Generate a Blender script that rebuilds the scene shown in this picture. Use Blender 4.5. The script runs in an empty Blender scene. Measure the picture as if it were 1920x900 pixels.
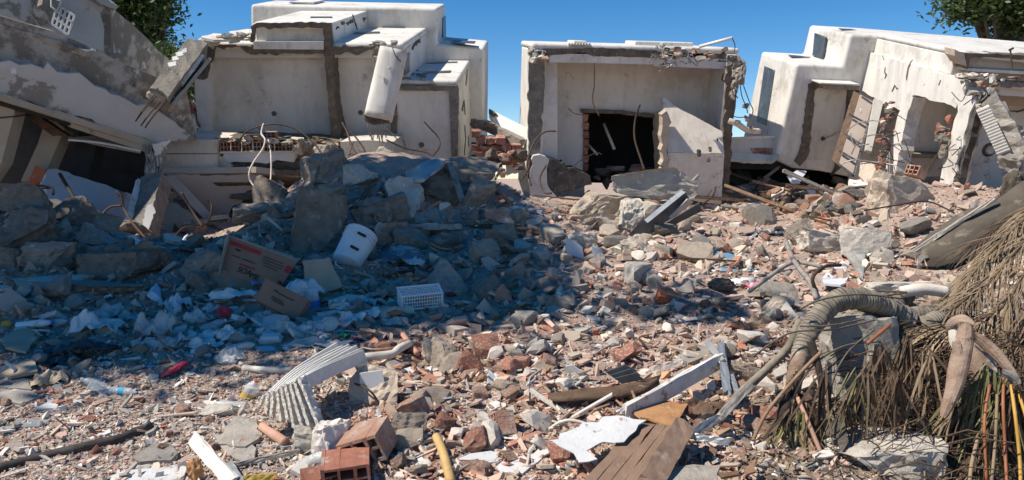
import bpy, bmesh, math, random
import numpy as np
from mathutils import Vector, Matrix, noise
from mathutils.bvhtree import BVHTree
R = math.radians
rnd = random.Random(7)
nr = np.random.default_rng(7)
SC = bpy.context.scene
COL = SC.collection

# ------------------------------------------------------------------ camera
CAMZ = 1.6
PITCH = math.atan(120 / 1500)
cam_d = bpy.data.cameras.new('camera'); cam = bpy.data.objects.new('camera', cam_d); COL.objects.link(cam)
cam.location = (0, 0, CAMZ); cam.rotation_euler = (math.pi / 2 - PITCH, 0, 0)
cam_d.sensor_width = 36; cam_d.lens = 36 * 1500 / 1920
cam_d.clip_start = 0.05; cam_d.clip_end = 3000
SC.camera = cam
# ------------------------------------------------------------------ light
SUN = Vector((-0.60, -0.17, 0.82)).normalized()
EL = math.asin(SUN.z); AZ = math.atan2(SUN.x, SUN.y)
w = bpy.data.worlds.new('World'); SC.world = w; w.use_nodes = True
nt = w.node_tree; nt.nodes.clear()
sky = nt.nodes.new('ShaderNodeTexSky'); sky.sky_type = 'NISHITA'; sky.sun_disc = False
sky.sun_elevation = EL; sky.sun_rotation = AZ; sky.air_density = 0.7; sky.dust_density = 0.0; sky.ozone_density = 0.3
sky.altitude = 200
bg = nt.nodes.new('ShaderNodeBackground'); bg.inputs[1].default_value = 0.105
out = nt.nodes.new('ShaderNodeOutputWorld')
hs0 = nt.nodes.new('ShaderNodeHueSaturation'); hs0.inputs['Saturation'].default_value = 1.46; hs0.inputs['Value'].default_value = 1.0
nt.links.new(sky.outputs[0], hs0.inputs['Color']); nt.links.new(hs0.outputs[0], bg.inputs[0]); nt.links.new(bg.outputs[0], out.inputs[0])
sd = bpy.data.lights.new('sun', 'SUN'); sd.energy = 4.7; sd.angle = R(0.55); sd.color = (1.0, 0.92, 0.81)
so = bpy.data.objects.new('sun', sd); COL.objects.link(so); so.location = (-20, -5, 30)
so.rotation_euler = (-SUN).to_track_quat('-Z', 'Y').to_euler()
SC.view_settings.view_transform = 'Standard'; SC.view_settings.look = 'None'
SC.view_settings.exposure = 0.4; SC.view_settings.gamma = 1.0

# ------------------------------------------------------------------ projection helpers
CP = Vector((0, 0, CAMZ))
FWD = Vector((0, math.cos(PITCH), -math.sin(PITCH))); UPV = Vector((0, math.sin(PITCH), math.cos(PITCH)))
def ray(px, py):
    r = Vector(((px - 960) / 1500, 0, 0)) + UPV * (-(py - 450) / 1500) + FWD
    return r / r.y
def P(px, py, d): return CP + ray(px, py) * d
class Frame:
    """local axes of a leaning building: u to the right, v into its depth, w up its walls"""
    def __init__(s, o, vp, roll=0):
        s.o = o; s.V = ray(*vp).normalized()
        W = (Vector((0, 0, 1)) - s.V * s.V.z).normalized()
        s.W = Matrix.Rotation(R(roll), 3, s.V) @ W
        s.U = s.V.cross(s.W)
    def w3(s, u, v, w): return s.o + s.U * u + s.V * v + s.W * w
    def _hit(s, px, py, n, c):
        r = ray(px, py); t = ((s.o + n * c) - CP).dot(n) / r.dot(n)
        q = CP + r * t - s.o
        return q.dot(s.U), q.dot(s.V), q.dot(s.W)
    def hv(s, px, py, v): a = s._hit(px, py, s.V, v); return a[0], a[2]
    def hu(s, px, py, u): a = s._hit(px, py, s.U, u); return a[1], a[2]
    def hw(s, px, py, w_): a = s._hit(px, py, s.W, w_); return a[0], a[1]

# ------------------------------------------------------------------ object helpers
def tag(o, label=None, cat=None, group=None, kind=None):
    if label: o['label'] = label
    if cat: o['category'] = cat
    if group: o['group'] = group
    if kind: o['kind'] = kind
    return o
def thing(name, label, cat, loc, group=None):
    o = bpy.data.objects.new(name, None); COL.objects.link(o); o.location = loc; o.empty_display_size = 0.1
    return tag(o, label, cat, group)
def rootloc(p):
    l = Vector(p.location)
    while p.parent: p = p.parent; l = l + Vector(p.location)
    return l
def mk(name, vs, fs, mat, parent=None, smooth=False, bevel=0, seg=3):
    vs = [Vector(v) for v in vs]
    if parent is not None: o0 = rootloc(parent)
    else:
        n = len(vs); o0 = Vector((sum(v.x for v in vs) / n, sum(v.y for v in vs) / n, min(v.z for v in vs)))
    me = bpy.data.meshes.new(name); me.from_pydata([tuple(v - o0) for v in vs], [], fs)
    if isinstance(mat, (list, tuple)):
        for m in mat: me.materials.append(m)
    else: me.materials.append(mat)
    bm = bmesh.new(); bm.from_mesh(me); bmesh.ops.recalc_face_normals(bm, faces=bm.faces[:]); bm.to_mesh(me); bm.free()
    if smooth: me.shade_smooth()
    o = bpy.data.objects.new(name, me); COL.objects.link(o)
    if parent is None: o.location = o0
    else: o.parent = parent
    if bevel:
        b = o.modifiers.new('bevel', 'BEVEL'); b.width = bevel; b.segments = seg; b.limit_method = 'ANGLE'; b.angle_limit = R(40)
    return o
def jag(pts, amt, seg, closed=True, r=rnd):
    """subdivide a 2D/3D outline and displace the new points so an edge reads as broken"""
    out = []; n = len(pts)
    for i in range(n if closed else n - 1):
        a = Vector(pts[i]); b = Vector(pts[(i + 1) % n]); L = (b - a).length; k = max(1, int(L / seg))
        out.append(a)
        for j in range(1, k):
            q = a.lerp(b, (j + r.uniform(-.3, .3)) / k)
            out.append(q + Vector([r.gauss(0, amt) for _ in range(len(q))]))
    if not closed: out.append(Vector(pts[-1]))
    return out
def extrude(poly, off):
    n = len(poly); vs = list(poly) + [p + off for p in poly]
    fs = [list(range(n)), list(range(2 * n - 1, n - 1, -1))]
    for i in range(n):
        j = (i + 1) % n; fs.append([i, i + n, j + n, j])
    return vs, fs
def plate(name, pts, th, mat, parent=None, j=0.0, seg=0.08, bevel=0, wob=0):
    """slab whose outline is given as image direction + distance, thickness th behind it"""
    w3 = [P(*p) if not isinstance(p, Vector) else p for p in pts]
    c = sum(w3, Vector()) / len(w3)
    n = Vector()
    for i in range(len(w3)): n += (w3[i] - c).cross(w3[(i + 1) % len(w3)] - c)
    n.normalize()
    if n.dot(c - CP) < 0: n = -n
    w3 = [p - n * (p - c).dot(n) for p in w3]
    if j: w3 = [p - n * (p - c).dot(n) for p in jag(w3, j, seg)]
    vs, fs = extrude(w3, n * th)
    return mk(name, vs, fs, mat, parent, bevel=bevel)
def prism(F, name, pts, v0, v1, mat, parent=None, j=0.0, seg=0.12, bevel=0, px=True, seg_b=3):
    l = [F.hv(a, b, v0) if px else (a, b) for a, b in pts]
    if j: l = [tuple(q) for q in jag([Vector((a, b)) for a, b in l], j, seg)]
    poly = [F.w3(a, v0, b) for a, b in l]
    vs, fs = extrude(poly, F.V * (v1 - v0))
    return mk(name, vs, fs, mat, parent, bevel=bevel, seg=seg_b)
def prismU(F, name, pts, u0, u1, mat, parent=None, j=0.0, seg=0.12, bevel=0):
    """outline seen on the plane u = u0, thickness towards u1"""
    l = [F.hu(a, b, u0) for a, b in pts]
    if j: l = [tuple(q) for q in jag([Vector((a, b)) for a, b in l], j, seg)]
    vs, fs = extrude([F.w3(u0, a, b) for a, b in l], F.U * (u1 - u0))
    return mk(name, vs, fs, mat, parent, bevel=bevel)
def boxl(F, name, u0, u1, v0, v1, w0, w1, mat, parent=None, bevel=0, seg=4):
    vs, fs = extrude([F.w3(u0, v0, w0), F.w3(u1, v0, w0), F.w3(u1, v0, w1), F.w3(u0, v0, w1)], F.V * (v1 - v0))
    return mk(name, vs, fs, mat, parent, bevel=bevel, seg=seg)
def rectf(F, name, x0, y0, x1, y1, v0, v1, mat, parent=None, bevel=0, seg=4):
    a = F.hv(x0, y0, v0); b = F.hv(x1, y1, v0)
    return boxl(F, name, a[0], b[0], v0, v1, b[1], a[1], mat, parent, bevel, seg)
def spline(pts, k=6):
    if len(pts) < 3: return [Vector(p) for p in pts]
    p = [Vector(pts[0])] + [Vector(q) for q in pts] + [Vector(pts[-1])]; o = []
    for i in range(1, len(p) - 2):
        for t in range(k):
            t /= k; a, b, c, d = p[i - 1:i + 3]
            o.append(0.5 * ((2 * b) + (c - a) * t + (2 * a - 5 * b + 4 * c - d) * t * t + (3 * b - a - 3 * c + d) * t ** 3))
    o.append(p[-2]); return o
def tube_geo(pts, rad, n=6, rfun=None, closed=True):
    vs, fs = [], []; prev = None
    for i, q in enumerate(pts):
        d = (pts[min(i + 1, len(pts) - 1)] - pts[max(i - 1, 0)])
        d = d.normalized() if d.length > 1e-9 else Vector((0, 0, 1))
        if prev is None: x = d.orthogonal().normalized()
        else: x = (prev - d * prev.dot(d)).normalized()
        prev = x; y = d.cross(x); r_ = rad if rfun is None else rad * rfun(i / (len(pts) - 1))
        for a in range(n):
            t = 2 * math.pi * a / n; vs.append(q + x * (r_ * math.cos(t)) + y * (r_ * math.sin(t)))
    for i in range(len(pts) - 1):
        for a in range(n):
            b = (a + 1) % n; fs.append([i * n + a, i * n + b, (i + 1) * n + b, (i + 1) * n + a])
    if closed: fs.append(list(range(n - 1, -1, -1))); fs.append([(len(pts) - 1) * n + a for a in range(n)])
    return vs, fs
def tube(name, pts, rad, mat, parent=None, n=6, k=6, rfun=None, sp=True):
    q = [P(*p) if not isinstance(p, Vector) else p for p in pts]
    if sp: q = spline(q, k)
    vs, fs = tube_geo(q, rad, n, rfun)
    return mk(name, vs, fs, mat, parent, smooth=n > 5)
def merge(parts):
    V, Fc = [], []
    for vs, fs in parts:
        o = len(V); V += vs; Fc += [[i + o for i in f] for f in fs]
    return V, Fc
def lathe_geo(prof, n, M):
    vs, fs = [], []
    for r_, z in prof:
        for a in range(n):
            t = 2 * math.pi * a / n; vs.append(M @ Vector((r_ * math.cos(t), r_ * math.sin(t), z)))
    for i in range(len(prof) - 1):
        for a in range(n):
            b = (a + 1) % n; fs.append([i * n + a, i * n + b, (i + 1) * n + b, (i + 1) * n + a])
    return vs, fs
def box_geo(x, y, z, M):
    vs = [M @ Vector((sx * x / 2, sy * y / 2, sz * z / 2)) for sz in (-1, 1) for sy in (-1, 1) for sx in (-1, 1)]
    return vs, [[0, 2, 3, 1], [4, 5, 7, 6], [0, 1, 5, 4], [2, 6, 7, 3], [0, 4, 6, 2], [1, 3, 7, 5]]
def axis_m(p, d, twist=0):
    """matrix whose local z points along d"""
    return Matrix.Translation(p) @ d.to_track_quat('Z', 'Y').to_matrix().to_4x4() @ Matrix.Rotation(twist, 4, 'Z')

# ------------------------------------------------------------------ materials
def newmat(name):
    m = bpy.data.materials.new(name); m.use_nodes = True; t = m.node_tree; t.nodes.clear()
    o = t.nodes.new('ShaderNodeOutputMaterial'); b = t.nodes.new('ShaderNodeBsdfPrincipled')
    t.links.new(b.outputs[0], o.inputs[0]); return m, t, b
def N(t, k, **kw):
    n = t.nodes.new(k)
    for a, v in kw.items():
        if a.startswith('i'): n.inputs[int(a[1:])].default_value = v
        else: setattr(n, a, v)
    return n
def mixc(t, fac, a, b, blend='MIX'):
    n = t.nodes.new('ShaderNodeMix'); n.data_type = 'RGBA'; n.blend_type = blend
    for s, v in ((n.inputs[0], fac), (n.inputs[6], a), (n.inputs[7], b)):
        if hasattr(v, 'is_linked'): t.links.new(v, s)
        else: s.default_value = v if not isinstance(v, tuple) or len(v) == 4 else (*v, 1)
    return n.outputs[2]
def ramp(t, src, stops):
    r_ = t.nodes.new('ShaderNodeValToRGB'); t.links.new(src, r_.inputs[0])
    e = r_.color_ramp.elements; e[0].position = stops[0][0]; e[0].color = (*[stops[0][1]] * 3, 1)
    e[1].position = stops[1][0]; e[1].color = (*[stops[1][1]] * 3, 1); return r_.outputs[0]
def noisen(t, co, scale, detail=5, rough=0.6):
    n = N(t, 'ShaderNodeTexNoise'); n.inputs['Scale'].default_value = scale; n.inputs['Detail'].default_value = detail
    n.inputs['Roughness'].default_value = rough; t.links.new(co, n.inputs['Vector']); return n.outputs[0]
def surf(name, a, b, scale=6, rough=0.85, bump=0.3, bscale=None, stains=(), var=0.0, hue=0.0, metal=0, attr=False, bdist=0.01, spec=0.3, streak=None):
    """two-tone mottled surface with relief; stains = [(colour, scale, threshold, softness)]"""
    m, t, B = newmat(name)
    tc = N(t, 'ShaderNodeTexCoord'); co = tc.outputs['Object']
    n1 = noisen(t, co, scale); c = mixc(t, ramp(t, n1, ((.35, 0), (.65, 1))), a, b)
    if attr:
        at = N(t, 'ShaderNodeAttribute', attribute_name='tone'); c = mixc(t, 0.62, c, at.outputs[0]) if attr == 'mix' else mixc(t, ramp(t, n1, ((.3, .0), (.75, .45))), at.outputs[0], b)
    for sc_, s_, th, sf in stains:
        f = ramp(t, noisen(t, co, s_, 7, .65), ((th, 0), (th + sf, 1))); c = mixc(t, f, c, sc_)
    if streak:
        mp = N(t, 'ShaderNodeMapping'); mp.inputs['Scale'].default_value = (7, 7, .45); t.links.new(co, mp.inputs[0])
        f = ramp(t, noisen(t, mp.outputs[0], 1.0, 6, .7), ((.50, 0), (.78, .75))); c = mixc(t, f, c, streak)
        cr = N(t, 'ShaderNodeTexVoronoi', feature='DISTANCE_TO_EDGE'); cr.inputs['Scale'].default_value = 1.1
        wv = N(t, 'ShaderNodeVectorMath', operation='ADD'); wn = N(t, 'ShaderNodeTexNoise'); wn.inputs['Scale'].default_value = 3; wn.inputs['Detail'].default_value = 5; t.links.new(co, wn.inputs['Vector']); t.links.new(co, wv.inputs[0]); t.links.new(wn.outputs['Color'], wv.inputs[1]); t.links.new(wv.outputs[0], cr.inputs['Vector'])
        gate = ramp(t, noisen(t, co, .8, 2), ((.54, 0), (.60, 1))); ce = ramp(t, cr.outputs[0], ((.0, 1), (.009, 0)))
        ml = N(t, 'ShaderNodeMath', operation='MULTIPLY'); t.links.new(gate, ml.inputs[0]); t.links.new(ce, ml.inputs[1]); c = mixc(t, ml.outputs[0], c, (.16, .14, .12))
    if var:
        oi = N(t, 'ShaderNodeObjectInfo'); hs = N(t, 'ShaderNodeHueSaturation')
        mr = N(t, 'ShaderNodeMapRange', i3=1 - var, i4=1 + var); t.links.new(oi.outputs['Random'], mr.inputs[0])
        t.links.new(mr.outputs[0], hs.inputs['Value'])
        t.links.new(c, hs.inputs['Color']); c = hs.outputs[0]
    t.links.new(c, B.inputs['Base Color'])
    B.inputs['Roughness'].default_value = rough; B.inputs['Metallic'].default_value = metal
    B.inputs['Specular IOR Level'].default_value = spec
    if bump:
        n2 = noisen(t, co, bscale or scale * 4, 8, .7); bp = N(t, 'ShaderNodeBump'); bp.inputs['Strength'].default_value = bump
        bp.inputs['Distance'].default_value = bdist; t.links.new(n2, bp.inputs['Height']); t.links.new(bp.outputs[0], B.inputs['Normal'])
    return m
M = {}
GR = (.17, .16, .145); DK = (.05, .047, .042)
M['white'] = surf('white_render', (.72, .695, .64), (.63, .605, .55), 1.3, .85, .25, 40, [((.42, .38, .32), 1.6, .52, .22), ((.36, .33, .28), 5, .60, .14), ((.22, .20, .17), 7, .68, .05)], streak=(.40, .37, .32))
M['cream'] = surf('cream_render', (.66, .62, .54), (.56, .52, .45), 1.5, .85, .25, 40, [((.38, .34, .28), 3, .55, .16)], streak=(.40, .36, .30))
M['inner'] = surf('interior_paint', (.66, .64, .61), (.59, .57, .54), .9, .8, .12, 60, [((.44, .41, .37), 1.2, .50, .2), ((.34, .31, .27), 2.6, .61, .1), ((.2, .18, .16), 9, .70, .03)], streak=(.46, .44, .41))
M['innerblue'] = surf('interior_paint_cool', (.62, .64, .66), (.55, .57, .60), .9, .8, .12, 60, [((.36, .33, .3), 2.6, .66, .06)])
M['panelw'] = surf('pale_plaster', (.72, .66, .58), (.60, .54, .47), 2.2, .85, .3, 50, [((.25, .19, .14), 4.2, .67, .03), ((.52, .44, .35), 3, .54, .2)], streak=(.48, .41, .33))
M['raw'] = surf('raw_concrete', (.26, .24, .21), (.16, .145, .125), 8, .95, 1.0, 26, [((.36, .34, .30), 14, .58, .08), ((.08, .07, .06), 11, .64, .06)], bdist=.03)
M['rawd'] = surf('dark_broken_concrete', (.14, .13, .115), (.07, .065, .06), 9, .95, 1.0, 30, [((.28, .26, .24), 15, .60, .08)], bdist=.03)
M['rawbrown'] = surf('brown_mortar', (.21, .17, .13), (.12, .10, .08), 9, .95, 1.0, 30, [((.34, .30, .25), 13, .6, .08), ((.26, .09, .06), 5, .68, .04)], bdist=.03)
M['conc'] = surf('broken_concrete_pale', (.50, .455, .385), (.37, .33, .275), 6, .95, 1.0, 22, [((.62, .58, .51), 12, .57, .08), ((.20, .175, .145), 9, .68, .06)], var=.22, bdist=.02)
M['concg'] = surf('broken_concrete_grey', (.37, .33, .28), (.24, .215, .18), 6, .95, 1.0, 22, [((.36, .35, .33), 12, .6, .08), ((.09, .085, .08), 9, .66, .06)], var=.25, bdist=.02)
M['concgd'] = surf('broken_concrete_dark', (.32, .265, .21), (.20, .165, .13), 6, .95, 1.0, 22, [((.40, .36, .31), 7, .56, .10), ((.10, .09, .075), 9, .62, .07), ((.27, .15, .11), 3, .66, .08)], var=.25, bdist=.025)  # darker copy of the grey for the shaded heap, warmed against blue shade
M['conct'] = surf('broken_concrete_tan', (.56, .46, .36), (.42, .345, .265), 6, .95, 1.0, 24, [((.58, .52, .43), 11, .58, .08)], var=.18, bdist=.02)
M['brick'] = surf('red_clay', (.34, .145, .095), (.25, .105, .07), 14, .9, .8, 50, [((.42, .33, .27), 8, .50, .14), ((.14, .08, .06), 17, .62, .08)], var=.3)
M['brickd'] = surf('dusty_clay', (.40, .22, .15), (.30, .17, .12), 10, .95, .8, 40, [((.50, .42, .35), 5, .46, .18), ((.22, .14, .11), 18, .60, .08)], var=.25, bdist=.02)
M['tile'] = surf('ceramic_tile', (.70, .70, .68), (.62, .62, .61), 4, .4, .1, 50, [((.42, .37, .31), 9, .60, .1)], var=.15, spec=.5)
M['plast'] = surf('plaster_flake', (.66, .60, .52), (.52, .46, .39), 8, .95, .6, 40, var=.2)
M['wood'] = surf('splintered_wood', (.36, .24, .15), (.24, .15, .09), 20, .85, .6, 60, [((.46, .38, .30), 10, .58, .1)], var=.3)
M['woodd'] = surf('dark_weathered_wood', (.16, .10, .06), (.09, .055, .035), 16, .75, .6, 50, [((.3, .22, .15), 9, .62, .06)], var=.2)
M['woodg'] = surf('grey_weathered_wood', (.34, .31, .27), (.22, .20, .175), 18, .9, .6, 50, var=.25)
M['ply'] = surf('orange_plywood', (.50, .27, .12), (.36, .18, .08), 9, .85, .7, 40, [((.58, .42, .28), 12, .6, .1)])
M['planks'] = surf('brown_door_wood', (.28, .185, .13), (.20, .13, .09), 7, .8, .5, 40, [((.40, .31, .24), 6, .58, .1), ((.08, .05, .035), 14, .68, .03)])
M['flakew'] = surf('peeling_white_paint', (.62, .62, .61), (.52, .52, .51), 5, .8, .7, 30, [((.36, .27, .2), 9, .60, .03), ((.30, .28, .26), 22, .64, .03)])
M['whitep'] = surf('white_painted_timber', (.72, .69, .64), (.58, .55, .50), 12, .7, .4, 50, [((.32, .25, .19), 13, .60, .04)])
M['bluep'] = surf('pale_blue_painted_timber', (.60, .68, .76), (.50, .58, .66), 12, .7, .4, 50, [((.16, .13, .11), 13, .62, .03)])
M['rust'] = surf('rusty_steel', (.10, .06, .04), (.055, .04, .032), 30, .8, .4, 80, var=.4, metal=.2)
M['steel'] = surf('bare_steel_bar', (.34, .32, .29), (.22, .20, .18), 20, .55, .2, 60, metal=.5)
M['cable'] = surf('black_cable', (.025, .025, .027), (.04, .038, .035), 10, .6, .1, 40)
M['hose'] = surf('dusty_black_hose', (.035, .03, .027), (.08, .07, .06), 14, .75, .3, 40)
M['card'] = surf('brown_cardboard', (.30, .175, .115), (.24, .14, .09), 3, .85, .12, 30, [((.22, .14, .09), 5, .66, .1)])
M['cardl'] = surf('dusty_cardboard', (.46, .37, .27), (.36, .28, .20), 4, .85, .3, 20, [((.22, .16, .1), 5, .62, .1)])
M['ink'] = surf('dark_print', (.03, .025, .02), (.05, .04, .03), 20, .7, 0)
M['redp'] = surf('red_print', (.42, .04, .035), (.34, .035, .03), 20, .7, 0)
M['plw'] = surf('white_plastic', (.74, .75, .75), (.66, .67, .67), 8, .4, .08, 40, [((.35, .31, .26), 9, .62, .1)], spec=.5)
M['foam'] = surf('white_polystyrene', (.68, .67, .65), (.58, .57, .54), 30, .7, .25, 90)
M['foamd'] = surf('crumbled_polystyrene', (.74, .70, .63), (.60, .55, .47), 24, .9, 1.0, 30, bdist=.02)
M['pvc'] = surf('dusty_plastic_pipe', (.66, .60, .52), (.54, .47, .39), 10, .6, .2, 40, [((.36, .27, .2), 8, .62, .06)])
M['clay_pipe'] = surf('pink_clay_pipe', (.55, .32, .23), (.44, .25, .18), 10, .8, .3, 40)
M['alu'] = surf('dull_aluminium', (.40, .42, .42), (.30, .31, .32), 8, .45, .15, 40, [((.2, .17, .14), 10, .62, .08)], metal=.6)
M['dmetal'] = surf('dark_sheet_metal', (.10, .105, .11), (.06, .063, .068), 8, .5, .2, 40, [((.3, .28, .25), 10, .6, .1)], metal=.3)
M['glassd'] = surf('dark_window_panel', (.045, .055, .06), (.09, .10, .105), 5, .35, .1, 30, [((.3, .3, .28), 7, .6, .12)], spec=.5)
M['mould'] = surf('weathered_render', (.44, .42, .385), (.34, .32, .285), 1.2, .9, .8, 18, [((.20, .18, .155), 1.5, .44, .07), ((.52, .53, .53), 2.3, .58, .05), ((.09, .088, .08), 5, .63, .07)], bdist=.02)
M['mouldlight'] = surf('flaking_render', (.50, .52, .53), (.44, .46, .47), 1.3, .9, .6, 16, [((.23, .225, .21), 1.3, .58, .03), ((.12, .115, .10), 4, .68, .06)], bdist=.02)
M['beige'] = surf('beige_wall', (.42, .36, .28), (.34, .29, .22), 2, .9, .2, 30, [((.16, .12, .09), 3, .64, .06)])
M['pinkw'] = surf('pinkish_beige_wall', (.50, .41, .34), (.43, .35, .29), 2, .85, .15, 30)
M['dark'] = surf('interior_shade', (.05, .052, .055), (.03, .032, .034), 3, .95, .3, 20)  # near-black so hollows look dark; their shade is put into the colour
M['soil'] = surf('rubble_soil', (.47, .355, .285), (.36, .265, .21), 5, .97, 1.0, 30, [((.54, .44, .36), 22, .55, .08), ((.42, .22, .15), 13, .6, .08), ((.11, .09, .07), 22, .6, .06)], bdist=.03)
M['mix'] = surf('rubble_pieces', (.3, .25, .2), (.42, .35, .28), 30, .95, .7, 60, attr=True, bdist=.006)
M['trunk'] = surf('tree_bark', (.14, .11, .08), (.09, .07, .05), 8, .95, 1, 20)
M['pink'] = surf('pink_cloth', (.75, .16, .30), (.62, .10, .22), 8, .85, .3, 30)
M['denim'] = surf('dark_blue_cloth', (.075, .095, .12), (.05, .065, .085), 9, .9, .5, 40, [((.25, .24, .22), 9, .63, .08)])
M['redpl'] = surf('red_plastic', (.45, .04, .07), (.36, .03, .05), 8, .4, .1, 30)
M['greenpl'] = surf('green_plastic', (.05, .42, .16), (.04, .34, .12), 8, .35, .1, 30)
M['yellow'] = surf('yellow_plastic', (.50, .34, .07), (.40, .26, .05), 8, .5, .1, 30)
M['bluepl'] = surf('blue_plastic', (.05, .20, .52), (.04, .15, .42), 8, .4, .1, 30)
M['bluebag'] = surf('blue_plastic_sheet', (.16, .34, .48), (.10, .24, .36), 8, .45, .3, 14, spec=.5)
M['bluebit'] = surf('bright_blue_plastic', (.06, .38, .62), (.05, .3, .5), 8, .4, .1, 30)
M['orange'] = surf('orange_clay', (.62, .20, .10), (.50, .16, .08), 10, .85, .5, 40, [((.6, .42, .32), 9, .6, .08)])
M['foil'] = surf('crumpled_foil', (.16, .22, .25), (.10, .15, .18), 5, .3, 1.0, 9, [((.62, .62, .58), 4, .54, .04)], spec=.6, bdist=.05)
M['blackbag'] = surf('black_plastic_bag', (.03, .03, .032), (.05, .05, .05), 6, .3, .8, 12, [((.3, .27, .24), 6, .66, .05)], spec=.6, bdist=.03)
M['ptrunk'] = surf('palm_stem', (.30, .26, .20), (.17, .145, .11), 9, .9, .6, 40, [((.09, .07, .05), 8, .6, .08)])
M['sheath'] = surf('palm_sheath', (.38, .28, .21), (.22, .14, .095), 9, .8, .6, 40, [((.55, .50, .44), 5, .57, .07), ((.09, .06, .045), 7, .58, .05)], bdist=.02)
M['ringdark'] = surf('palm_ring_groove', (.10, .08, .06), (.06, .05, .04), 9, .9, .5, 40)
M['leafdry'] = surf('dry_palm_leaf', (.33, .25, .155), (.185, .135, .085), 5, .8, .3, 30, var=.3)
M['leafmid'] = surf('straw_brown_palm_leaf', (.26, .19, .12), (.15, .11, .07), 5, .8, .3, 30, var=.3)
M['leafbrown'] = surf('brown_palm_leaf', (.16, .105, .065), (.09, .06, .04), 5, .8, .3, 30, var=.3)
M['leafgreen'] = surf('faded_green_palm_leaf', (.19, .18, .075), (.12, .115, .05), 5, .6, .3, 30, [((.38, .30, .13), 5, .55, .1)])
M['stemor'] = surf('orange_palm_stalk', (.38, .14, .065), (.22, .075, .04), 5, .5, .2, 30)
M['oldpipe'] = surf('cracked_ochre_pipe', (.58, .40, .17), (.44, .29, .12), 7, .7, .4, 30, [((.10, .07, .05), 9, .62, .04)])
M['stemye'] = surf('yellow_palm_stalk', (.60, .37, .08), (.46, .25, .05), 5, .5, .2, 30)
M['mouldwood'] = surf('mouldy_board_face', (.12, .10, .075), (.075, .06, .045), 3, .9, .7, 24, [((.20, .17, .125), 4, .55, .08), ((.05, .04, .03), 3, .60, .08)])
M['charred'] = surf('charred_dark_wood', (.065, .048, .036), (.03, .025, .02), 7, .85, 1, 20, [((.28, .18, .12), 6, .62, .06)], bdist=.03)
M['silver'] = surf('silvery_sheet', (.50, .50, .47), (.38, .37, .34), 5, .35, .3, 12, metal=.4)
def foliage_mat(name, a, b):
    m, t, B = newmat(name)
    g = N(t, 'ShaderNodeTexCoord'); c = mixc(t, ramp(t, noisen(t, g.outputs['Object'], 3.2, 4), ((.35, 0), (.65, 1))), a, b)
    tr = N(t, 'ShaderNodeBsdfTranslucent'); t.links.new(c, tr.inputs[0]); t.links.new(c, B.inputs['Base Color']); B.inputs['Roughness'].default_value = .5
    mx = N(t, 'ShaderNodeMixShader', i0=.3); t.links.new(B.outputs[0], mx.inputs[1]); t.links.new(tr.outputs[0], mx.inputs[2])
    o = [n for n in t.nodes if n.type == 'OUTPUT_MATERIAL'][0]; t.links.new(mx.outputs[0], o.inputs[0]); return m
M['leaf'] = foliage_mat('tree_leaves', (.035, .07, .02), (.11, .155, .04))
def film_mat(name, col, alpha, rough=.25):
    m, t, B = newmat(name); B.inputs['Base Color'].default_value = (*col, 1); B.inputs['Roughness'].default_value = rough
    tc = N(t, 'ShaderNodeTexCoord'); n2 = noisen(t, tc.outputs['Object'], 9, 6, .7); bp = N(t, 'ShaderNodeBump'); bp.inputs['Strength'].default_value = .6; bp.inputs['Distance'].default_value = .02
    t.links.new(n2, bp.inputs['Height']); t.links.new(bp.outputs[0], B.inputs['Normal'])
    t.links.new(ramp(t, n2, ((.3, alpha), (.7, min(1, alpha + .35)))), B.inputs['Alpha']); return m
M['film'] = film_mat('clear_plastic_film', (.68, .68, .64), .35)
M['bag'] = film_mat('white_plastic_bag', (.74, .72, .68), .75, .4)
M['bottle'] = film_mat('clear_bottle_plastic', (.72, .76, .76), .32, .12)
# ------------------------------------------------------------------ ground
TAB = [(-400, -0.2), (0, -.02), (3.9, .12), (5.2, .32), (7, .53), (8.5, .80), (10.5, 1.06), (12.5, 1.22), (16, 1.15), (22, .7), (60, 0.2), (800, -1)]
def base(Y):
    for (a, za), (b, zb) in zip(TAB, TAB[1:]):
        if Y <= b: return za + (zb - za) * (Y - a) / (b - a)
    return TAB[-1][1]
def bump(x, y, cx, cy, rx, ry, h, p=2):
    d = abs((x - cx) / rx) ** p + abs((y - cy) / ry) ** p
    return h * math.exp(-d)
def height(x, y):
    z = base(y)
    z += bump(x, y, -1.75, 11.0, 1.75, 1.25, .80, 2.6)      # mound below the first building
    z += bump(x, y, -3.0, 9.4, .8, .9, .16)
    z += bump(x, y, -6.0, 9.3, 1.6, 1.0, .50)
    z += bump(x, y, -4.6, 6.8, 1.5, .6, .12)
    z += bump(x, y, 1.7, 10.6, 1.0, .7, .10)
    z += bump(x, y, 5.2, 11.2, 1.2, 1.4, .34)
    z += bump(x, y, 7.6, 10.2, 1.6, 1.8, .45)
    z += bump(x, y, 4.7, 14.7, 1.3, .7, .32)            # hollow between the houses
    z -= bump(x, y, -5.0, 12.6, 1.6, 1.3, .35, 3)
    z -= bump(x, y, 2.7, 4.0, 1.0, .7, .16); z -= bump(x, y, 3.85, 12.2, 1.05, 1.9, .34, 3); z -= bump(x, y, -4.15, 10.5, 1.35, 1.5, .42, 3)
    z += bump(x, y, 3.4, 6.0, .9, 1.2, .22)
    z += bump(x, y, -.75, 4.35, .45, .35, .10)
    z += bump(x, y, 5.6, 8.4, 1.6, 1.0, .12)
    if -16 < x < 16 and 1 < y < 20:
        e = 1.0 if y > 6.2 else .55
        if x < -1.1 and y < 5.4: e = .3
        z += .11 * e * noise.noise((x * 1.1, y * 1.1, 3)) + .06 * e * noise.noise((x * 2.7, y * 2.7, 9)) + .03 * e * noise.noise((x * 7, y * 7, 1)) + .012 * noise.noise((x * 19, y * 19, 4))
    return z
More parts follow.
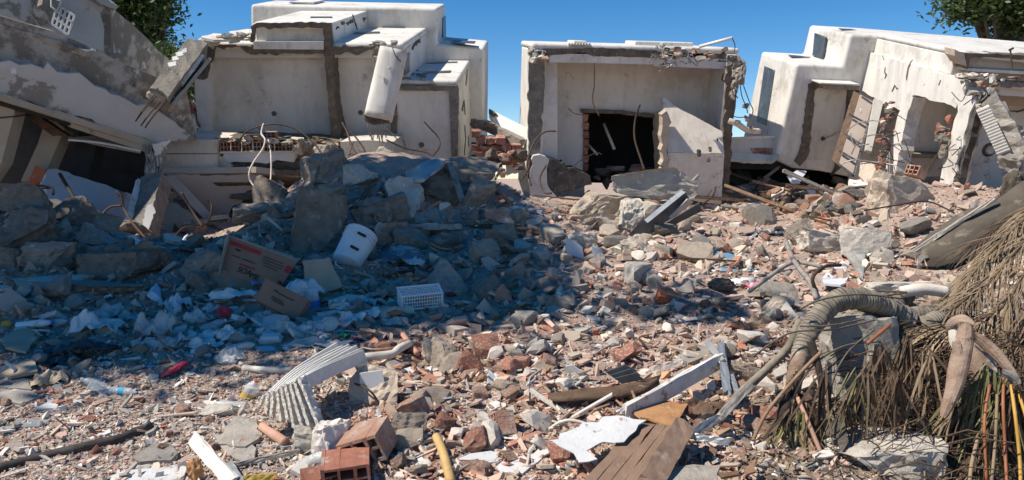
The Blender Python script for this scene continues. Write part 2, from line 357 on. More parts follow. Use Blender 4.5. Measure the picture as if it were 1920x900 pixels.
def axis(fine0, fine1, st, far):
    a = list(np.arange(fine0, fine1, st)); s = st; x = fine1
    right = []
    while x < far: right.append(x); s *= 1.45; x += s
    left = []; s = st; x = fine0
    while x > -far: s *= 1.45; x -= s; left.append(x)
    return left[::-1] + a + right
xs = axis(-9, 9, .07, 900); ys = axis(2.0, 15.5, .07, 900)
gv = [(x, y, height(x, y)) for y in ys for x in xs]; nx = len(xs)
gf = [[j * nx + i, j * nx + i + 1, (j + 1) * nx + i + 1, (j + 1) * nx + i] for j in range(len(ys) - 1) for i in range(nx - 1)]
gm = bpy.data.meshes.new('ground'); gm.from_pydata(gv, [], gf); gm.materials.append(M['soil']); gm.shade_smooth()
go = bpy.data.objects.new('ground', gm); COL.objects.link(go); go['kind'] = 'structure'
BVH = BVHTree.FromPolygons(gv, gf)
def G(px, py):
    h = BVH.ray_cast(CP, ray(px, py).normalized(), 200)[0]
    return h if h is not None else P(px, py, 15)
def gd(px, py): return G(px, py).y

# ------------------------------------------------------------------ sky stays in the world; trees
def leaves_geo(blobs, n, size, r=rnd):
    """blobs: [(centre, (rx,ry,rz), weight)]; leaf-sized faces in clumps through each crown"""
    tot = sum(b[2] for b in blobs); C, S = [], []
    for c, rr, wt in blobs:
        k = int(n * wt / tot); ncl = max(6, k // 45)
        for _ in range(ncl):
            d = nr.normal(size=3); d /= np.linalg.norm(d); q = np.array(c) + d * np.array(rr) * (nr.uniform(.35, 1.0))
            m = k // ncl; s = size * nr.uniform(2.2, 4.4)
            C.append(q + nr.normal(size=(m, 3)) * s * np.array([1, 1, .6])); S += [size * v for v in nr.uniform(.6, 1.3, m)]
    C = np.concatenate(C); S = np.array(S)[:, None]; n = len(C)
    a = nr.normal(size=(n, 3)); a[:, 2] *= .7; a /= np.linalg.norm(a, axis=1)[:, None]
    b = np.cross(a, nr.normal(size=(n, 3))); b /= np.linalg.norm(b, axis=1)[:, None]
    V = np.empty((n, 4, 3)); V[:, 0] = C - a * S; V[:, 1] = C + b * S * .42; V[:, 2] = C + a * S; V[:, 3] = C - b * S * .42
    return V.reshape(-1, 3)
def quads(name, V, mat, parent=None, origin=None):
    n = len(V) // 4; me = bpy.data.meshes.new(name)
    o0 = rootloc(parent) if parent is not None else Vector(origin or (0, 0, 0))
    me.vertices.add(n * 4); me.vertices.foreach_set('co', (V - np.array(o0)).astype(np.float32).ravel())
    me.loops.add(n * 4); me.loops.foreach_set('vertex_index', np.arange(n * 4, dtype=np.int32))
    me.polygons.add(n); me.polygons.foreach_set('loop_start', np.arange(0, n * 4, 4, dtype=np.int32))
    me.update(); me.materials.append(mat); o = bpy.data.objects.new(name, me); COL.objects.link(o)
    if parent is not None: o.parent = parent
    else: o.location = o0
    return o
def tree(label, foot, blobs, n, size, group='broadleaf trees around the site', tr=.22):
    t = thing('broadleaf_tree', label, 'tree', foot, group); foot = Vector(foot)
    top = Vector(blobs[0][0]); tp = spline([foot - Vector((0, 0, .4)), foot.lerp(top, .35) + Vector((.15, .1, 0)), foot.lerp(top, .7), top], 5)
    vs, fs = tube_geo(tp, tr, 9, lambda s: 1 - .65 * s); mk('trunk', vs, fs, M['trunk'], t, smooth=True)
    fork = foot.lerp(top, .5)
    for c, rr, wt in blobs:
        for _ in range(4):
            e = Vector(c) + Vector([rnd.uniform(-.8, .8) * q for q in rr]); mid = fork.lerp(e, .5) + Vector((0, 0, .3))
            vs, fs = tube_geo(spline([fork, mid, e], 4), tr * .32, 6, lambda s: 1 - .8 * s); mk('limb', vs, fs, M['trunk'], t, smooth=True)
    f = quads('foliage', leaves_geo(blobs, n, size), M['leaf'], t); f['kind'] = 'stuff'; return t
def Bp(px, py, d, rx, ry, rz, wt=1): p = P(px, py, d); return (tuple(p), (rx, ry, rz), wt)
tree('tall dark tree rising behind the mouldy tilted concrete building on the left', (-8.3, 19.5, .4),
     [Bp(235, -20, 19.5, 1.15, 1.0, 1.0, 3), Bp(258, 70, 19.5, .55, .6, .55, 1.0), Bp(160, -60, 20, 1.4, 1.2, 1.0, 2), Bp(305, 15, 19.5, .25, .3, .45, .25)], 17000, .075)
tree('small bright green tree glimpsed in the gap behind the dangling broken beam', (-7.6, 18.5, .6),
     [Bp(345, 125, 18, .35, .4, .35, 1), Bp(352, 165, 18, .25, .3, .3, .6), Bp(318, 108, 18, .25, .3, .25, .5)], 3500, .06)
tree('leafy tree in the top right corner behind the roof of the third house', (11.2, 19, .4),
     [Bp(1905, -25, 18, 1.15, 1.0, .95, 3), Bp(1850, -5, 18, .6, .7, .5, 1.3), Bp(1812, 12, 18, .3, .4, .28, .5), Bp(1925, 40, 18, .35, .7, .5, .8)], 13000, .075)
def up(px, py, z):
    g = G(px, py); t = (z - g.z) / SUN.z; return g + SUN * t
def cb(px, py, z, rx, ry, rz, wt): return (tuple(up(px, py, z)), (rx, ry, rz), wt)
SHADE = [cb(60, 500, 8.2, 1.6, 1.2, .7, 3), cb(330, 520, 7.6, 1.5, 1.0, .6, 3), cb(330, 620, 7.2, 1.3, .45, .35, 1.7), cb(130, 600, 7.2, 1.2, .5, .4, 1.5), cb(520, 590, 7.2, 1.0, .40, .35, 1.4),
         cb(600, 500, 7.6, 1.4, .9, .6, 3), cb(780, 560, 7.2, .9, .40, .4, 1.4), cb(860, 480, 7.4, .8, .75, .5, 2.0), cb(560, 420, 7.8, 1.3, .7, .5, 2), cb(800, 410, 7.6, 1.3, .7, .45, 2.2),
         cb(120, 455, 8, 1.0, .5, .5, 1.4), cb(950, 560, 7, .32, .22, .3, .35), cb(760, 350, 7.8, 1.0, .5, .4, 1.0),
         cb(1290, 580, 7.0, .5, .09, .18, .22)]
tree('spreading shade tree standing left of the view over the rubbish heap', (-9.6, 6.8, .4), SHADE, 34000, .12, tr=.3)
# ================================================================== first white house (leaning towards the viewer)
FB = Frame(P(540, 255, 14), (1005, -85), .6)
hb = thing('collapsed_house', 'white house with a stepped roof box and an exposed pale room, beside the tilted building', 'house', P(560, 300, 14.5))
v_in = .42
uL = FB.hv(372, 200, v_in)[0]; uR = FB.hv(750, 200, v_in)[0]
a = FB.hv(372, 90, 0); b = FB.hv(757, 90, 0); wt = FB.hv(560, 95, 0)[1]; wb = FB.hv(560, 330, v_in)[1]
body = boxl(FB, 'wall', a[0] - .06, b[0] - .02, v_in, 3.0, wb, wt - .002, M['inner'], hb)
# left return of the room and the roof slab with its rounded right edge
prism(FB, 'wall', [(360, 92), (386, 92), (394, 150), (394, 268), (372, 268)], .10, v_in + .02, M['inner'], hb, j=.008, seg=.2)
roof = boxl(FB, 'roof_slab', a[0], b[0], .02, 3.0, wt, wt + .13, M['white'], hb, .05)
prism(FB, 'broken_edge', [(384, 80), (470, 88), (600, 92), (612, 90), (700, 86), (720, 84), (720, 97), (690, 94), (668, 104), (655, 98), (610, 103), (590, 100), (480, 103), (462, 99), (450, 88), (392, 90)], -.03, .12, M['rawbrown'], hb, j=.014, seg=.07)
prism(FB, 'beam', [(390, 91), (615, 96), (615, 108), (392, 108)], .16, v_in + .01, M['innerblue'], hb)
prism(FB, 'beam', [(622, 92), (712, 92), (714, 108), (622, 108)], .16, v_in + .01, M['innerblue'], hb)
prism(FB, 'broken_edge', [(607, 84), (622, 84), (624, 130), (628, 190), (638, 258), (620, 260), (617, 190), (611, 130)], .0, v_in + .01, M['rawbrown'], hb, j=.012, seg=.07)
prism(FB, 'plaster_patch', [(600, 128), (609, 128), (614, 160), (617, 215), (611, 190), (604, 160)], .40, v_in + .01, M['cream'], hb, j=.006, seg=.08)
for x, y in ((514, 213), (676, 211)):
    p0 = FB.w3(*(lambda q: (q[0], v_in, q[1]))(FB.hv(x, y, v_in)))
    vs, fs = lathe_geo([(.045, -.01), (.045, .012), (.02, .012), (.0, .004)], 12, axis_m(p0, -FB.V)); mk('wall_socket', vs, fs, M['glassd'], hb)
# roof box with recessed front
bx0 = FB.hv(475, 60, -.02); bx1 = FB.hv(621, 60, -.02); bt = FB.hv(560, 43, -.02)[1]
boxl(FB, 'roof_box', bx0[0], bx1[0], .10, 2.95, wt + .11, bt - .001, M['white'], hb)
boxl(FB, 'roof_slab', bx0[0], bx1[0], -.02, 3.0, bt - .10, bt, M['white'], hb, .045)
prism(FB, 'broken_edge', [(470, 50), (480, 43), (620, 43), (622, 88), (607, 90), (606, 53), (560, 52), (520, 53), (478, 54), (474, 80), (468, 78)], -.05, .03, M['rawbrown'], hb, j=.010, seg=.07)
prism(FB, 'sill', [(475, 78), (606, 78), (606, 93), (475, 92)], -.09, .12, M['white'], hb)
prism(FB, 'beam', [(472, 84), (476, 84), (476, 99), (466, 98)], -.04, .1, M['rawbrown'], hb)
prism(FB, 'broken_edge', [(476, 92), (608, 93), (608, 99), (476, 99)], -.055, .1, M['rawbrown'], hb, j=.006, seg=.07)
# cracks and chips along the box flank
def crackU(F, u, pts, wd, parent, mat='rawd', th=.02):
    l = [Vector(F.hu(x, y, u)) for x, y in pts]; l = jag(l, .02, .06, closed=False); up_, dn = [], []
    for i, q in enumerate(l):
        k = wd * rnd.uniform(.35, 1.2) * (0.3 if i in (0, len(l) - 1) else 1); d = (l[min(i + 1, len(l) - 1)] - l[max(i - 1, 0)]); d = Vector((-d.y, d.x)).normalized() * k
        up_.append(q + d); dn.append(q - d)
    poly = [F.w3(u, *q) for q in up_ + dn[::-1]]; vs, fs = extrude(poly, F.U * th); return mk('crack', vs, fs, M[mat], parent)
def crackV(F, v, pts, wd, parent, mat='rawd'):
    l = [Vector(F.hv(x, y, v)) for x, y in pts]; l = jag(l, .015, .05, closed=False); A, B_ = [], []
    for i, q in enumerate(l):
        k = wd * rnd.uniform(.4, 1.2) * (0.3 if i in (0, len(l) - 1) else 1); d = (l[min(i + 1, len(l) - 1)] - l[max(i - 1, 0)]); d = Vector((-d.y, d.x)).normalized() * k
        A.append(q + d); B_.append(q - d)
    poly = [F.w3(q[0], v, q[1]) for q in A + B_[::-1]]; vs, fs = extrude(poly, -F.V * .012); return mk('crack', vs, fs, M[mat], parent)
crackU(FB, bx1[0] + .004, [(660, 28), (664, 36), (666, 45), (670, 55)], .025, hb, th=.01)
for x, y in ((640, 46), (649, 44), (656, 42), (630, 55), (680, 36), (690, 33)): crackU(FB, bx1[0] + .004, [(x, y), (x + 6, y - 3)], .03, hb, th=.01)
# dark roof recesses: thin raised plates, recess shade only in their colour
def slotW(F, wz, pts, parent, mat='glassd', up_=.012, name='roof_recess_dark'):
    poly = [F.w3(*F.hw(x, y, wz), wz) for x, y in pts]; vs, fs = extrude(poly, F.W * up_); return mk(name, vs, fs, M[mat], parent)
slotW(FB, wt + .13, [(662, 61), (712, 60), (712, 63), (664, 64)], hb)
slotW(FB, wt + .13, [(718, 50), (760, 51), (758, 53), (716, 52)], hb)
slotW(FB, bt, [(582, 32), (622, 32), (624, 34), (582, 34)], hb)
# flank of the roof volume: narrow dark window and cracks
crackU(FB, b[0] - .015, [(772, 92), (777, 84), (782, 78), (788, 80)], .03, hb, th=.01)
l = [FB.hu(x, y, b[0] - .02) for x, y in ((757, 104), (767, 98), (767, 135), (757, 142))]
vs, fs = extrude([FB.w3(b[0] - .02, *q) for q in l], FB.U * .012); mk('window', vs, fs, M['glassd'], hb)
# tall volume behind with its lower wing
prism(FB, 'wall', [(470, 8), (820, 15), (820, 82), (908, 90), (906, 330), (472, 330)], 3.0, 4.5, M['white'], hb, bevel=.06, seg_b=4)
prism(FB, 'roof_rim', [(540, 6), (590, 7), (588, 4), (545, 3)], 3.3, 4.2, M['white'], hb)
q0 = FB.hv(820, 80, 3.0); 
slotW(FB, q0[1] - .0, [(846, 80), (890, 82), (892, 78), (850, 76)], hb, 'glassd', .01)
u8 = FB.hv(820, 50, 3.0)[0]
l = [FB.hu(x, y, u8) for x, y in ((829, 34), (834, 30), (835, 66), (829, 70))]
vs, fs = extrude([FB.w3(u8, *q) for q in l], FB.U * .02); mk('window', vs, fs, M['glassd'], hb)
# lower right box
c0 = FB.hv(745, 165, .25); c1 = FB.hv(858, 165, .25); cw = FB.hv(800, 160, .25)[1]; cb_ = FB.hv(800, 345, .25)[1]
boxl(FB, 'wall', c0[0], c1[0] - .01, .30, 3.02, cb_, cw - .002, M['cream'], hb, .02)
boxl(FB, 'roof_slab', c0[0] - .05, c1[0], .25, 3.02, cw, cw + .09, M['white'], hb, .05)
prism(FB, 'broken_edge', [(745, 160), (857, 160), (860, 168), (857, 293), (848, 296), (842, 176), (838, 170), (744, 170)], .20, .31, M['raw'], hb, j=.006, seg=.08)
prism(FB, 'wall_panel', [(744, 169), (842, 170), (847, 298), (744, 298)], .27, .31, M['inner'], hb)
slotW(FB, cw + .09, [(797, 135), (846, 133), (844, 137), (797, 138)], hb)
slotW(FB, cw + .09, [(800, 118), (858, 116), (857, 118), (800, 120)], hb)
for pts in ([(866, 205), (870, 190), (872, 215)], [(871, 235), (873, 260), (870, 290)], [(876, 130), (875, 145), (873, 160)], [(878, 255), (879, 275)]): crackU(FB, c1[0] - .006, pts, .05, hb, 'rawbrown', th=.01)
for x, y in ((790, 272), (852, 208)):
    q = FB.hv(x, y, .25); p0 = FB.w3(q[0], .26, q[1]); vs, fs = lathe_geo([(.05, 0), (.045, .014), (.0, .014)], 10, axis_m(p0, -FB.V)); mk('wall_socket', vs, fs, M['glassd'], hb)
# brown edge left of the box and small debris on the roof
prism(FB, 'broken_edge', [(728, 208), (743, 196), (745, 300), (730, 300), (733, 240)], .22, .40, M['rawbrown'], hb, j=.012, seg=.08)
# hanging rounded pillar
pc = thing('broken_pillar', 'rounded white pillar hanging from the roof corner with bare bars at its lower end', 'pillar', P(708, 225, 12.9))
top = P(738, 96, 13.0); bot = P(709, 222, 12.9); ax = (top - bot).normalized(); side = ax.cross(Vector((0, 1, 0))).normalized(); dep = side.cross(ax)
def pill(r_, ss): return [(side * (math.copysign(abs(math.cos(t)) ** .6, math.cos(t)) * r_) + dep * (math.copysign(abs(math.sin(t)) ** .6, math.sin(t)) * r_ * 1.1)) for t in [2 * math.pi * k / ss for k in range(ss)]]
vs, fs = [], []; n = 24; rows = 14
for i in range(rows + 1):
    c = bot.lerp(top, i / rows)
    for k, o_ in enumerate(pill(.215, n)):
        jj = (noise.noise((k * .9, i * .3, 4)) * .07 if i == 0 else 0); vs.append(c + o_ * (1 + noise.noise((k * .4, i * .5, 2)) * .03) + ax * jj)
for i in range(rows):
    for k in range(n): j2 = (k + 1) % n; fs.append([i * n + k, i * n + j2, (i + 1) * n + j2, (i + 1) * n + k])
fs.append(list(range(n - 1, -1, -1))); fs.append([rows * n + k for k in range(n)])
mk('shaft', vs, fs, M['white'], pc, smooth=True)
def rock_geo(seed, dims, sub=3, cuts=9, rough=.05, axes=None):
    r2 = random.Random(seed); bm = bmesh.new(); bmesh.ops.create_icosphere(bm, subdivisions=sub, radius=1)
    md = (dims[0] * dims[1] * dims[2]) ** (1 / 3); dv = lambda q: Vector((q.x * dims[0] / md, q.y * dims[1] / md, q.z * dims[2] / md))
    pl = []
    for _ in range(cuts):
        nn = Vector([r2.gauss(0, 1) for _ in range(3)]).normalized(); pl.append((nn, r2.uniform(.34, .70)))
    for s in (1, -1):
        for k in range(3):
            nn = Vector([0, 0, 0]); nn[k] = s; nn = (nn + Vector([r2.uniform(-.15, .15) for _ in range(3)])).normalized(); pl.append((nn, r2.uniform(.62, .78)))
    vs = []
    for v in bm.verts:
        q = v.co * 1.1
        for nn, d in pl:
            e = q.dot(nn) - d
            if e > 0: q = q - nn * e
        if rough:
            q = q + v.co * (noise.noise(dv(v.co) * 2.3 + Vector((seed * 3.1, 0, 0))) * rough * 1.8 + noise.noise(dv(v.co) * 6 + Vector((0, seed, 0))) * rough * 1.3 + noise.noise(dv(v.co) * 15 + Vector((seed, 0, 0))) * rough * .8)
        vs.append(Vector((q.x * dims[0] * .65, q.y * dims[1] * .65, q.z * dims[2] * .65)))
    fs = [[v.index for v in f.verts] for f in bm.faces]; bm.free(); return vs, fs
def xf(vs, Mx): return [Mx @ v for v in vs]
def lump(name, px, py, d, wpx, hpx, mat, parent=None, seed=1, dz=1.0, rot=0, sub=3, rough=.06):
    s = d / 1500; vs, fs = rock_geo(seed, (wpx * s, max(wpx, hpx) * s * dz * .8, hpx * s), sub, 9, rough)
    Mx = Matrix.Translation(P(px, py, d)) @ Matrix.Rotation(R(rot), 4, 'Y') @ Matrix.Rotation(R(rnd.uniform(-20, 20)), 4, 'Z')
    return mk(name, xf(vs, Mx), fs, mat, parent)
lump('broken_end', 709, 222, 12.9, 46, 22, M['rawd'], pc, 3, sub=3, rough=.12)
for x0, x1, x2, y2 in ((692, 694, 697, 262), (698, 700, 699, 265), (705, 707, 708, 260), (712, 709, 712, 266), (717, 719, 716, 262), (722, 720, 724, 258), (702, 710, 718, 268), (690, 690, 694, 256)):
    tube('reinforcing_bar', [(x0, 218, 12.9), (x1, 238, 12.9), (x2, y2, 12.95)], .011, M['steel'], pc, n=5, k=3)
for i, (x, y, w_, h_) in enumerate(((716, 84, 30, 16), (708, 95, 20, 20), (728, 88, 22, 14), (704, 108, 12, 18), (738, 80, 16, 10), (692, 86, 18, 9))):
    lump('broken_knob', x, y, 12.95, w_, h_, M['concg'], pc, 20 + i, rough=.14)
tube('reinforcing_bar', [(736, 90, 12.7), (742, 105, 12.7), (752, 116, 12.75)], .008, M['rust'], pc, n=5)
for i in range(26):   # grit lying on the lower roof
    x, y = rnd.uniform(752, 800), rnd.uniform(133, 152); u_, v_ = FB.hw(x, y, cw + .09); p0 = FB.w3(u_, v_, cw + .10)
    vs, fs = rock_geo(i, [rnd.uniform(.04, .14), rnd.uniform(.04, .14), rnd.uniform(.02, .05)], 1, 5, 0); o = mk('roof_debris', xf(vs, Matrix.Translation(p0)), fs, M['concg'], hb)

for x, y, s_ in ((722, 150, 10), (716, 172, 8), (712, 196, 11), (730, 128, 7)): lump('spall', x, y, 12.72, s_ * 1.3, s_, M['plast'], pc, 700 + x, dz=.35, sub=2, rough=.12)
# dangling broken roof beam on the left with its bars
bb = thing('broken_beam', 'broken roof beam dangling diagonally with five bare bars, left of the first white house', 'beam', P(300, 180, 12.6))
def bar_box(name, p0, p1, wd, dp, mat, parent, tilt=0, j=.01, seg=.1, rows=10, bevel=0):
    """squared member from p0 to p1, ragged ends, wd across the view, dp in depth"""
    ax_ = (p1 - p0).normalized(); vd = ((p0 + p1) / 2 - CP).normalized(); s_ = ax_.cross(vd).normalized(); d_ = s_.cross(ax_).normalized()
    if tilt: rm = Matrix.Rotation(R(tilt), 3, ax_); s_ = rm @ s_; d_ = rm @ d_
    vs_, fs_ = [], []; m = 12
    ring = [(-1, -1), (-.33, -1), (.33, -1), (1, -1), (1, -.33), (1, .33), (1, 1), (.33, 1), (-.33, 1), (-1, 1), (-1, .33), (-1, -.33)]
    for i in range(rows + 1):
        c = p0.lerp(p1, i / rows); e = i in (0, rows)
        for (a_, b_) in ring:
            q = c + s_ * (a_ * wd / 2) + d_ * (b_ * dp / 2); q += Vector([rnd.gauss(0, j * .5) for _ in range(3)])
            if e: q += ax_ * rnd.gauss(0, j * 2.2)
            vs_.append(q)
    for i in range(rows):
        for k in range(m): k2 = (k + 1) % m; fs_.append([i * m + k, i * m + k2, (i + 1) * m + k2, (i + 1) * m + k])
    fs_.append(list(range(m - 1, -1, -1))); fs_.append([rows * m + k for k in range(m)])
    return mk(name, vs_, fs_, mat, parent, bevel=bevel)
bar_box('beam_core', P(372, 90, 13.0), P(300, 188, 12.1), .30, .34, M['concg'], bb, 25, .012)
bar_box('render_coat', P(366, 97, 12.8), P(326, 150, 12.3), .30, .06, M['white'], bb, 18, .010)
bar_box('render_coat', P(389, 116, 12.9), P(321, 200, 12.15), .05, .25, M['beige'], bb, 0, .006)
for x, y, s in ((328, 107, 12), (336, 99, 14), (322, 118, 16), (345, 93, 9)): plate('loose_tile', [(x - s / 2, y, 12.1), (x + s / 2, y - 4, 12.15), (x + s * .6, y + 4, 12.1), (x - s * .3, y + 7, 12.05)], .02, M['tile'], bb, j=.006, seg=.05)
lump('broken_end', 300, 178, 12.1, 40, 34, M['conc'], bb, 9, rot=35, rough=.1)
for x0, y0, x1, y1 in ((288, 178, 254, 228), (292, 180, 258, 222), (300, 190, 264, 236), (306, 192, 272, 240), (311, 190, 277, 232)):
    tube('reinforcing_bar', [(x0, y0, 11.95), ((x0 + x1) / 2 - 1, (y0 + y1) / 2, 11.85), (x1, y1, 11.8)], .011, M['rust'], bb, n=5, k=3)
for i, (x, y, w_, h_) in enumerate(((392, 78, 34, 14), (412, 72, 30, 10), (432, 70, 36, 12), (455, 66, 30, 10), (376, 84, 24, 18), (440, 78, 22, 8), (462, 74, 24, 7))):
    lump('roof_rubble', x, y, 13.3, w_, h_, M['conc'] if i % 2 else M['white'], hb, 40 + i, rough=.1)
plate('loose_slab', [(376, 68, 13.2), (400, 63, 13.6), (440, 66, 13.6), (446, 72, 13.3), (400, 76, 13.1)], .04, M['white'], hb, j=.01)
plate('loose_slab', [(430, 60, 14.4), (466, 53, 14.6), (470, 62, 14.2), (446, 66, 13.9)], .04, M['white'], hb, j=.01)
plate('broken_edge', [(386, 84, 13.45), (398, 92, 13.45), (382, 150, 13.6), (370, 148, 13.6), (366, 118, 13.5)], .2, M['rawd'], hb, j=.015, seg=.06)
plate('wall_stub', [(345, 238, 13.6), (364, 215, 13.7), (372, 262, 13.8), (352, 266, 13.8)], .15, M['cream'], hb, j=.012, seg=.06)
plate('brick_stub', [(346, 186, 14.0), (358, 190, 14.0), (372, 238, 14.0), (362, 236, 14.0), (350, 214, 14.0)], .2, M['brick'], hb, j=.015, seg=.05)

# floor slab below the room: cream ends, a strip of hollow bricks, plaster underneath
FS = Frame(P(520, 290, 13.3), (1005, 60), .3)
fsl = thing('floor_slab', 'long cream floor edge with a row of exposed hollow bricks, under the first white house', 'floor slab', P(500, 320, 13.5))
prism(FS, 'edge_block', [(305, 262), (350, 259), (407, 262), (408, 318), (300, 316), (293, 292)], -.12, 1.0, M['cream'], fsl, j=.008, seg=.2)
prism(FS, 'groove', [(300, 287.5), (407, 287.5), (407, 289), (300, 289)], -.125, -.11, M['rawbrown'], fsl)
prism(FS, 'edge_block', [(638, 266), (690, 263), (736, 267), (738, 302), (655, 304), (640, 290)], -.10, 1.0, M['cream'], fsl, j=.012, seg=.12)
prism(FS, 'groove', [(652, 289), (738, 290), (738, 291.5), (652, 290.5)], -.105, -.09, M['rawbrown'], fsl)
prism(FS, 'mortar_bed', [(406, 258), (560, 262), (640, 268), (640, 330), (406, 330)], .16, 1.0, M['rawbrown'], fsl, j=.01, seg=.12)
prism(FS, 'plaster_band', [(418, 285), (556, 284), (550, 304), (520, 300), (500, 307), (470, 304), (440, 303), (428, 306), (420, 296)], .0, .2, M['innerblue'], fsl, j=.006, seg=.1)
prism(FS, 'plaster_band', [(412, 284), (560, 283), (560, 287), (412, 288)], -.06, .2, M['cream'], fsl, j=.004, seg=.1)
prism(FS, 'plaster_patch', [(412, 294), (422, 292), (436, 312), (412, 316)], .02, .2, M['cream'], fsl, j=.008, seg=.06)
prism(FS, 'broken_edge', [(404, 306), (440, 300), (470, 296), (500, 304), (560, 300), (560, 320), (404, 322)], .1, .9, M['rawd'], fsl, j=.014, seg=.08)
prism(FS, 'broken_edge', [(300, 314), (410, 316), (480, 318), (560, 318), (560, 330), (420, 326), (300, 324)], -.04, 1.0, M['rawbrown'], fsl, j=.010, seg=.1)
def hollow_brick(F, x0, y0, x1, y1, v, parent, nx_=3, ny_=2, name='hollow_brick', depth=.18):
    a_ = F.hv(x0, y1, v); b_ = F.hv(x1, y0, v); U0, W0, U1, W1 = a_[0], a_[1], b_[0], b_[1]; t = .011; parts = []
    def bx(u0, u1, w0, w1, v0=v, v1=v + depth):
        vs_, fs_ = extrude([F.w3(u0, v0, w0), F.w3(u1, v0, w0), F.w3(u1, v0, w1), F.w3(u0, v0, w1)], F.V * (v1 - v0)); parts.append((vs_, fs_))
    jj = rnd.uniform(-.02, .03)
    for i in range(nx_ + 1): u_ = U0 + (U1 - U0 - t) * i / nx_; bx(u_, u_ + t, W0, W1, v + jj)
    for i in range(ny_ + 1):
        w_ = W0 + (W1 - W0 - t) * i / ny_
        for k in range(nx_): ua = U0 + (U1 - U0 - t) * k / nx_ + t; ub = U0 + (U1 - U0 - t) * (k + 1) / nx_; bx(ua, ub, w_, w_ + t, v + jj + .002)
    bx(U0, U1, W0, W1, v + depth - .02)
    vs_, fs_ = merge(parts); return mk(name, vs_, fs_, M['brickd'], parent)
for k in range(7):
    x = 413 + k * 20.5; hollow_brick(FS, x, 266 + rnd.uniform(-1, 1), x + 19, 285, -.03, fsl, 3, 2)
    if k < 5: tube('mortar_line', [P(x + 19.6, 266, 13.15), P(x + 19.8, 275, 13.15), P(x + 19.4, 285, 13.15)], .008, M['plast'], fsl, n=4, k=2)
hollow_brick(FS, 492, 248, 516, 258, .0, fsl, 3, 2)
for i in range(34):
    x = rnd.uniform(405, 650); lump('mortar_lump', x, 260 + rnd.uniform(-6, 6) + (x - 400) * .02, 13.1 + rnd.uniform(-.05, .4), rnd.uniform(8, 26), rnd.uniform(5, 12), rnd.choice([M['plast'], M['conct'], M['rawbrown'], M['brickd']]), fsl, 60 + i, sub=2, rough=.1)
for i, (x, y, w_, h_) in enumerate(((575, 272, 36, 26), (600, 282, 40, 30), (560, 278, 30, 24), (622, 276, 30, 20), (420, 262, 22, 9), (540, 268, 24, 10), (722, 290, 36, 38), (740, 300, 30, 34))):
    lump('concrete_lump', x, y, 12.9, w_, h_, M['concg'], fsl, 130 + i, rough=.1)
# soffit and support under the slab
plate('soffit', [(298, 326, 13.1), (480, 326, 13.1), (560, 330, 13.6), (540, 370, 15.6), (390, 370, 15.6)], .1, M['pinkw'], fsl)
plate('inner_wall', [(312, 328, 13.0), (492, 328, 13.25), (488, 350, 13.3), (462, 358, 13.3), (452, 380, 13.35), (436, 386, 13.35), (428, 404, 13.35), (404, 416, 13.35)], .12, M['pinkw'], fsl, j=.012, seg=.09)
plate('side_wall', [(303, 330, 12.85), (330, 330, 12.9), (398, 404, 12.75), (396, 426, 12.6), (378, 406, 12.7)], .16, M['pinkw'], fsl)
plate('back_wall', [(330, 330, 15.2), (560, 330, 15.2), (560, 470, 15), (330, 470, 15)], .15, M['beige'], fsl)
plate('torn_board', [(385, 338, 13.2), (420, 330, 13.3), (470, 330, 13.3), (520, 336, 13.4), (505, 345, 13.3), (440, 347, 13.2), (410, 342, 13.1)], .04, M['woodd'], fsl, j=.015, seg=.08)
plate('torn_board', [(440, 352, 13.4), (520, 345, 13.5), (540, 352, 13.4), (470, 372, 13.2), (430, 368, 13.2)], .04, M['rawbrown'], fsl, j=.015, seg=.08)
# stub pillar below with bars on top
ps = thing('broken_pillar', 'leaning stub pillar with one bright white face, below the left end of the floor slab', 'pillar', P(265, 440, 11.9))
bar_box('shaft', P(293, 340, 11.8), P(262, 450, 10.8), .33, .30, M['raw'], ps, 38, .014)
plate('plaster_patch', [(276, 386, 10.95), (287, 380, 10.98), (292, 398, 10.9), (284, 416, 10.8), (280, 440, 10.6), (262, 438, 10.6), (268, 410, 10.75)], .02, M['inner'], ps, j=.01, seg=.05)
bar_box('render_coat', P(270, 345, 11.66), P(238, 448, 10.62), .22, .05, M['white'], ps, -22, .008)  # white render, widened to stand in for sun on this face
for i in range(9):
    x = 272 + i * 4.5; tube('reinforcing_bar', [(x + rnd.uniform(-3, 3), 345, 12.3), (x + rnd.uniform(-5, 3), 318, 12.3), (x + rnd.uniform(-3, 5), 296, 12.4), (x + rnd.uniform(-4, 4), 270 + rnd.uniform(0, 12), 12.4)], .011, M['steel'], ps, n=5, k=3)
for i, (x, y, w_, h_) in enumerate(((292, 300, 26, 30), (284, 318, 24, 20), (290, 336, 34, 18), (300, 282, 22, 20))): lump('broken_knob', x, y, 12.5, w_, h_, M['plast'], ps, 150 + i, rough=.16)
plate('torn_edge', [(286, 272, 12.3), (318, 261, 12.4), (302, 290, 12.4), (290, 292, 12.4)], .05, M['tile'], ps, j=.02, seg=.05)

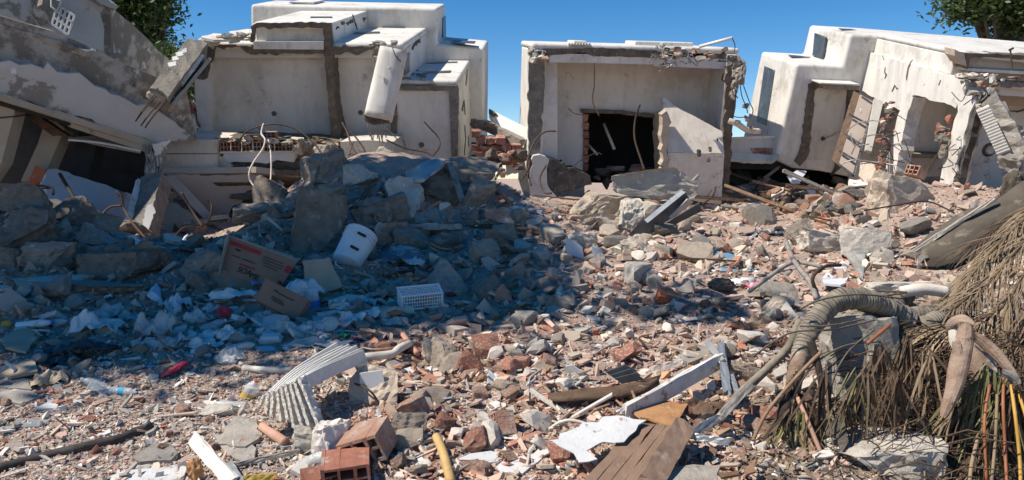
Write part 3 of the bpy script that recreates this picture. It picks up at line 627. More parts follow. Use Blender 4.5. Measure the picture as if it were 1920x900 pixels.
# ================================================================== second white house
FC = Frame(P(1180, 300, 14), (880, 60), 1.0)
hc = thing('collapsed_house', 'white box shaped house in the centre with a dark doorway and leaning panel made for a sun patch', 'house', P(1180, 370, 14.5))
DPT = 3.1
tl = FC.hv(996, 92, 0); tr_ = FC.hv(1386, 100, 0); wT = FC.hv(1190, 93, 0)[1]; wB = FC.hv(1190, 400, 0)[1]
uCl = FC.hv(1000, 200, 0)[0]; uCr = FC.hv(1372, 200, 0)[0]
boxl(FC, 'outer_wall', uCl - .03, uCl + .19, .02, DPT, wB, wT - .03, M['white'], hc, .05)
boxl(FC, 'outer_wall', uCr - .16, uCr + .02, .02, DPT, wB, wT - .03, M['inner'], hc, .02)
boxl(FC, 'roof_slab', uCl - .05, uCr + .06, .03, DPT, wT - .035, wT + .07, M['white'], hc, .05)
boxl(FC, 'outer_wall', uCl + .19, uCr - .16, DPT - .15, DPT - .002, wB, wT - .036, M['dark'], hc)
prism(FC, 'broken_edge', [(993, 96), (1020, 94), (1022, 130), (1019, 200), (1014, 260), (1012, 312), (994, 312), (990, 250), (991, 150)], -.03, .12, M['raw'], hc, j=.010, seg=.08)
prism(FC, 'broken_edge', [(1018, 92), (1120, 90), (1230, 94), (1240, 102), (1228, 108), (1110, 105), (1096, 99), (1064, 101), (1030, 104), (1020, 110)], -.03, .12, M['rawbrown'], hc, j=.008, seg=.08)
prism(FC, 'ceiling_beam', [(1030, 100), (1226, 104), (1226, 121), (1150, 119), (1112, 118), (1030, 117)], -.015, .30, M['white'], hc)
prism(FC, 'ceiling_beam', [(1226, 104), (1374, 112), (1374, 130), (1226, 124)], .06, .30, M['inner'], hc)
prism(FC, 'broken_edge', [(1362, 124), (1378, 112), (1386, 124), (1380, 190), (1374, 235), (1370, 300), (1366, 386), (1346, 380), (1354, 300), (1356, 235), (1360, 190)], -.05, .14, M['rawbrown'], hc, j=.014, seg=.07)
# back wall of the room round the doorway
vb = .95
for nm, pts in (('room_wall', [(1010, 116), (1362, 118), (1362, 214), (1240, 214), (1092, 206), (1010, 206)]), ('room_wall', [(1010, 206), (1093, 206), (1096, 330), (1096, 400), (1000, 400)]), ('room_wall', [(1238, 214), (1362, 214), (1362, 400), (1240, 400)])):
    prism(FC, nm, pts, vb, vb + .16, M['inner'], hc)
prism(FC, 'room_wall', [(1018, 110), (1045, 116), (1045, 380), (1014, 400)], .14, .96, M['inner'], hc)
prism(FC, 'door_lintel', [(1088, 204), (1160, 207), (1240, 215), (1240, 223), (1165, 214), (1100, 212), (1090, 212)], vb - .08, vb + .2, M['rawbrown'], hc, j=.006, seg=.07)
for k in range(7):
    y = 214 + k * 15.5; prism(FC, 'brick', [(1094, y), (1104, y + 1), (1104 + rnd.uniform(-3, 1), y + 14), (1094, y + 14)], vb - .05 + rnd.uniform(-.02, .02), vb + .2, M['brick'], hc, j=.006, seg=.05)
prism(FC, 'door_jamb', [(1236, 216), (1254, 210), (1256, 250), (1250, 280), (1252, 330), (1240, 340), (1238, 300)], .5, vb + .1, M['conct'], hc, j=.012, seg=.07)
# added leaning panel shaped for a sun and shadow patch; lower part upright
def leanpoly(F, name, pts, th, mat, parent, j=0): # pts (px,py,v)
    poly = [F.w3(*(lambda q: (q[0], v, q[1]))(F.hv(x, y, v))) for x, y, v in pts]
    if j: poly = jag(poly, j, .1)
    vs_, fs_ = extrude(poly, F.V * th); return mk(name, vs_, fs_, mat, parent)
leanpoly(FC, 'sun_patch_panel', [(1243, 183, .05), (1250, 185, .04), (1264, 198, -.02), (1354, 246, -.23), (1358, 288, -.42), (1252, 286, -.42), (1246, 230, -.16)], .2, M['panelw'], hc, .003)
leanpoly(FC, 'front_wall', [(1252, 286.5, -.42), (1358, 288.5, -.42), (1358, 292, -.42), (1352, 384, -.40), (1300, 376, -.40), (1252, 360, -.40)], .5, M['panelw'], hc, .003)
prism(FC, 'broken_edge', [(1240, 215), (1250, 208), (1256, 222), (1254, 250), (1250, 285), (1256, 300), (1250, 330), (1238, 338), (1244, 300), (1240, 260)], -.44, -.2, M['conct'], hc, j=.014, seg=.06)
for x, y, s in ((1310, 287, 7), (1331, 280, 5), (1329, 299, 6), (1270, 330, 4), (1345, 262, 3)): lump('spalled_spot', x, y, 13.45, s * 1.6, s * 2, M['rawbrown'], hc, 170 + x % 7, dz=.4, sub=2)
prism(FC, 'wall_stub', [(1000, 292), (1012, 290), (1030, 300), (1028, 350), (1046, 372), (992, 372), (994, 320)], -.15, .0, M['inner'], hc, j=.014, seg=.08)
prism(FC, 'broken_edge', [(1014, 292), (1040, 300), (1076, 315), (1106, 330), (1110, 346), (1070, 362), (1040, 362), (1026, 348), (1028, 318)], -.10, .2, M['rawd'], hc, j=.02, seg=.08)
# toothed edge on the roof (row of exposed ribs)
for k in range(8): rectf(FC, 'roof_rib', 1066 + k * 5.4, 81, 1069 + k * 5.4, 88, .0, .2, M['cream'], hc)
boxl(FC, 'roof_upstand', FC.hv(1075, 85, .3)[0], FC.hv(1100, 85, .3)[0], .3, 1.2, wT + .05, wT + .12, M['white'], hc, .02)
boxl(FC, 'roof_upstand', FC.hv(1190, 85, .3)[0], FC.hv(1300, 85, .3)[0], .3, 1.2, wT + .06, wT + .14, M['white'], hc, .02)
for i in range(46):
    x = rnd.uniform(1228, 1384) if i > 14 else rnd.uniform(994, 1024); y = 88 + rnd.uniform(-6, 18) + (x - 1228) * .07 if i > 14 else rnd.uniform(92, 116)
    lump('roof_rubble', x, y, 13.2 + rnd.uniform(-.1, .2), rnd.uniform(8, 24), rnd.uniform(5, 14), rnd.choice([M['rawd'], M['concg'], M['conc'], M['white'], M['brickd']]), hc, 200 + i, sub=2, rough=.12)
for i in range(22):
    x = rnd.uniform(1230, 1300); y = rnd.uniform(96, 122); tube('bent_wire', [(x, y, 13.1), (x + rnd.uniform(-14, 14), y + rnd.uniform(-8, 14), 13), (x + rnd.uniform(-24, 24), y + rnd.uniform(-4, 22), 13.1)], .008, M['steel'], hc, n=4, k=3)
for x, y in ((1208, 118), (1380, 128), (1391, 140), (1386, 150)): pass
for i, (x, y, w_, h_) in enumerate(((1384, 118, 26, 22), (1388, 140, 20, 40), (1380, 132, 16, 30), (1376, 160, 10, 30), (1372, 178, 10, 20), (1374, 112, 24, 14))): lump('hanging_lump', x, y, 13.2, w_, h_, M['concg'], hc, 300 + i, rough=.12)
# interior clutter beyond the doorway
tube('fallen_pipe', [(1132, 232, 15.2), (1152, 280, 15)], .03, M['pvc'], hc); tube('fallen_pipe', [(1100, 268, 15.2), (1120, 290, 15)], .025, M['pvc'], hc)
for i in range(16): lump('interior_debris', rnd.uniform(1110, 1235), rnd.uniform(315, 345), rnd.uniform(14.7, 15.6), rnd.uniform(14, 44), rnd.uniform(10, 24), rnd.choice([M['concg'], M['rawd'], M['brickd']]), hc, 320 + i, sub=2)
# light pole lying on the roof and the dangling wires
t = tag(tube('white_pole', [(1312, 87, 13.6), (1373, 71, 13.2)], .028, M['plw'], n=8), 'thin white pole jutting up from the right corner of the centre house roof', 'pole')
w1 = thing('dangling_cables', 'thin cables with small lumps dangling from the upper right corner of the centre house', 'cable', P(1400, 240, 13.4))
for pts in ([(1373, 72, 13.2), (1378, 84, 13.2), (1377, 98, 13.2)], [(1388, 160, 13.2), (1391, 180, 13.2), (1399, 200, 13.2), (1402, 212, 13.2)], [(1394, 160, 13.2), (1404, 188, 13.2), (1412, 208, 13.2), (1405, 222, 13.2)], [(1370, 216, 13.2), (1384, 220, 13.2), (1400, 219, 13.2)], [(1372, 184, 13.2), (1379, 180, 13.2), (1384, 184, 13.2)]): tube('cable', pts, .008, M['cable'], w1, n=5)
for i, (x, y, s) in enumerate(((1398, 199, 14), (1402, 224, 17), (1384, 228, 12), (1407, 240, 10))): lump('hanging_lump', x, y, 13.25, s, s * .9, M['concg'], w1, 350 + i, sub=2)
tag(tube('bent_duct', [(1366, 226, 13.6), (1382, 232, 13.6), (1402, 244, 13.7), (1424, 246, 13.8)], .05, M['pvc'], n=8), 'short grey duct bent between the centre house and the low wall', 'duct')

# fallen slab, beams and bricks between the first and second houses
t = thing('fallen_slab', 'pale slab fallen diagonally across the gap between the first and centre houses', 'slab', P(950, 250, 15))
plate('slab_face', [(918, 204, 15.5), (1000, 246, 14.8), (986, 262, 14.7), (974, 264, 14.7), (918, 222, 15.4)], .12, M['inner'], t, j=.006)
plate('broken_edge', [(916, 203, 15.45), (930, 212, 15.3), (922, 216, 15.3), (917, 213, 15.4)], .14, M['rawd'], t, j=.01)
bar_box('timber_beam', P(905, 232, 14.6), P(978, 268, 14.1), .16, .16, M['woodg'], None, 20, .01)
tag(bpy.context.scene.objects['timber_beam'], 'grey timber beam lying under the diagonal slab left of the centre house', 'beam')
o = bar_box('concrete_beam', P(886, 230, 14.3), P(926, 238, 14.4), .13, .2, M['rawbrown'], None, 10, .014); tag(o, 'short mud coloured beam end poking out from the first house', 'beam')
gapb = thing('brick_heap', 'dark red broken brick wall in the gap left of the centre house', 'brick wall', P(925, 300, 14.3))
for r_ in range(5):
    for k in range(5):
        x = 884 + k * 19 + (r_ % 2) * 9; y = 246 + r_ * 13
        if y < 236 + (x - 880) * .45: continue
        prism(FC, 'brick', [(x, y), (x + 17, y + rnd.uniform(-1, 2)), (x + 17, y + 11), (x, y + 12)], rnd.uniform(-.2, .05), .4, M['brick'], gapb, j=.008, seg=.05)
for i in range(18): lump('broken_piece', rnd.uniform(885, 985), rnd.uniform(285, 335), rnd.uniform(13, 14), rnd.uniform(16, 34), rnd.uniform(10, 20), rnd.choice([M['brickd'], M['rawd'], M['rawbrown'], M['brick']]), gapb, 400 + i, sub=2, rough=.1)
plate('plaster_face', [(946, 290, 14.0), (976, 286, 14.0), (982, 320, 14.0), (950, 330, 14)], .08, M['inner'], gapb, j=.015)

# ================================================================== low wall with bricks showing
FE = Frame(P(1420, 270, 14.6), (930, 250), .4)
lw = thing('low_wall', 'low pale wall with a patch of red bricks between the centre and right houses', 'wall', P(1420, 310, 14.8))
prism(FE, 'wall_face', [(1366, 260), (1472, 256), (1472, 302), (1366, 302)], 0, .2, M['inner'], lw, bevel=.01)
prism(FE, 'coping', [(1366, 257.5), (1472, 254), (1472, 259), (1366, 262)], -.04, .24, M['white'], lw)
for r_ in range(3):
    for k in range(4):
        x = 1408 + k * 13 + r_ * 3; y = 277.5 + r_ * 5.6
        prism(FE, 'brick', [(x, y), (x + 12, y + .2), (x + 12, y + 5), (x, y + 4.8)], -.02 + rnd.uniform(-.01, .01), .08, M['brick'], lw)
plate('fallen_plaster', [(1362, 283, 14.4), (1462, 292, 14.4), (1448, 302, 14.2), (1362, 300, 14.2)], .05, M['cream'], lw, j=.01)
plate('rear_wall', [(1360, 300, 16.2), (1640, 300, 16.2), (1660, 420, 16.2), (1360, 420, 16.2)], .2, M['dark'], lw)  # dark sheets behind and over the hollow carry its shade in their colour
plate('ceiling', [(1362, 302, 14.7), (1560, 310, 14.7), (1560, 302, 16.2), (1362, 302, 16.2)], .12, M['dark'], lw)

# ================================================================== third white house
FD = Frame(P(1494, 119, 14), (850, -100), 4.5)
hd = thing('collapsed_house', 'large white house with stepped blocks and sunlit left flank, leaning at the right', 'house', P(1650, 340, 13.5))
prism(FD, 'wall', [(1494, 119), (1580, 124), (1595, 64), (1700, 70), (2060, 100), (2060, 420), (1680, 372), (1600, 334), (1540, 322), (1486, 316), (1452, 300), (1458, 278)], 0, 1.7, M['white'], hd, bevel=.06, seg_b=4)
u0 = FD.hv(1494, 160, 0)[0]; uw = FD.hv(1587, 95, 0)[0]
def faceU(F, name, pts, u, mat, parent, th=-.015):
    poly = [F.w3(u, *F.hu(x, y, u)) for x, y in pts]; vs_, fs_ = extrude(poly, F.U * th); return mk(name, vs_, fs_, M[mat], parent)
uq = FD.hv(1482, 190, 0)[0]
def upt(F, x, y, v): q = F.hv(x, y, v); return F.w3(q[0], v, q[1])
faceU(FD, 'window', [(1436, 124), (1455, 132), (1440, 236), (1421, 228)], uq - .02, 'glassd', hd, -.03)
faceU(FD, 'window', [(1530, 62), (1551, 70), (1545, 110), (1526, 104)], uw - .02, 'glassd', hd, -.03)
wtop1 = FD.hv(1540, 121, 0)[1]; wtop2 = FD.hv(1640, 67, 0)[1]
slotW(FD, wtop1, [(1478, 104), (1520, 107), (1516, 109), (1484, 108)], hd)
slotW(FD, wtop2, [(1572, 54), (1608, 56), (1610, 58), (1578, 57)], hd); slotW(FD, wtop2, [(1626, 57), (1680, 61), (1680, 63), (1634, 60)], hd)
slotW(FD, wtop2, [(1704, 63), (1840, 73), (1840, 75), (1714, 66)], hd)
# niche in the grey front wall
prism(FD, 'broken_edge', [(1516, 158), (1528, 154), (1604, 156), (1604, 164), (1534, 164), (1528, 170), (1524, 220), (1516, 290), (1500, 312), (1490, 302), (1500, 282), (1512, 200)], -.03, .03, M['rawbrown'], hd, j=.010, seg=.07)
prism(FD, 'wall_panel', [(1524, 166), (1606, 165), (1592, 302), (1508, 300), (1518, 220)], -.012, .03, M['cream'], hd, j=.004, seg=.2)
prism(FD, 'broken_edge', [(1590, 166), (1612, 170), (1596, 300), (1560, 330), (1574, 290), (1588, 200)], -.05, .03, M['rawd'], hd, j=.01, seg=.07)
prism(FD, 'ledge', [(1538, 155), (1612, 158), (1612, 161), (1538, 157)], -.38, .02, M['white'], hd)
prism(FD, 'ledge', [(1538, 157), (1612, 161), (1610, 169), (1546, 167)], -.30, .02, M['woodg'], hd)
q = FD.hv(1543, 260, -.02); vs, fs = lathe_geo([(.04, 0), (.035, .02), (.0, .02)], 10, axis_m(FD.w3(q[0], -.02, q[1]), -FD.V)); mk('wall_socket', vs, fs, M['glassd'], hd)
crackV(FD, -.02, [(1545, 262), (1560, 254), (1578, 245)], .006, hd, 'steel')
# front wing: left flank with a doorway torn in it, post, flat roof
uF = FD.hv(1628, 110, 0)[0]; vf = -2.55
def flank(name, pts, mat, u=uF, th=.16, j=.0, seg=.12):
    l = [Vector(FD.hu(x, y, u)) for x, y in pts]
    if j: l = jag(l, j, seg)
    vs_, fs_ = extrude([FD.w3(u, *q) for q in l], FD.U * th); return mk(name, vs_, fs_, M[mat], hd)
flank('flank_wall', [(1622, 100), (1632, 98), (1812, 152), (1800, 178), (1792, 203), (1770, 192), (1752, 190), (1735, 182), (1712, 178), (1700, 190), (1692, 208), (1660, 196), (1608, 168), (1612, 130)], 'white', j=.010, seg=.1)
flank('door_post', [(1704, 180), (1712, 182), (1700, 220), (1684, 300), (1672, 345), (1650, 345), (1664, 290), (1686, 210)], 'white', uF - .01, .22, .016, .08)
flank('door_post', [(1790, 176), (1812, 160), (1828, 180), (1808, 250), (1790, 330), (1780, 400), (1752, 400), (1764, 330), (1786, 240), (1796, 210)], 'white', uF - .01, .22, .018, .08)
flank('broken_edge', [(1812, 166), (1840, 178), (1824, 235), (1802, 320), (1790, 390), (1780, 400), (1792, 330), (1808, 250), (1822, 190)], 'rawd', uF + .02, .10, .010, .08)
wR = FD.hu(1720, 125, uF)[1]
u_r = FD.hv(2080, 170, vf)[0]
boxl(FD, 'roof_slab', uF - .0, u_r, vf + .02, .01, wR - .10, wR - .002, M['white'], hd, .05)
# the room seen through the doorway: inner wall with brick strip
iu = uF + 1.0
flank('inner_wall', [(1690, 150), (1800, 170), (1800, 330), (1690, 330)], 'inner', uF + .95, .12)
boxl(FD, 'inner_wall', uF + .16, uF + .96, -.06, -.0, FD.hv(1650, 340, -.06)[1], wR - .1, M['inner'], hd)
for k in range(13):
    y = 165 + k * 10.5; prism(FD, 'brick', [(1712 - k * 2.6, y), (1730 - k * 2.6, y + 1), (1727 - k * 2.6, y + 9.4), (1710 - k * 2.6, y + 9)], -1.15 + rnd.uniform(-.02, .02), -.9, M['brickd'], hd)
prism(FD, 'inner_wall', [(1728, 165), (1800, 172), (1776, 330), (1690, 330)], -1.1, -.95, M['inner'], hd)
prism(FD, 'sill', [(1702, 288), (1772, 290), (1770, 297), (1700, 296)], -1.3, -1.0, M['woodg'], hd)
prism(FD, 'plaster_patch', [(1680, 298), (1700, 300), (1696, 335), (1674, 334)], -1.6, -1.5, M['cream'], hd, j=.01)
# bricks and mortar torn at the posts
for i in range(26):
    y = 192 + i * 5.4; x = 1668 - (y - 192) * .12 + rnd.uniform(-10, 8)
    lump('torn_masonry', x, y, 12.35 + rnd.uniform(-.1, .2), rnd.uniform(8, 20), rnd.uniform(6, 14), rnd.choice([M['brick'], M['brick'], M['concg'], M['rawbrown'], M['plast']]), hd, 500 + i, sub=2, rough=.14)
for i in range(10):
    x = rnd.uniform(1762, 1786); y = rnd.uniform(225, 290); lump('torn_masonry', x, y, 11.6, rnd.uniform(14, 26), rnd.uniform(12, 24), rnd.choice([M['concg'], M['brick'], M['rawbrown'], M['brick']]), hd, 540 + i, sub=2, rough=.14)
for i in range(34):
    x = rnd.uniform(1806, 1868); y = 150 + rnd.uniform(-8, 30) - abs(x - 1836) * .2; lump('torn_masonry', x, y, 11.2 + rnd.uniform(-.1, .25), rnd.uniform(8, 22), rnd.uniform(6, 16), rnd.choice([M['concg'], M['concg'], M['rawd'], M['brickd'], M['conc'], M['white']]), hd, 560 + i, sub=2, rough=.14)
# front edge of the roof and rooms at the far right
prism(FD, 'broken_edge', [(1806, 146), (1860, 150), (2000, 160), (2080, 166), (2080, 176), (1990, 172), (1900, 163), (1860, 160), (1812, 160)], vf - .02, vf + .1, M['raw'], hd, j=.012, seg=.08)
prism(FD, 'room_wall', [(1812, 160), (2080, 174), (2080, 460), (1760, 460)], vf + 1.1, vf + 1.25, M['inner'], hd)
prism(FD, 'ceiling_beam', [(1862, 160), (2080, 172), (2080, 190), (1876, 179)], vf + .2, vf + 1.2, M['innerblue'], hd)
prism(FD, 'ceiling_soffit', [(1870, 179), (2080, 190), (2080, 214), (1890, 198)], vf + .7, vf + 1.1, M['beige'], hd)
crackV(FD, vf + 1.09, [(1892, 207), (1904, 208), (1922, 204)], .01, hd)
q = FD.hv(1855, 281, vf + 1.09); vs, fs = lathe_geo([(.075, 0), (.06, .05), (.03, .05), (.0, .03)], 12, axis_m(FD.w3(q[0], vf + 1.09, q[1]), -FD.V)); mk('pipe_socket', vs, fs, M['pvc'], hd)
vs, fs = lathe_geo([(.12, 0), (.10, .012), (.0, .012)], 14, axis_m(FD.w3(q[0], vf + 1.095, q[1]), -FD.V)); mk('socket_ring', vs, fs, M['rawd'], hd)
# upper box on the roof with an open front
bu = FD.hv(1809, 110, vf + .02)[0]; wb3 = wR; wt3 = FD.hv(1850, 99, vf + .02)[1]
boxl(FD, 'roof_box', bu, u_r, vf + .25, -.0, wR - .003, wt3 - .09, M['white'], hd, .02)
boxl(FD, 'roof_slab', bu - .02, u_r, vf + .02, -.0, wt3 - .09, wt3, M['white'], hd, .05)
prism(FD, 'broken_edge', [(1806, 98), (1830, 100), (1870, 100), (1990, 108), (1990, 116), (1870, 108), (1826, 107), (1818, 112), (1816, 130), (1808, 128)], vf - .02, vf + .26, M['rawbrown'], hd, j=.008, seg=.08)
prism(FD, 'broken_edge', [(1790, 92), (1808, 98), (1812, 124), (1800, 118), (1794, 108)], vf - .05, vf + .2, M['conct'], hd, j=.012, seg=.06)
prism(FD, 'sill', [(1816, 128), (1990, 138), (1990, 144), (1816, 133)], vf - .03, vf + .26, M['white'], hd)
for i in range(20):
    x = rnd.uniform(1790, 1920); lump('roof_rubble', x, 138 + (x - 1790) * .09 + rnd.uniform(-4, 6), 11.25, rnd.uniform(8, 26), rnd.uniform(4, 10), rnd.choice([M['white'], M['conc'], M['brickd'], M['plast']]), hd, 620 + i, sub=2, rough=.12)
tube('antenna_bar', [(1898, 132, 11.2), (1896, 110, 11.2), (1894, 92, 11.2)], .012, M['rust'], hd, n=5); tube('antenna_bar', [(1892, 94, 11.2), (1900, 90, 11.2)], .016, M['rust'], hd, n=5)
for pts in ([(1660, 126), (1662, 140), (1659, 148)], [(1655, 104), (1657, 112)], [(1672, 172), (1678, 160), (1684, 166)], [(1700, 150), (1703, 128), (1712, 112)], [(1760, 160), (1764, 150)]): crackU(FD, uF - .005, pts, .014, hd, 'rawbrown', th=-.008)
# wires knotted about the torn corners
for i in range(40):
    z_ = rnd.random()
    if z_ < .45: x, y, d = rnd.uniform(1650, 1690), rnd.uniform(190, 330), 12.1
    elif z_ < .75: x, y, d = rnd.uniform(1806, 1868), rnd.uniform(140, 190), 11.0
    else: x, y, d = rnd.uniform(1755, 1805), rnd.uniform(230, 340), 11.3
    L = rnd.uniform(18, 50); tube('bent_wire', [(x, y, d), (x + rnd.uniform(-L, L) * .5, y + rnd.uniform(-.2, .6) * L, d - .05), (x + rnd.uniform(-L, L) * .8, y + rnd.uniform(0, 1) * L, d)], .007, rnd.choice([M['steel'], M['rust']]), hd, n=4, k=4)
# ribbed white slab fallen at the corner
t = thing('fallen_slab', 'broken slab with a ribbed white edge leaning at the front corner of the right hand house', 'slab', P(1880, 290, 11))
bar_box('slab_core', P(1850, 190, 11.1), P(1908, 290, 10.9), .30, .3, M['conc'], t, 0, .02)
e0, e1 = P(1842, 202, 10.88), P(1882, 286, 10.7)
bar_box('ribbed_edge', e0, e1, .16, .05, M['white'], t, 0, .002)
for k in range(16):
    c = e0.lerp(e1, (k + .5) / 16); axx = (e1 - e0).normalized(); s_ = axx.cross((c - CP).normalized()).normalized()
    mm = Matrix((s_, axx, s_.cross(axx))).transposed().to_4x4(); vs, fs = box_geo(.16, .018, .02, Matrix.Translation(c - (c - CP).normalized() * .035) @ mm); mk('rib', vs, fs, M['cream'], t)
plate('plaster_sheet', [(1868, 190, 11.0), (1885, 190, 11.0), (1892, 208, 11), (1888, 235, 11), (1872, 222, 11)], .04, M['cream'], t, j=.01)
lump('broken_knob', 1905, 250, 11, 36, 30, M['concg'], t, 660, rough=.14); lump('broken_knob', 1900, 305, 10.6, 44, 40, M['concg'], t, 661, rough=.14)
plate('plaster_sheet', [(1900, 240, 11.2), (1935, 250, 11.2), (1940, 300, 11), (1905, 275, 11)], .05, M['inner'], t, j=.015)

# beige panelled door frame leaning at the niche
dp = thing('broken_door_panel', 'pinkish beige door panel in a dark metal frame leaning against the right hand house', 'door panel', P(1590, 330, 12.9))
plate('panel', [(1613, 176, 13.3), (1637, 190, 13.2), (1600, 326, 12.7), (1574, 306, 12.8)], .05, M['pinkw'], dp)
for a_, b_ in (((1612, 174, 13.25), (1640, 190, 13.12)), ((1640, 190, 13.12), (1600, 330, 12.62)), ((1600, 330, 12.62), (1572, 307, 12.75)), ((1592, 214, 13.1), (1626, 232, 12.95)), ((1584, 251, 12.98), (1614, 270, 12.83)), ((1574, 283, 12.85), (1604, 300, 12.7))):
    bar_box('frame_bar', P(*a_), P(*b_), .030, .03, M['dmetal'], dp, 0, .003, rows=3)
plate('panel', [(1600, 170, 13.5), (1612, 176, 13.4), (1572, 310, 12.95), (1560, 300, 13.1)], .05, M['woodd'], dp)
for x, y in ((1614, 207), (1594, 276)): lump('paint_spot', x, y, 12.95, 5, 11, M['white'], dp, 5, dz=.3, sub=1)
for pts in ([(1588, 245, 12.7), (1610, 230, 12.6), (1640, 226, 12.5), (1662, 232, 12.4)], [(1596, 290, 12.5), (1612, 262, 12.4), (1645, 252, 12.3), (1668, 262, 12.2)], [(1578, 308, 12.6), (1600, 300, 12.5), (1640, 304, 12.4), (1680, 310, 12.2)], [(1595, 250, 12.6), (1602, 272, 12.5), (1630, 270, 12.4)]): tube('bent_wire', pts, .010, M['steel'], dp, n=5)
o = plate('wall_board', [(1640, 184, 13.0), (1656, 190, 13.0), (1634, 286, 12.7), (1622, 282, 12.75)], .05, M['cream']); tag(o, 'narrow pale board upright behind the door panel frame', 'board')
o = plate('wall_board', [(1650, 196, 13.05), (1665, 200, 13.05), (1650, 250, 12.9), (1642, 246, 12.9)], .05, M['rawbrown']); tag(o, 'narrow dark red board beside the pale board on the right house', 'board')
o = plate('fallen_board', [(1592, 335, 12.4), (1614, 335, 12.3), (1636, 352, 12.1), (1620, 362, 12.0), (1608, 370, 12), (1590, 358, 12.2)], .03, M['cream'], None, .01); tag(o, 'cream board lying broken below the door panel frame', 'board')
o = plate('wall_board', [(1612, 300, 12.5), (1640, 310, 12.4), (1650, 350, 12.1), (1625, 345, 12.2), (1610, 332, 12.4)], .06, M['conct'], None, .01); tag(o, 'tan plastered fragment standing at the foot of the door panel', 'fragment')

# ================================================================== tilted weathered building on the left
ha = thing('tilted_building', 'mouldy grey concrete building tipped over a dark storey at the left edge', 'building', P(150, 340, 12.5))
plate('parapet', [(-220, -40, 10.0), (0, 30, 10.8), (67, 50, 11.1), (167, 87, 11.6), (187, 100, 11.7), (290, 143, 12.3), (347, 173, 12.9), (352, 215, 13.1), (364, 257, 13.2), (300, 268, 12.7), (-220, 106, 10.0)], .25, M['mould'], ha, j=.012, seg=.25)
plate('render_skin', [(-220, 30, 9.96), (0, 118, 10.76), (60, 122, 11.0), (84, 132, 11.1), (90, 118, 11.12), (110, 140, 11.2), (128, 142, 11.3), (150, 140, 11.4), (180, 165, 11.6), (240, 190, 12), (290, 205, 12.3), (345, 238, 12.9), (362, 256, 13.1), (300, 268, 12.66), (-220, 107, 9.96)], .05, M['mouldlight'], ha, j=.02, seg=.12)
plate('floor_edge', [(-220, 108, 9.9), (293, 267, 12.55), (284, 277, 12.5), (-220, 116, 9.9)], .35, M['beige'], ha)
plate('floor_edge', [(136, 224, 11.7), (288, 275, 12.5), (280, 288, 12.5), (266, 283, 12.4), (135, 240, 11.7)], .2, M['beige'], ha)
# upper storeys behind the parapet
plate('upper_wall', [(-220, -140, 11.4), (160, -60, 12.6), (176, 0, 12.8), (205, 30, 13.0), (215, 100, 13.2), (165, 90, 13), (0, 35, 12), (-220, -30, 11.4)], .2, M['mouldlight'], ha)
plate('upper_wall', [(165, -30, 12.7), (216, 12, 12.9), (205, 52, 13.0), (160, 0, 12.8)], .1, M['mouldlight'], ha)
plate('side_wall', [(216, 8, 12.85), (222, 14, 12.9), (262, 62, 13.9), (316, 116, 15.0), (312, 160, 15), (250, 150, 13.6), (196, 106, 13.0), (205, 55, 12.95)], .25, M['mould'], ha, j=.01, seg=.2)
plate('wall_cap', [(168, -8, 12.6), (214, 7, 12.8), (222, 14, 12.85), (216, 17, 12.8), (190, 8, 12.7)], .25, M['mould'], ha)
plate('balcony_block', [(86, -25, 12.2), (100, -20, 12.2), (97, 20, 12.3), (112, 33, 12.3), (104, 38, 12.2), (85, 25, 12.2), (80, 8, 12.1)], .4, M['mould'], ha, j=.01)
gr = [(108, 8), (140, 30), (128, 65), (98, 45)]
for k in range(5):
    f = k / 4; a_ = Vector(gr[0]).lerp(Vector(gr[1]), f); b_ = Vector(gr[3]).lerp(Vector(gr[2]), f); tube('grille_bar', [(a_.x, a_.y, 12.1), (b_.x, b_.y, 12.1)], .022, M['mouldlight'], ha, n=4)
    if k < 4:
        f = k / 3; a_ = Vector(gr[0]).lerp(Vector(gr[3]), f); b_ = Vector(gr[1]).lerp(Vector(gr[2]), f); tube('grille_bar', [(a_.x, a_.y, 12.1), (b_.x, b_.y, 12.1)], .022, M['mouldlight'], ha, n=4)
plate('grille_back', [(x, y, 12.3) for x, y in gr], .05, M['dark'], ha)
plate('window_frame', [(93, -8, 12.05), (114, 0, 12.05), (106, 22, 12.05), (93, 14, 12.05)], .06, M['mouldlight'], ha, bevel=.02)
plate('pane', [(97, -4, 12.0), (110, 2, 12.0), (104, 17, 12.0), (97, 11, 12.0)], .02, M['glassd'], ha)
plate('stain_cap', [(0, 30, 11.0), (60, 45, 11.25), (150, 78, 11.6), (176, 96, 11.75), (164, 100, 11.6), (60, 58, 11.1), (0, 42, 10.8)], .1, M['mould'], ha, j=.01, seg=.2)
lump('fixing_hook', 25, 134, 10.75, 10, 16, M['plw'], ha, 2, sub=2)
# dark storey under it
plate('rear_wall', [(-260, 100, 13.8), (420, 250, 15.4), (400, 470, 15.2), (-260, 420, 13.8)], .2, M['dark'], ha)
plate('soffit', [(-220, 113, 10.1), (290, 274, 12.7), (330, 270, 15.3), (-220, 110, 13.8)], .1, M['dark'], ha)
plate('inner_column', [(-60, 170, 11.2), (30, 192, 11.3), (28, 215, 11.3), (0, 305, 11.2), (-60, 400, 11.2)], .3, M['beige'], ha)
plate('inner_column', [(88, 215, 12.3), (122, 240, 12.3), (78, 340, 12.1), (40, 340, 12.1), (70, 270, 12.2)], .3, M['beige'], ha)
plate('dark_column', [(150, 240, 12.8), (185, 252, 12.8), (160, 360, 12.6), (120, 360, 12.6)], .3, M['dark'], ha)
plate('inner_beam', [(30, 203, 11.9), (60, 210, 11.9), (110, 243, 12.0), (128, 255, 12.0), (100, 255, 12.0), (60, 228, 11.9), (28, 214, 11.9)], .15, M['woodd'], ha)
plate('loose_board', [(130, 262, 12.1), (180, 250, 12.3), (250, 272, 12.5), (264, 284, 12.4), (190, 270, 12.2)], .03, M['woodg'], ha)
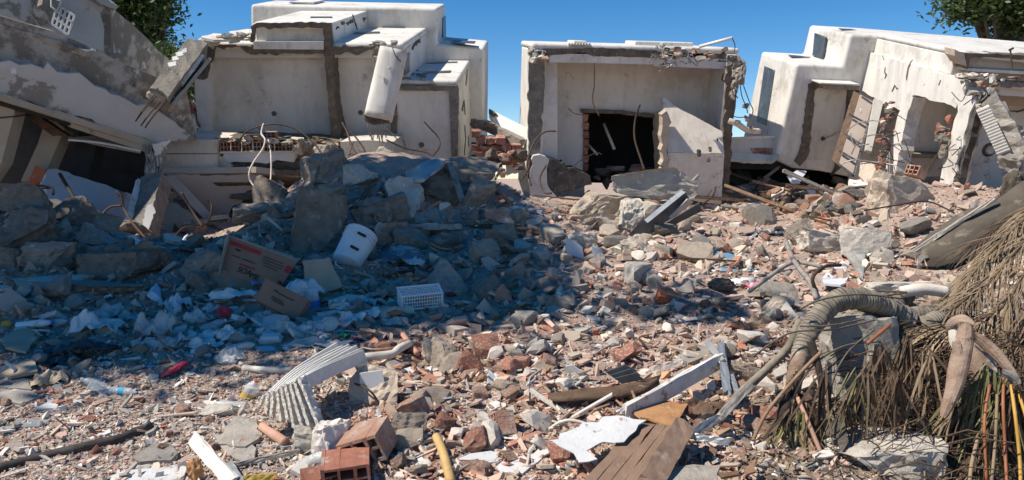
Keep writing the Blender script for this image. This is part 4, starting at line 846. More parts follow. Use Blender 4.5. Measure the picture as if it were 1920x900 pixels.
tube('hanging_pipe', [(128, 262, 12.05), (190, 268, 12.2), (264, 283, 12.4)], .02, M['plw'], ha)
tube('hanging_cable', [(-10, 222, 11.1), (30, 218, 11.1), (60, 216, 11.5), (130, 226, 12)], .012, M['cable'], ha)
o = plate('brick_frame', [(66, 310, 12.0), (86, 318, 12.0), (78, 342, 11.9), (54, 340, 11.9)], .1, M['orange'], ha)
# fallen slabs beneath
def solo(o, label, cat, group=None): return tag(o, label, cat, group)
solo(plate('fallen_slab', [(75, 345, 11.2), (85, 325, 11.4), (90, 317, 11.5), (104, 316, 11.6), (252, 364, 12.2), (240, 380, 12.0), (228, 420, 11.5), (150, 402, 11.1), (95, 372, 11.0)], .22, M['mouldlight'], None, .012), 'large pale grey slab lying tipped below the tilted building', 'slab')
solo(plate('fallen_slab', [(268, 376, 12.6), (330, 382, 12.8), (372, 410, 12.5), (352, 440, 12.0), (300, 438, 12.0), (266, 432, 12.1)], .25, M['beige'], None, .012), 'tan block lying in the dark hollow right of the stub pillar', 'slab')
solo(plate('fallen_slab', [(158, 400, 11.0), (212, 425, 10.9), (222, 445, 10.7), (200, 442, 10.7), (160, 416, 10.8)], .1, M['mouldlight'], None, .01), 'thin pale strip of slab edge lying below the large pale grey slab', 'slab')
solo(plate('fallen_slab', [(75, 372, 9.9), (108, 370, 10.2), (135, 392, 10.3), (206, 470, 9.6), (196, 482, 9.3), (156, 490, 9.1), (100, 402, 9.6)], .22, M['concg'], None, .02), 'shaded grey slab tilted steeply in the dark rubble at the far left', 'slab')
# ================================================================== loose rubble
def hullproto(r_, kind):
    bm = bmesh.new()
    if kind == 'chunk':
        for _ in range(8):
            v = Vector([r_.gauss(0, 1) for _ in range(3)]).normalized() * r_.uniform(.6, 1.15); bm.verts.new((v.x * 1.1, v.y * .8, v.z * .65))
        bmesh.ops.convex_hull(bm, input=bm.verts)
    elif kind == 'shard':
        n = r_.randint(4, 6); a0 = r_.random() * 6
        ang = sorted([a0 + 2 * math.pi * (k + r_.uniform(-.3, .3)) / n for k in range(n)])
        rr = [r_.uniform(.6, 1.1) for _ in ang]; t = r_.uniform(.08, .18)
        for z in (-t, t):
            for a_, q in zip(ang, rr): bm.verts.new((math.cos(a_) * q, math.sin(a_) * q * .8, z + r_.uniform(-.02, .02)))
        bmesh.ops.convex_hull(bm, input=bm.verts)
    elif kind == 'splinter':
        for x in (-1, 1):
            for y in (-.09, .09):
                for z in (-.05, .05): bm.verts.new((x * r_.uniform(.75, 1), y * r_.uniform(.5, 1.3), z * r_.uniform(.5, 1.3)))
        bmesh.ops.convex_hull(bm, input=bm.verts)
    dl = [v for v in bm.verts if not v.link_faces]; bmesh.ops.delete(bm, geom=dl, context='VERTS')
    bmesh.ops.triangulate(bm, faces=bm.faces); bm.verts.index_update()
    V = np.array([v.co[:] for v in bm.verts]); F = np.array([[v.index for v in f.verts] for f in bm.faces]); bm.free(); return V, F
r5 = random.Random(5)
PR = {k: [hullproto(r5, k) for _ in range(n)] for k, n in (('chunk', 26), ('shard', 14), ('splinter', 8))}
def rotm(n):
    q = nr.normal(size=(n, 4)); q /= np.linalg.norm(q, axis=1)[:, None]; w_, x, y, z = q.T
    return np.stack([np.stack([1 - 2 * (y * y + z * z), 2 * (x * y - z * w_), 2 * (x * z + y * w_)], 1), np.stack([2 * (x * y + z * w_), 1 - 2 * (x * x + z * z), 2 * (y * z - x * w_)], 1), np.stack([2 * (x * z - y * w_), 2 * (y * z + x * w_), 1 - 2 * (x * x + y * y)], 1)], 1)
# debris palettes by zone; shaded zones are browned to offset the blue shade
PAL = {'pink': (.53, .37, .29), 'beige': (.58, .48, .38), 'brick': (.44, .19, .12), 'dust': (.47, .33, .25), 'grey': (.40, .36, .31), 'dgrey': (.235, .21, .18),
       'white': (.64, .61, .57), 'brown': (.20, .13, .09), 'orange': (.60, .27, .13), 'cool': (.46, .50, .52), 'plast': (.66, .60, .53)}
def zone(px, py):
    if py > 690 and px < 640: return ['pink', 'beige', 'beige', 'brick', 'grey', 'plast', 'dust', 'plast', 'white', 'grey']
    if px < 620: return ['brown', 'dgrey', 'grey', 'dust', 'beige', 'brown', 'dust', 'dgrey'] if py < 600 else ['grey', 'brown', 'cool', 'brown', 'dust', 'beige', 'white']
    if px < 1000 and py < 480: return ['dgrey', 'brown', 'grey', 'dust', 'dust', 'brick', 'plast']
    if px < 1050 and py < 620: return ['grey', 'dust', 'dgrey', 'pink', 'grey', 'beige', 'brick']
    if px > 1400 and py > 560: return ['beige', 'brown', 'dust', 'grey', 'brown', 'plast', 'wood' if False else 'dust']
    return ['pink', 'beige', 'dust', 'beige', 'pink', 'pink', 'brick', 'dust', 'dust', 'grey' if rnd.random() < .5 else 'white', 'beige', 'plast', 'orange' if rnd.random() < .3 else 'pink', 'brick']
def pieces(name, n, smin, smax, kinds, region, pw=1.8, lift=.15, flat=False):
    x0, y0, x1, y1 = region; VV, FF, CC = [], [], []; off = 0
    xs_ = nr.uniform(x0, x1, n); ys_ = nr.uniform(y0, y1, n)
    pos, col, kk = [], [], []
    for x, y in zip(xs_, ys_):
        h = BVH.ray_cast(CP, ray(x, y).normalized(), 60)[0]
        if h is None or h.y > 15 or h.y < 2.2: continue
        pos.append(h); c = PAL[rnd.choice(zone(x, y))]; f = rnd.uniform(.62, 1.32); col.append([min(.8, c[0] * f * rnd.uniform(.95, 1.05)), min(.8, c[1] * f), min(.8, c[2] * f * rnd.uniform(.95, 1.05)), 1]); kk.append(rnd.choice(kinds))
    pos = np.array(pos); col = np.array(col); m = len(pos); kk = np.array(kk)
    # size: many small, few large; a little larger with distance so far pieces still read
    s = smin + (smax - smin) * nr.random(m) ** pw; s *= (.55 + .085 * pos[:, 1])
    Rm = rotm(m)
    for k in set(kk):
        for i, (V, Fc) in enumerate(PR[k]):
            idx = np.where((kk == k) & (np.arange(m) % len(PR[k]) == i))[0]
            if len(idx) == 0: continue
            sc_ = s[idx][:, None] * nr.uniform(.65, 1.25, (len(idx), 3)) * (2.3 if k == 'splinter' else 1.15 if k == 'shard' else .8)
            Rk = Rm[idx]
            if k != 'chunk':   # flat things lie flat-ish
                t = nr.normal(0, .35, (len(idx), 2)); a = nr.uniform(0, 6.28, len(idx)); ca, sa = np.cos(a), np.sin(a); z = np.zeros_like(a); o1 = np.ones_like(a)
                Rz = np.stack([np.stack([ca, -sa, z], 1), np.stack([sa, ca, z], 1), np.stack([z, z, o1], 1)], 1)
                cx, sx, cy, sy = np.cos(t[:, 0]), np.sin(t[:, 0]), np.cos(t[:, 1]), np.sin(t[:, 1])
                Rx = np.stack([np.stack([o1, z, z], 1), np.stack([z, cx, -sx], 1), np.stack([z, sx, cx], 1)], 1)
                Ry = np.stack([np.stack([cy, z, sy], 1), np.stack([z, o1, z], 1), np.stack([-sy, z, cy], 1)], 1)
                Rk = Rx @ Ry @ Rz
            Wd = np.einsum('nij,nvj->nvi', Rk, V[None] * sc_[:, None, :]) + pos[idx][:, None, :]
            Wd[:, :, 2] += (s[idx] * lift * nr.uniform(-.6, 2.2, len(idx)))[:, None]
            nv = len(V); VV.append(Wd.reshape(-1, 3)); FF.append((Fc[None] + (off + np.arange(len(idx)) * nv)[:, None, None]).reshape(-1, 3)); CC.append(np.repeat(col[idx], nv, 0)); off += nv * len(idx)
    V = np.concatenate(VV).astype(np.float32); F = np.concatenate(FF).astype(np.int32); C = np.concatenate(CC).astype(np.float32)
    me = bpy.data.meshes.new(name); me.vertices.add(len(V)); me.vertices.foreach_set('co', V.ravel()); me.loops.add(F.size); me.loops.foreach_set('vertex_index', F.ravel())
    me.polygons.add(len(F)); me.polygons.foreach_set('loop_start', np.arange(0, F.size, 3, dtype=np.int32)); me.update()
    at = me.color_attributes.new('tone', 'FLOAT_COLOR', 'POINT'); at.data.foreach_set('color', C.ravel()); me.materials.append(M['mix']); me.shade_flat()
    o = bpy.data.objects.new(name, me); COL.objects.link(o); o['kind'] = 'stuff'; return o
ALLR = (-350, 330, 2270, 1080)
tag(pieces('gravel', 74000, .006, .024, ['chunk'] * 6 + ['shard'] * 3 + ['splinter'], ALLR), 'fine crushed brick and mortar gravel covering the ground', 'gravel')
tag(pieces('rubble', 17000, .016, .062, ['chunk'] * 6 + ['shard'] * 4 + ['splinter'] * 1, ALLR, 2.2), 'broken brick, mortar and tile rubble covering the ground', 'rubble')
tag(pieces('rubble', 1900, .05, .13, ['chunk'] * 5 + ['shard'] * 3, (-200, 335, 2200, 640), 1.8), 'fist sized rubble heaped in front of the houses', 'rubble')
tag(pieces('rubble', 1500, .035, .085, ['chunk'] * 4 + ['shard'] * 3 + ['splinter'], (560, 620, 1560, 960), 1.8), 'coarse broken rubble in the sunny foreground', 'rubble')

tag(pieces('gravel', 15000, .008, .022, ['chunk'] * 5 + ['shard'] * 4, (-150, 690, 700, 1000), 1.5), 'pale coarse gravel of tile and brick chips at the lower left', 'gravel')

# individually pickable fragments; meshes are shared within a kind
def proto_mesh(name, vs, fs, mat):
    me = bpy.data.meshes.new(name); me.from_pydata([tuple(v) for v in vs], [], fs); me.materials.append(mat); return me
def frag_protos(name, mats, n, kind, seed):
    out_ = []
    for i in range(n):
        m = mats[i % len(mats)]
        if kind == 'rock': vs, fs = rock_geo(seed + i, (1.45, 1.15, .95), 3, 6, .06)
        elif kind == 'rocks': vs, fs = rock_geo(seed + i, (1.5, 1.2, 1.0), 2, 5, .05)
        elif kind == 'shard':
            r2 = random.Random(seed + i); k = r2.randint(4, 6); pts = [Vector((math.cos(6.28 * j / k) * r2.uniform(.4, .62), math.sin(6.28 * j / k) * r2.uniform(.32, .5), 0)) for j in range(k)]
            pts = [Vector((q.x, q.y, 0)) for q in jag(pts, .02, .12, r=r2)]; vs, fs = extrude(pts, Vector((0, 0, r2.uniform(.05, .09))))
        elif kind == 'stick':
            r2 = random.Random(seed + i); p_ = [Vector((x, r2.gauss(0, .03), r2.gauss(0, .015))) for x in np.linspace(-.5, .5, 6)]; vs, fs = tube_geo(p_, .035, 4, lambda t: .6 + .5 * math.sin(t * 3.1) + r2.uniform(-.15, .15))
            vs = [Vector((v.x, v.y * 1.3, v.z * .7)) for v in vs]
        elif kind == 'halfbrick':
            r2 = random.Random(seed + i); parts = []; L = r2.uniform(.6, 1)
            t = .07
            for a_ in (-.5, -.167, .167, .5 - t): parts.append(box_geo(L, t, .55, Matrix.Translation((0, a_ + t / 2, 0))))
            for a_ in (-.275, 0, .275 - t): parts.append(box_geo(L - .01, 1 - .01, t, Matrix.Translation((0, 0, a_ + t / 2))))
            vs, fs = merge(parts); vs = [v + Vector([r2.gauss(0, .008) for _ in range(3)]) + (Vector((abs(v.y) * r2.uniform(-.2, .2), 0, 0)) if v.x > 0 else Vector()) for v in vs]
        me = proto_mesh(name, vs, fs, m); out_.append(me)
    return out_

LM = [(665, 465, 'the white bucket'), (480, 480, 'the large cardboard box'), (787, 557, 'the lattice crate'), (583, 425, 'the huge rounded boulder'), (800, 320, 'the torn metal sheet'), (325, 500, 'the pale blue beam'), (150, 450, 'the steep grey slab'), (40, 440, 'the massive far left boulder'),
      (260, 440, 'the stub pillar'), (130, 640, 'the long black bag'), (40, 690, 'the folded tan cardboard'), (220, 735, 'the crushed bottles'), (330, 690, 'the crimson scoop'), (520, 580, 'the smaller cardboard box'), (641, 624, 'the green bag'), (840, 460, 'the conduit bundle'), (945, 462, 'the bright blue scrap'),
      (1080, 465, 'the standing pale shard'), (1130, 400, 'the tan slabs'), (1240, 410, 'the dark metal channel'), (1300, 418, 'the pinkish tan boulder'), (1432, 432, 'the dark blue cloth'), (1625, 450, 'the square pale block'), (1700, 370, 'the broad tan slab'), (1600, 495, 'the bent gutter'), (1565, 520, 'the pale plate'),
      (1420, 530, 'the pink cloth'), (1255, 555, 'the orange clay block'), (970, 580, 'the long pale batten'), (1500, 480, 'the twisted root'), (560, 700, 'the foam panels'), (704, 722, 'the tiled block'), (690, 825, 'the large hollow brick'), (400, 860, 'the white painted board'), (150, 840, 'the black hose'), (90, 758, 'the white rectangular tile'),
      (510, 812, 'the pink pipe stub'), (740, 658, 'the crooked white pipe'), (835, 672, 'the angular grey lump'), (832, 850, 'the ochre pipe'), (940, 795, 'the brick corner'), (980, 865, 'the peeled paint sheet'), (1110, 820, 'the peeling door'), (1130, 740, 'the curling dark strip'), (1170, 700, 'the stepped grey profile'),
      (1260, 720, 'the white door frame'), (1300, 660, 'the cement tile'), (1360, 690, 'the upright aluminium profile'), (1240, 850, 'the brown door rail'), (1480, 740, 'the brown crown shaft'), (1560, 570, 'the ringed palm stem'), (1410, 610, 'the level pinkish batten'), (950, 700, 'the middle of the sunny foreground'), (1040, 640, 'the open sunlit gravel'),
      (300, 800, 'the hose end'), (450, 735, 'the banded bottle'), (1700, 470, 'the mouldy board foot'), (1330, 480, 'the faded blue sheet'), (900, 520, 'the shaded middle gravel'),
      (1392, 345, 'the rubber loop heap'), (1492, 330, 'the square white board'), (1520, 355, 'the small pale board'), (1592, 310, 'the door panel frame'), (1465, 372, 'the leaning stick'), (1420, 300, 'the low brick patched wall'), (1355, 370, 'the centre house corner'), (1558, 396, 'the white wrapping')]
_used = set()
def describe(x, y, spx, big, kind, where):
    """label from size, kind and the nearest thing one can find; repeats share it only where nothing tells them apart"""
    size = 'tiny' if spx < 12 else 'small' if spx < 18 else 'middling' if spx < 26 else 'large' if spx < 40 else 'very large'
    c = sorted(LM, key=lambda l: (l[0] - x) ** 2 + 2.2 * (l[1] - y) ** 2)
    for l in c[:7]:
        dx, dy = x - l[0], y - l[1]; near = math.hypot(dx, dy) < 55
        w_ = ('right of' if dx > 0 else 'left of') if abs(dx) > 1.4 * abs(dy) else ('in front of' if dy > 0 else 'behind')
        if abs(dx) > 25 and abs(dy) > 18 and abs(dx) < 2.4 * abs(dy) and abs(dy) < 2.4 * abs(dx): w_ = ('ahead and ' if dy > 0 else 'beyond and ') + ('right of' if dx > 0 else 'left of')
        s_ = f"{size} {kind} {'close ' if near else ''}{w_} {l[2]}"
        if s_ not in _used: break
    _used.add(s_); return s_
KEEPOUT = [(662, 480, 55, 55), (487, 500, 95, 65), (525, 575, 65, 50), (787, 570, 60, 40), (560, 730, 85, 85), (1410, 535, 70, 25), (1255, 560, 40, 22), (690, 830, 75, 60), (704, 735, 55, 50), (325, 510, 40, 70), (508, 638, 32, 18), (460, 740, 40, 35), (1120, 820, 110, 50), (1260, 730, 110, 50), (1130, 745, 110, 25), (210, 735, 60, 20)]
KN = {'concrete_chunk': ['grey concrete chunk', 'pale concrete lump'], 'brick_fragment': ['red brick piece'], 'tile_fragment': ['white tile piece'], 'wood_splinter': ['thin wood splinter'], 'plaster_chunk': ['beige mortar lump']}
def scatter(name, protos, spots, label, cat, group, tilt=.4, sink=.25):
    kk_ = 1 if 'pale' in label and name == 'concrete_chunk' else None
    for x, y, spx, zs in spots:
        if spx > 14 and any(((x - a_) / c_) ** 2 + ((y - b_) / e_) ** 2 < 1 for a_, b_, c_, e_ in KEEPOUT): continue
        h = BVH.ray_cast(CP, ray(x, y).normalized(), 60)[0]
        if h is None or h.y > 14.8: continue
        o = bpy.data.objects.new(name, rnd.choice(protos)); COL.objects.link(o)
        s = spx * h.y / 1500; o.scale = (s * rnd.uniform(.8, 1.25), s * rnd.uniform(.8, 1.2), s * rnd.uniform(.75, 1.2))
        if cat in ('concrete', 'rubble', 'plaster'): o.rotation_euler = (rnd.gauss(0, tilt), rnd.gauss(0, tilt), rnd.uniform(0, 6.28)); h = h + Vector((0, 0, s * sink))
        else: o.rotation_euler = (rnd.gauss(0, tilt), rnd.gauss(0, tilt), rnd.uniform(0, 6.28)); h = h + Vector((0, 0, s * sink))
        o.location = h; tag(o, describe(x, y, spx, 0, KN[name][0 if kk_ is None else kk_], ''), cat, group)
def spots(n, reg, s0, s1, pw=2.0, zs=1, keep=None):
    o = []
    while len(o) < n:
        x, y = rnd.uniform(reg[0], reg[2]), rnd.uniform(reg[1], reg[3])
        if keep and not keep(x, y): continue
        o.append((x, y, s0 + (s1 - s0) * rnd.random() ** pw, zs))
    return o
cg = frag_protos('concrete_chunk', [M['concgd'], M['concg'], M['concgd']], 12, 'rock', 900)
cs = frag_protos('concrete_chunk', [M['concg'], M['conc'], M['conct']], 12, 'rocks', 930)
scatter('concrete_chunk', cg, spots(80, (0, 360, 960, 560), 16, 58, 1.6), 'grey concrete chunk in the shaded rubble heap below the first white house and tilted building', 'concrete', 'grey chunks in the shaded heap')
scatter('concrete_chunk', cs, spots(90, (-40, 420, 1050, 700), 10, 28, 1.8), 'small grey concrete chunk among the rubbish in the tree shade', 'concrete', 'small chunks in the tree shade')
scatter('concrete_chunk', cs, spots(120, (960, 370, 1760, 620), 10, 46, 2.4), 'dusty pale concrete lump in the open rubble before the centre and right houses', 'concrete', 'pale lumps in the open rubble')
bf = frag_protos('brick_fragment', [M['brickd'], M['brick'], M['brickd']], 9, 'rocks', 950) + frag_protos('brick_fragment', [M['brickd'], M['brick']], 3, 'halfbrick', 960) + frag_protos('brick_fragment', [M['brick'], M['brickd'], M['orange']], 6, 'shard', 970)
scatter('brick_fragment', bf, spots(130, (700, 640, 1500, 890), 14, 50, 2.4), 'broken red brick piece in the sunlit foreground rubble', 'brick', 'brick pieces in the foreground')
scatter('brick_fragment', bf, spots(110, (900, 380, 1720, 640), 8, 22, 1.8), 'broken red brick piece further back in the pinkish rubble field', 'brick', 'brick pieces further back')
scatter('brick_fragment', bf, spots(40, (0, 720, 680, 890), 10, 22, 2), 'small red brick piece on the gravelly lower left ground', 'brick', 'brick pieces on the gravel')
tf = frag_protos('tile_fragment', [M['tile'], M['flakew'], M['tile'], M['cream']], 10, 'shard', 990)
scatter('tile_fragment', tf, spots(120, (640, 640, 1500, 895), 10, 42, 2.2), 'broken white tile piece in the sunlit foreground rubble', 'tile', 'tile pieces in the foreground', .5, .08)
scatter('tile_fragment', tf, spots(90, (940, 400, 1700, 640), 7, 20, 2.0), 'broken white tile piece further back in the rubble field', 'tile', 'tile pieces further back', .5, .08)
scatter('tile_fragment', tf, spots(50, (0, 690, 660, 890), 8, 22, 2.0), 'small white tile chip on the gravelly lower left ground', 'tile', 'tile chips on the gravel', .3, .05)
wd = frag_protos('wood_splinter', [M['wood'], M['woodg'], M['woodd'], M['whitep']], 10, 'stick', 1020)
scatter('wood_splinter', wd, spots(110, (660, 620, 1520, 895), 30, 100, 1.6), 'thin splintered wood piece in the sunlit foreground rubble', 'wood', 'splinters in the foreground', .3, .03)
scatter('wood_splinter', wd, spots(90, (300, 380, 1750, 640), 24, 70, 1.6), 'thin splintered wood piece further back in the rubble', 'wood', 'splinters further back', .35, .04)
pf = frag_protos('plaster_chunk', [M['plast'], M['conct'], M['cream']], 10, 'rocks', 1050)
scatter('plaster_chunk', pf, spots(120, (640, 640, 1480, 895), 12, 48, 2.4), 'crumbly beige mortar lump in the sunlit foreground rubble', 'plaster', 'mortar lumps in the foreground')
scatter('plaster_chunk', pf, spots(110, (960, 380, 1760, 640), 8, 24, 2.0), 'crumbly beige mortar lump further back in the rubble field', 'plaster', 'mortar lumps further back')

# ------------------------------------------------------------------ named rocks and slabs
def rock(px, py, wpx, hpx, mat, label, name='concrete_block', cat='concrete', seed=None, rot=0, dz=1.0, sub=4, rough=.06, d=None):
    if d is None: d = gd(px, py + hpx * .42)
    s = d / 1500; seed = seed if seed is not None else int(px + py); vs, fs = rock_geo(seed, (wpx * s * 1.16, max(wpx * .7, hpx) * s * dz, hpx * s * 1.2), sub, 6, rough)
    c = P(px, py, d + max(wpx * .3, hpx * .4) * s * dz * .6)
    Mx = Matrix.Translation(c) @ Matrix.Rotation(R(rot), 4, 'Y') @ Matrix.Rotation(R(random.Random(seed).uniform(-14, 14)), 4, 'Z')
    return tag(mk(name, xf(vs, Mx), fs, mat), label, cat)
C_ = M['concgd']; T_ = M['conct']; L_ = M['conc']
rock(1222, 342, 150, 52, L_, 'long pale concrete slab with a rough broken end, topmost before the centre house', rot=2, dz=.6, rough=.05, d=10.0)
rock(1130, 388, 120, 44, T_, 'tan concrete slab lying left under the long pale slab', rot=4, dz=.7, d=9.9)
rock(1135, 421, 110, 34, T_, 'flat tan concrete slab lowest in the stack before the centre house', rot=10, dz=.7, d=9.6)
rock(1182, 398, 38, 56, L_, 'upright pale chunk leaning against the tan slabs', rot=12, d=9.5)
rock(1192, 466, 56, 42, T_, 'rounded tan concrete lump below the slab stack before the centre house', rot=-14)
rock(1300, 418, 54, 38, T_, 'angular pinkish tan boulder right of the dark metal channel', rot=-12, d=9.8)
rock(1245, 432, 44, 30, C_, 'grey rock lying under the dark metal channel', rot=-8)
rock(1105, 415, 40, 26, C_, 'small grey block left of the tan slabs', rot=8)
rock(1090, 452, 52, 30, L_, 'pale block above the leaning white tile shard')
rock(1625, 452, 82, 66, L_, 'big square pale concrete block standing before the right hand house', dz=.5, rough=.035, seed=31)
rock(1700, 375, 120, 70, T_, 'broad tan slab propped at the foot of the right hand house', rot=14, dz=.6, d=10.2)
rock(1540, 452, 80, 50, L_, 'rough pale lump left of the big square block', rot=8)
rock(1500, 440, 40, 50, C_, 'pointed grey lump between the blue cloth and the square block')
rock(1588, 672, 130, 160, L_, 'very large rough concrete block behind the hanging palm fronds', dz=.7, rough=.06, d=4.75, sub=4)
rock(1650, 860, 190, 90, L_, 'large pale boulder under the palm debris near the bottom right', d=4.1, rough=.07)
rock(1700, 590, 60, 40, C_, 'grey chunk beside the palm stems under the dry leaves', d=5.4)
rock(1680, 545, 100, 28, L_, 'pale flat lump just below the mouldy leaning board', d=6.2)
rock(583, 425, 106, 112, C_, 'huge rounded grey boulder in the middle of the shaded heap', seed=77, rough=.045)
rock(600, 312, 90, 60, C_, 'brown grey boulder crowning the shaded heap', seed=78, rot=-20)
rock(680, 330, 60, 42, L_, 'sunlit topped boulder right of the crowning one', seed=79)
rock(757, 365, 74, 80, L_, 'pale rounded boulder near the torn metal sheet', seed=80)
rock(700, 396, 66, 46, C_, 'grey boulder with a pipe hole, left of the pale rounded boulder', seed=81)
rock(620, 372, 60, 34, C_, 'low grey boulder above the white plastic lid', seed=82)
rock(895, 362, 60, 54, C_, 'dark grey boulder right of the torn metal sheet', seed=83)
rock(880, 320, 100, 46, C_, 'dark grey boulder on top of the heap, right side', seed=84, rot=6)
rock(828, 362, 60, 50, M['rawbrown'], 'brown boulder in the hollow beneath the torn metal sheet', seed=85)
rock(912, 470, 60, 46, C_, 'round grey boulder right of the clay pipe coil', seed=86)
rock(945, 440, 54, 40, C_, 'grey boulder above the bright blue plastic scrap', seed=87)
rock(935, 402, 52, 34, M['brickd'], 'dark red broken brick block below the fallen brick wall', seed=88, name='brick_block', cat='brick')
rock(740, 440, 56, 40, M['brickd'], 'reddish block behind the crumpled foil sheet', seed=89, name='brick_block', cat='brick')
rock(520, 340, 90, 40, C_, 'grey slab chunk on the upper left slope of the heap', seed=90, rot=-18)
rock(480, 400, 80, 40, C_, 'dark chunk above the large cardboard box', seed=91)
rock(390, 500, 90, 60, C_, 'grey block just left of the large cardboard box', seed=92)
rock(40, 440, 120, 90, C_, 'massive dark grey boulder at the far left edge', seed=93)
rock(30, 380, 100, 60, C_, 'dark boulder above the massive one at the far left', seed=94)
rock(95, 480, 90, 50, C_, 'shaded boulder right of the massive far left one', seed=95)
rock(235, 500, 120, 56, C_, 'dark boulder right of the steeply tilted slab', seed=96)
rock(270, 480, 90, 60, C_, 'dark grey boulder left of the pale blue beam', seed=101, rot=-20)
rock(190, 540, 130, 26, C_, 'long flat shaded slab lump in the rubbish at left', seed=97)
rock(100, 530, 120, 22, L_, 'pale flat slab lump in the shaded rubbish', seed=98)
rock(815, 655, 46, 52, T_, 'rounded tan lump behind the pipe with the swollen joint', seed=99)
rock(835, 672, 50, 56, C_, 'grey angular lump beside the rounded tan lump', seed=100)
o = rock(704, 722, 84, 74, T_, 'tan mortar block carrying a white tile face', name='tiled_block', seed=44, rough=.07)
d0 = gd(704, 752) - .03
tile = plate('tile_face', [(674, 700, d0), (716, 694, d0), (722, 722, d0), (718, 752, d0), (676, 750, d0)], .012, M['tile'], o, j=.004)
rock(770, 800, 60, 50, C_, 'grey lump right of the broken hollow brick', seed=45)
rock(585, 830, 70, 50, L_, 'pale grey lump left of the broken hollow brick', seed=46)
rock(625, 832, 56, 76, M['plast'], 'yellowish broken mortar face joined to the hollow brick', seed=47)
rock(1215, 584, 40, 24, T_, 'small tan stone behind the curling timber strip', seed=48)
rock(1395, 700, 60, 40, C_, 'grey chunk between the aluminium profiles', seed=49)
rock(420, 770, 70, 24, L_, 'low pale lump by the clear ribbed tube', seed=51)
rock(1620, 570, 60, 34, C_, 'grey lump on the palm stem bend', seed=52, d=5.0)
rock(1255, 555, 50, 28, M['orange'], 'bright orange clay block in the middle of the rubble field', seed=53, name='clay_block', cat='brick', dz=.8)
rock(1450, 575, 60, 36, T_, 'tan clod with a paper bag beside it', seed=54)
# big broken hollow brick in the foreground
def hb_world(label, px, py, wpx, d, rz, rx, ry, mat='brickd', name='broken_hollow_brick'):
    s = wpx * d / 1500; parts = []; t = .07
    for a_ in (-.5, -.17, .17, .5 - t): parts.append(box_geo(1.0, t, .62, Matrix.Translation((0, a_ + t / 2, 0))))
    for a_ in (-.31, -.035, .31 - t): parts.append(box_geo(.99, .99, t, Matrix.Translation((0, 0, a_ + t / 2))))
    vs, fs = merge(parts); r2 = random.Random(int(px)); 
    vs = [v + Vector([r2.gauss(0, .008) for _ in range(3)]) - Vector(((.25 * abs(v.y + .3) if v.x < 0 else 0) * -1, 0, 0)) for v in vs]
    Mx = Matrix.Translation(P(px, py, d)) @ Matrix.Rotation(R(rz), 4, 'Z') @ Matrix.Rotation(R(rx), 4, 'X') @ Matrix.Rotation(R(ry), 4, 'Y') @ Matrix.Scale(s, 4)
    return tag(mk(name, xf(vs, Mx), fs, M[mat]), label, 'brick')
hb_world('large broken hollow clay brick showing its square cells in the foreground', 692, 826, 86, gd(692, 858) + .02, -105, 20, 14)
hb_world('flat broken clay brick lying below the large hollow one at the bottom edge', 650, 880, 90, gd(650, 898), -80, 5, 8, 'brick')
hb_world('small brick shell lying right of the pink clay pipe stub', 600, 900, 60, gd(600, 915), -60, 5, 8, 'brick')
hb_world('broken brick corner standing at the left of the cardboard scraps in front', 940, 795, 46, gd(940, 815), 20, 60, 4, 'brickd')
hb_world('broken hollow brick resting high against the post of the right hand house', 1716, 322, 30, 11.3, 30, 10, 20, 'brickd')
# ================================================================== rubbish and single finds
def off(px, py, k=.0): return gd(px, py) - k
def pl(name, pts, th, mat, label, cat, j=.004, lift=0, group=None, seg=.06, wob=0):
    """flat thing resting on the rubble: each corner at the ground distance under its own picture point, or a given one"""
    q = [(p[0], p[1], p[2] if len(p) > 2 else gd(p[0], p[1]) - lift) for p in pts]
    return tag(plate(name, q, th, M[mat], None, j, seg), label, cat, group)
def bent(name, rows, th, mat, label, cat, lift=0):
    """strip of quads following rows of picture points (each row: list of (px,py,d or offset toward viewer))"""
    g = [[P(x, y, gd(x, y) - k) if k < 2 else P(x, y, k) for x, y, k in r_] for r_ in rows]; n, m = len(g), len(g[0]); vs, fs = [], []
    for i in range(n):
        for j2 in range(m): vs.append(g[i][j2])
    for i in range(n):
        for j2 in range(m):
            q = g[i][j2]; vs.append(q - (CP - q).normalized() * th)
    N_ = n * m
    for i in range(n - 1):
        for j2 in range(m - 1):
            a_ = i * m + j2; fs.append([a_, a_ + 1, a_ + m + 1, a_ + m]); fs.append([N_ + a_ + m, N_ + a_ + m + 1, N_ + a_ + 1, N_ + a_])
    for i in range(n - 1):
        for j2 in (0, m - 1): a_ = i * m + j2; fs.append([a_, a_ + m, N_ + a_ + m, N_ + a_])
    for j2 in range(m - 1):
        for i in (0, n - 1): a_ = i * m + j2; fs.append([a_, a_ + 1, N_ + a_ + 1, N_ + a_])
    return tag(mk(name, vs, fs, M[mat], None, smooth=True), label, cat)
def ln(name, pts, rad, mat, label, cat, n=6, k=5, group=None, rfun=None, sp=True):
    q = [P(p[0], p[1], (gd(p[0], p[1]) - (p[2] if len(p) > 2 else .03)) if (len(p) < 3 or p[2] < 2) else p[2]) for p in pts]
    return tag(tube(name, q, rad, M[mat], None, n, k, rfun, sp), label, cat, group)
def brd(name, a_, b_, wpx, dpx, mat, label, cat, tilt=0, j=.004, group=None):
    f = lambda p: P(p[0], p[1], gd(p[0], p[1]) - (p[2] if len(p) > 2 else .03)) if (len(p) < 3 or p[2] < 2) else P(*p)
    p0, p1 = f(a_), f(b_); s = (p0.y + p1.y) / 3000
    return tag(bar_box(name, p0, p1, wpx * s, dpx * s, M[mat], None, tilt, j, rows=8), label, cat, group)
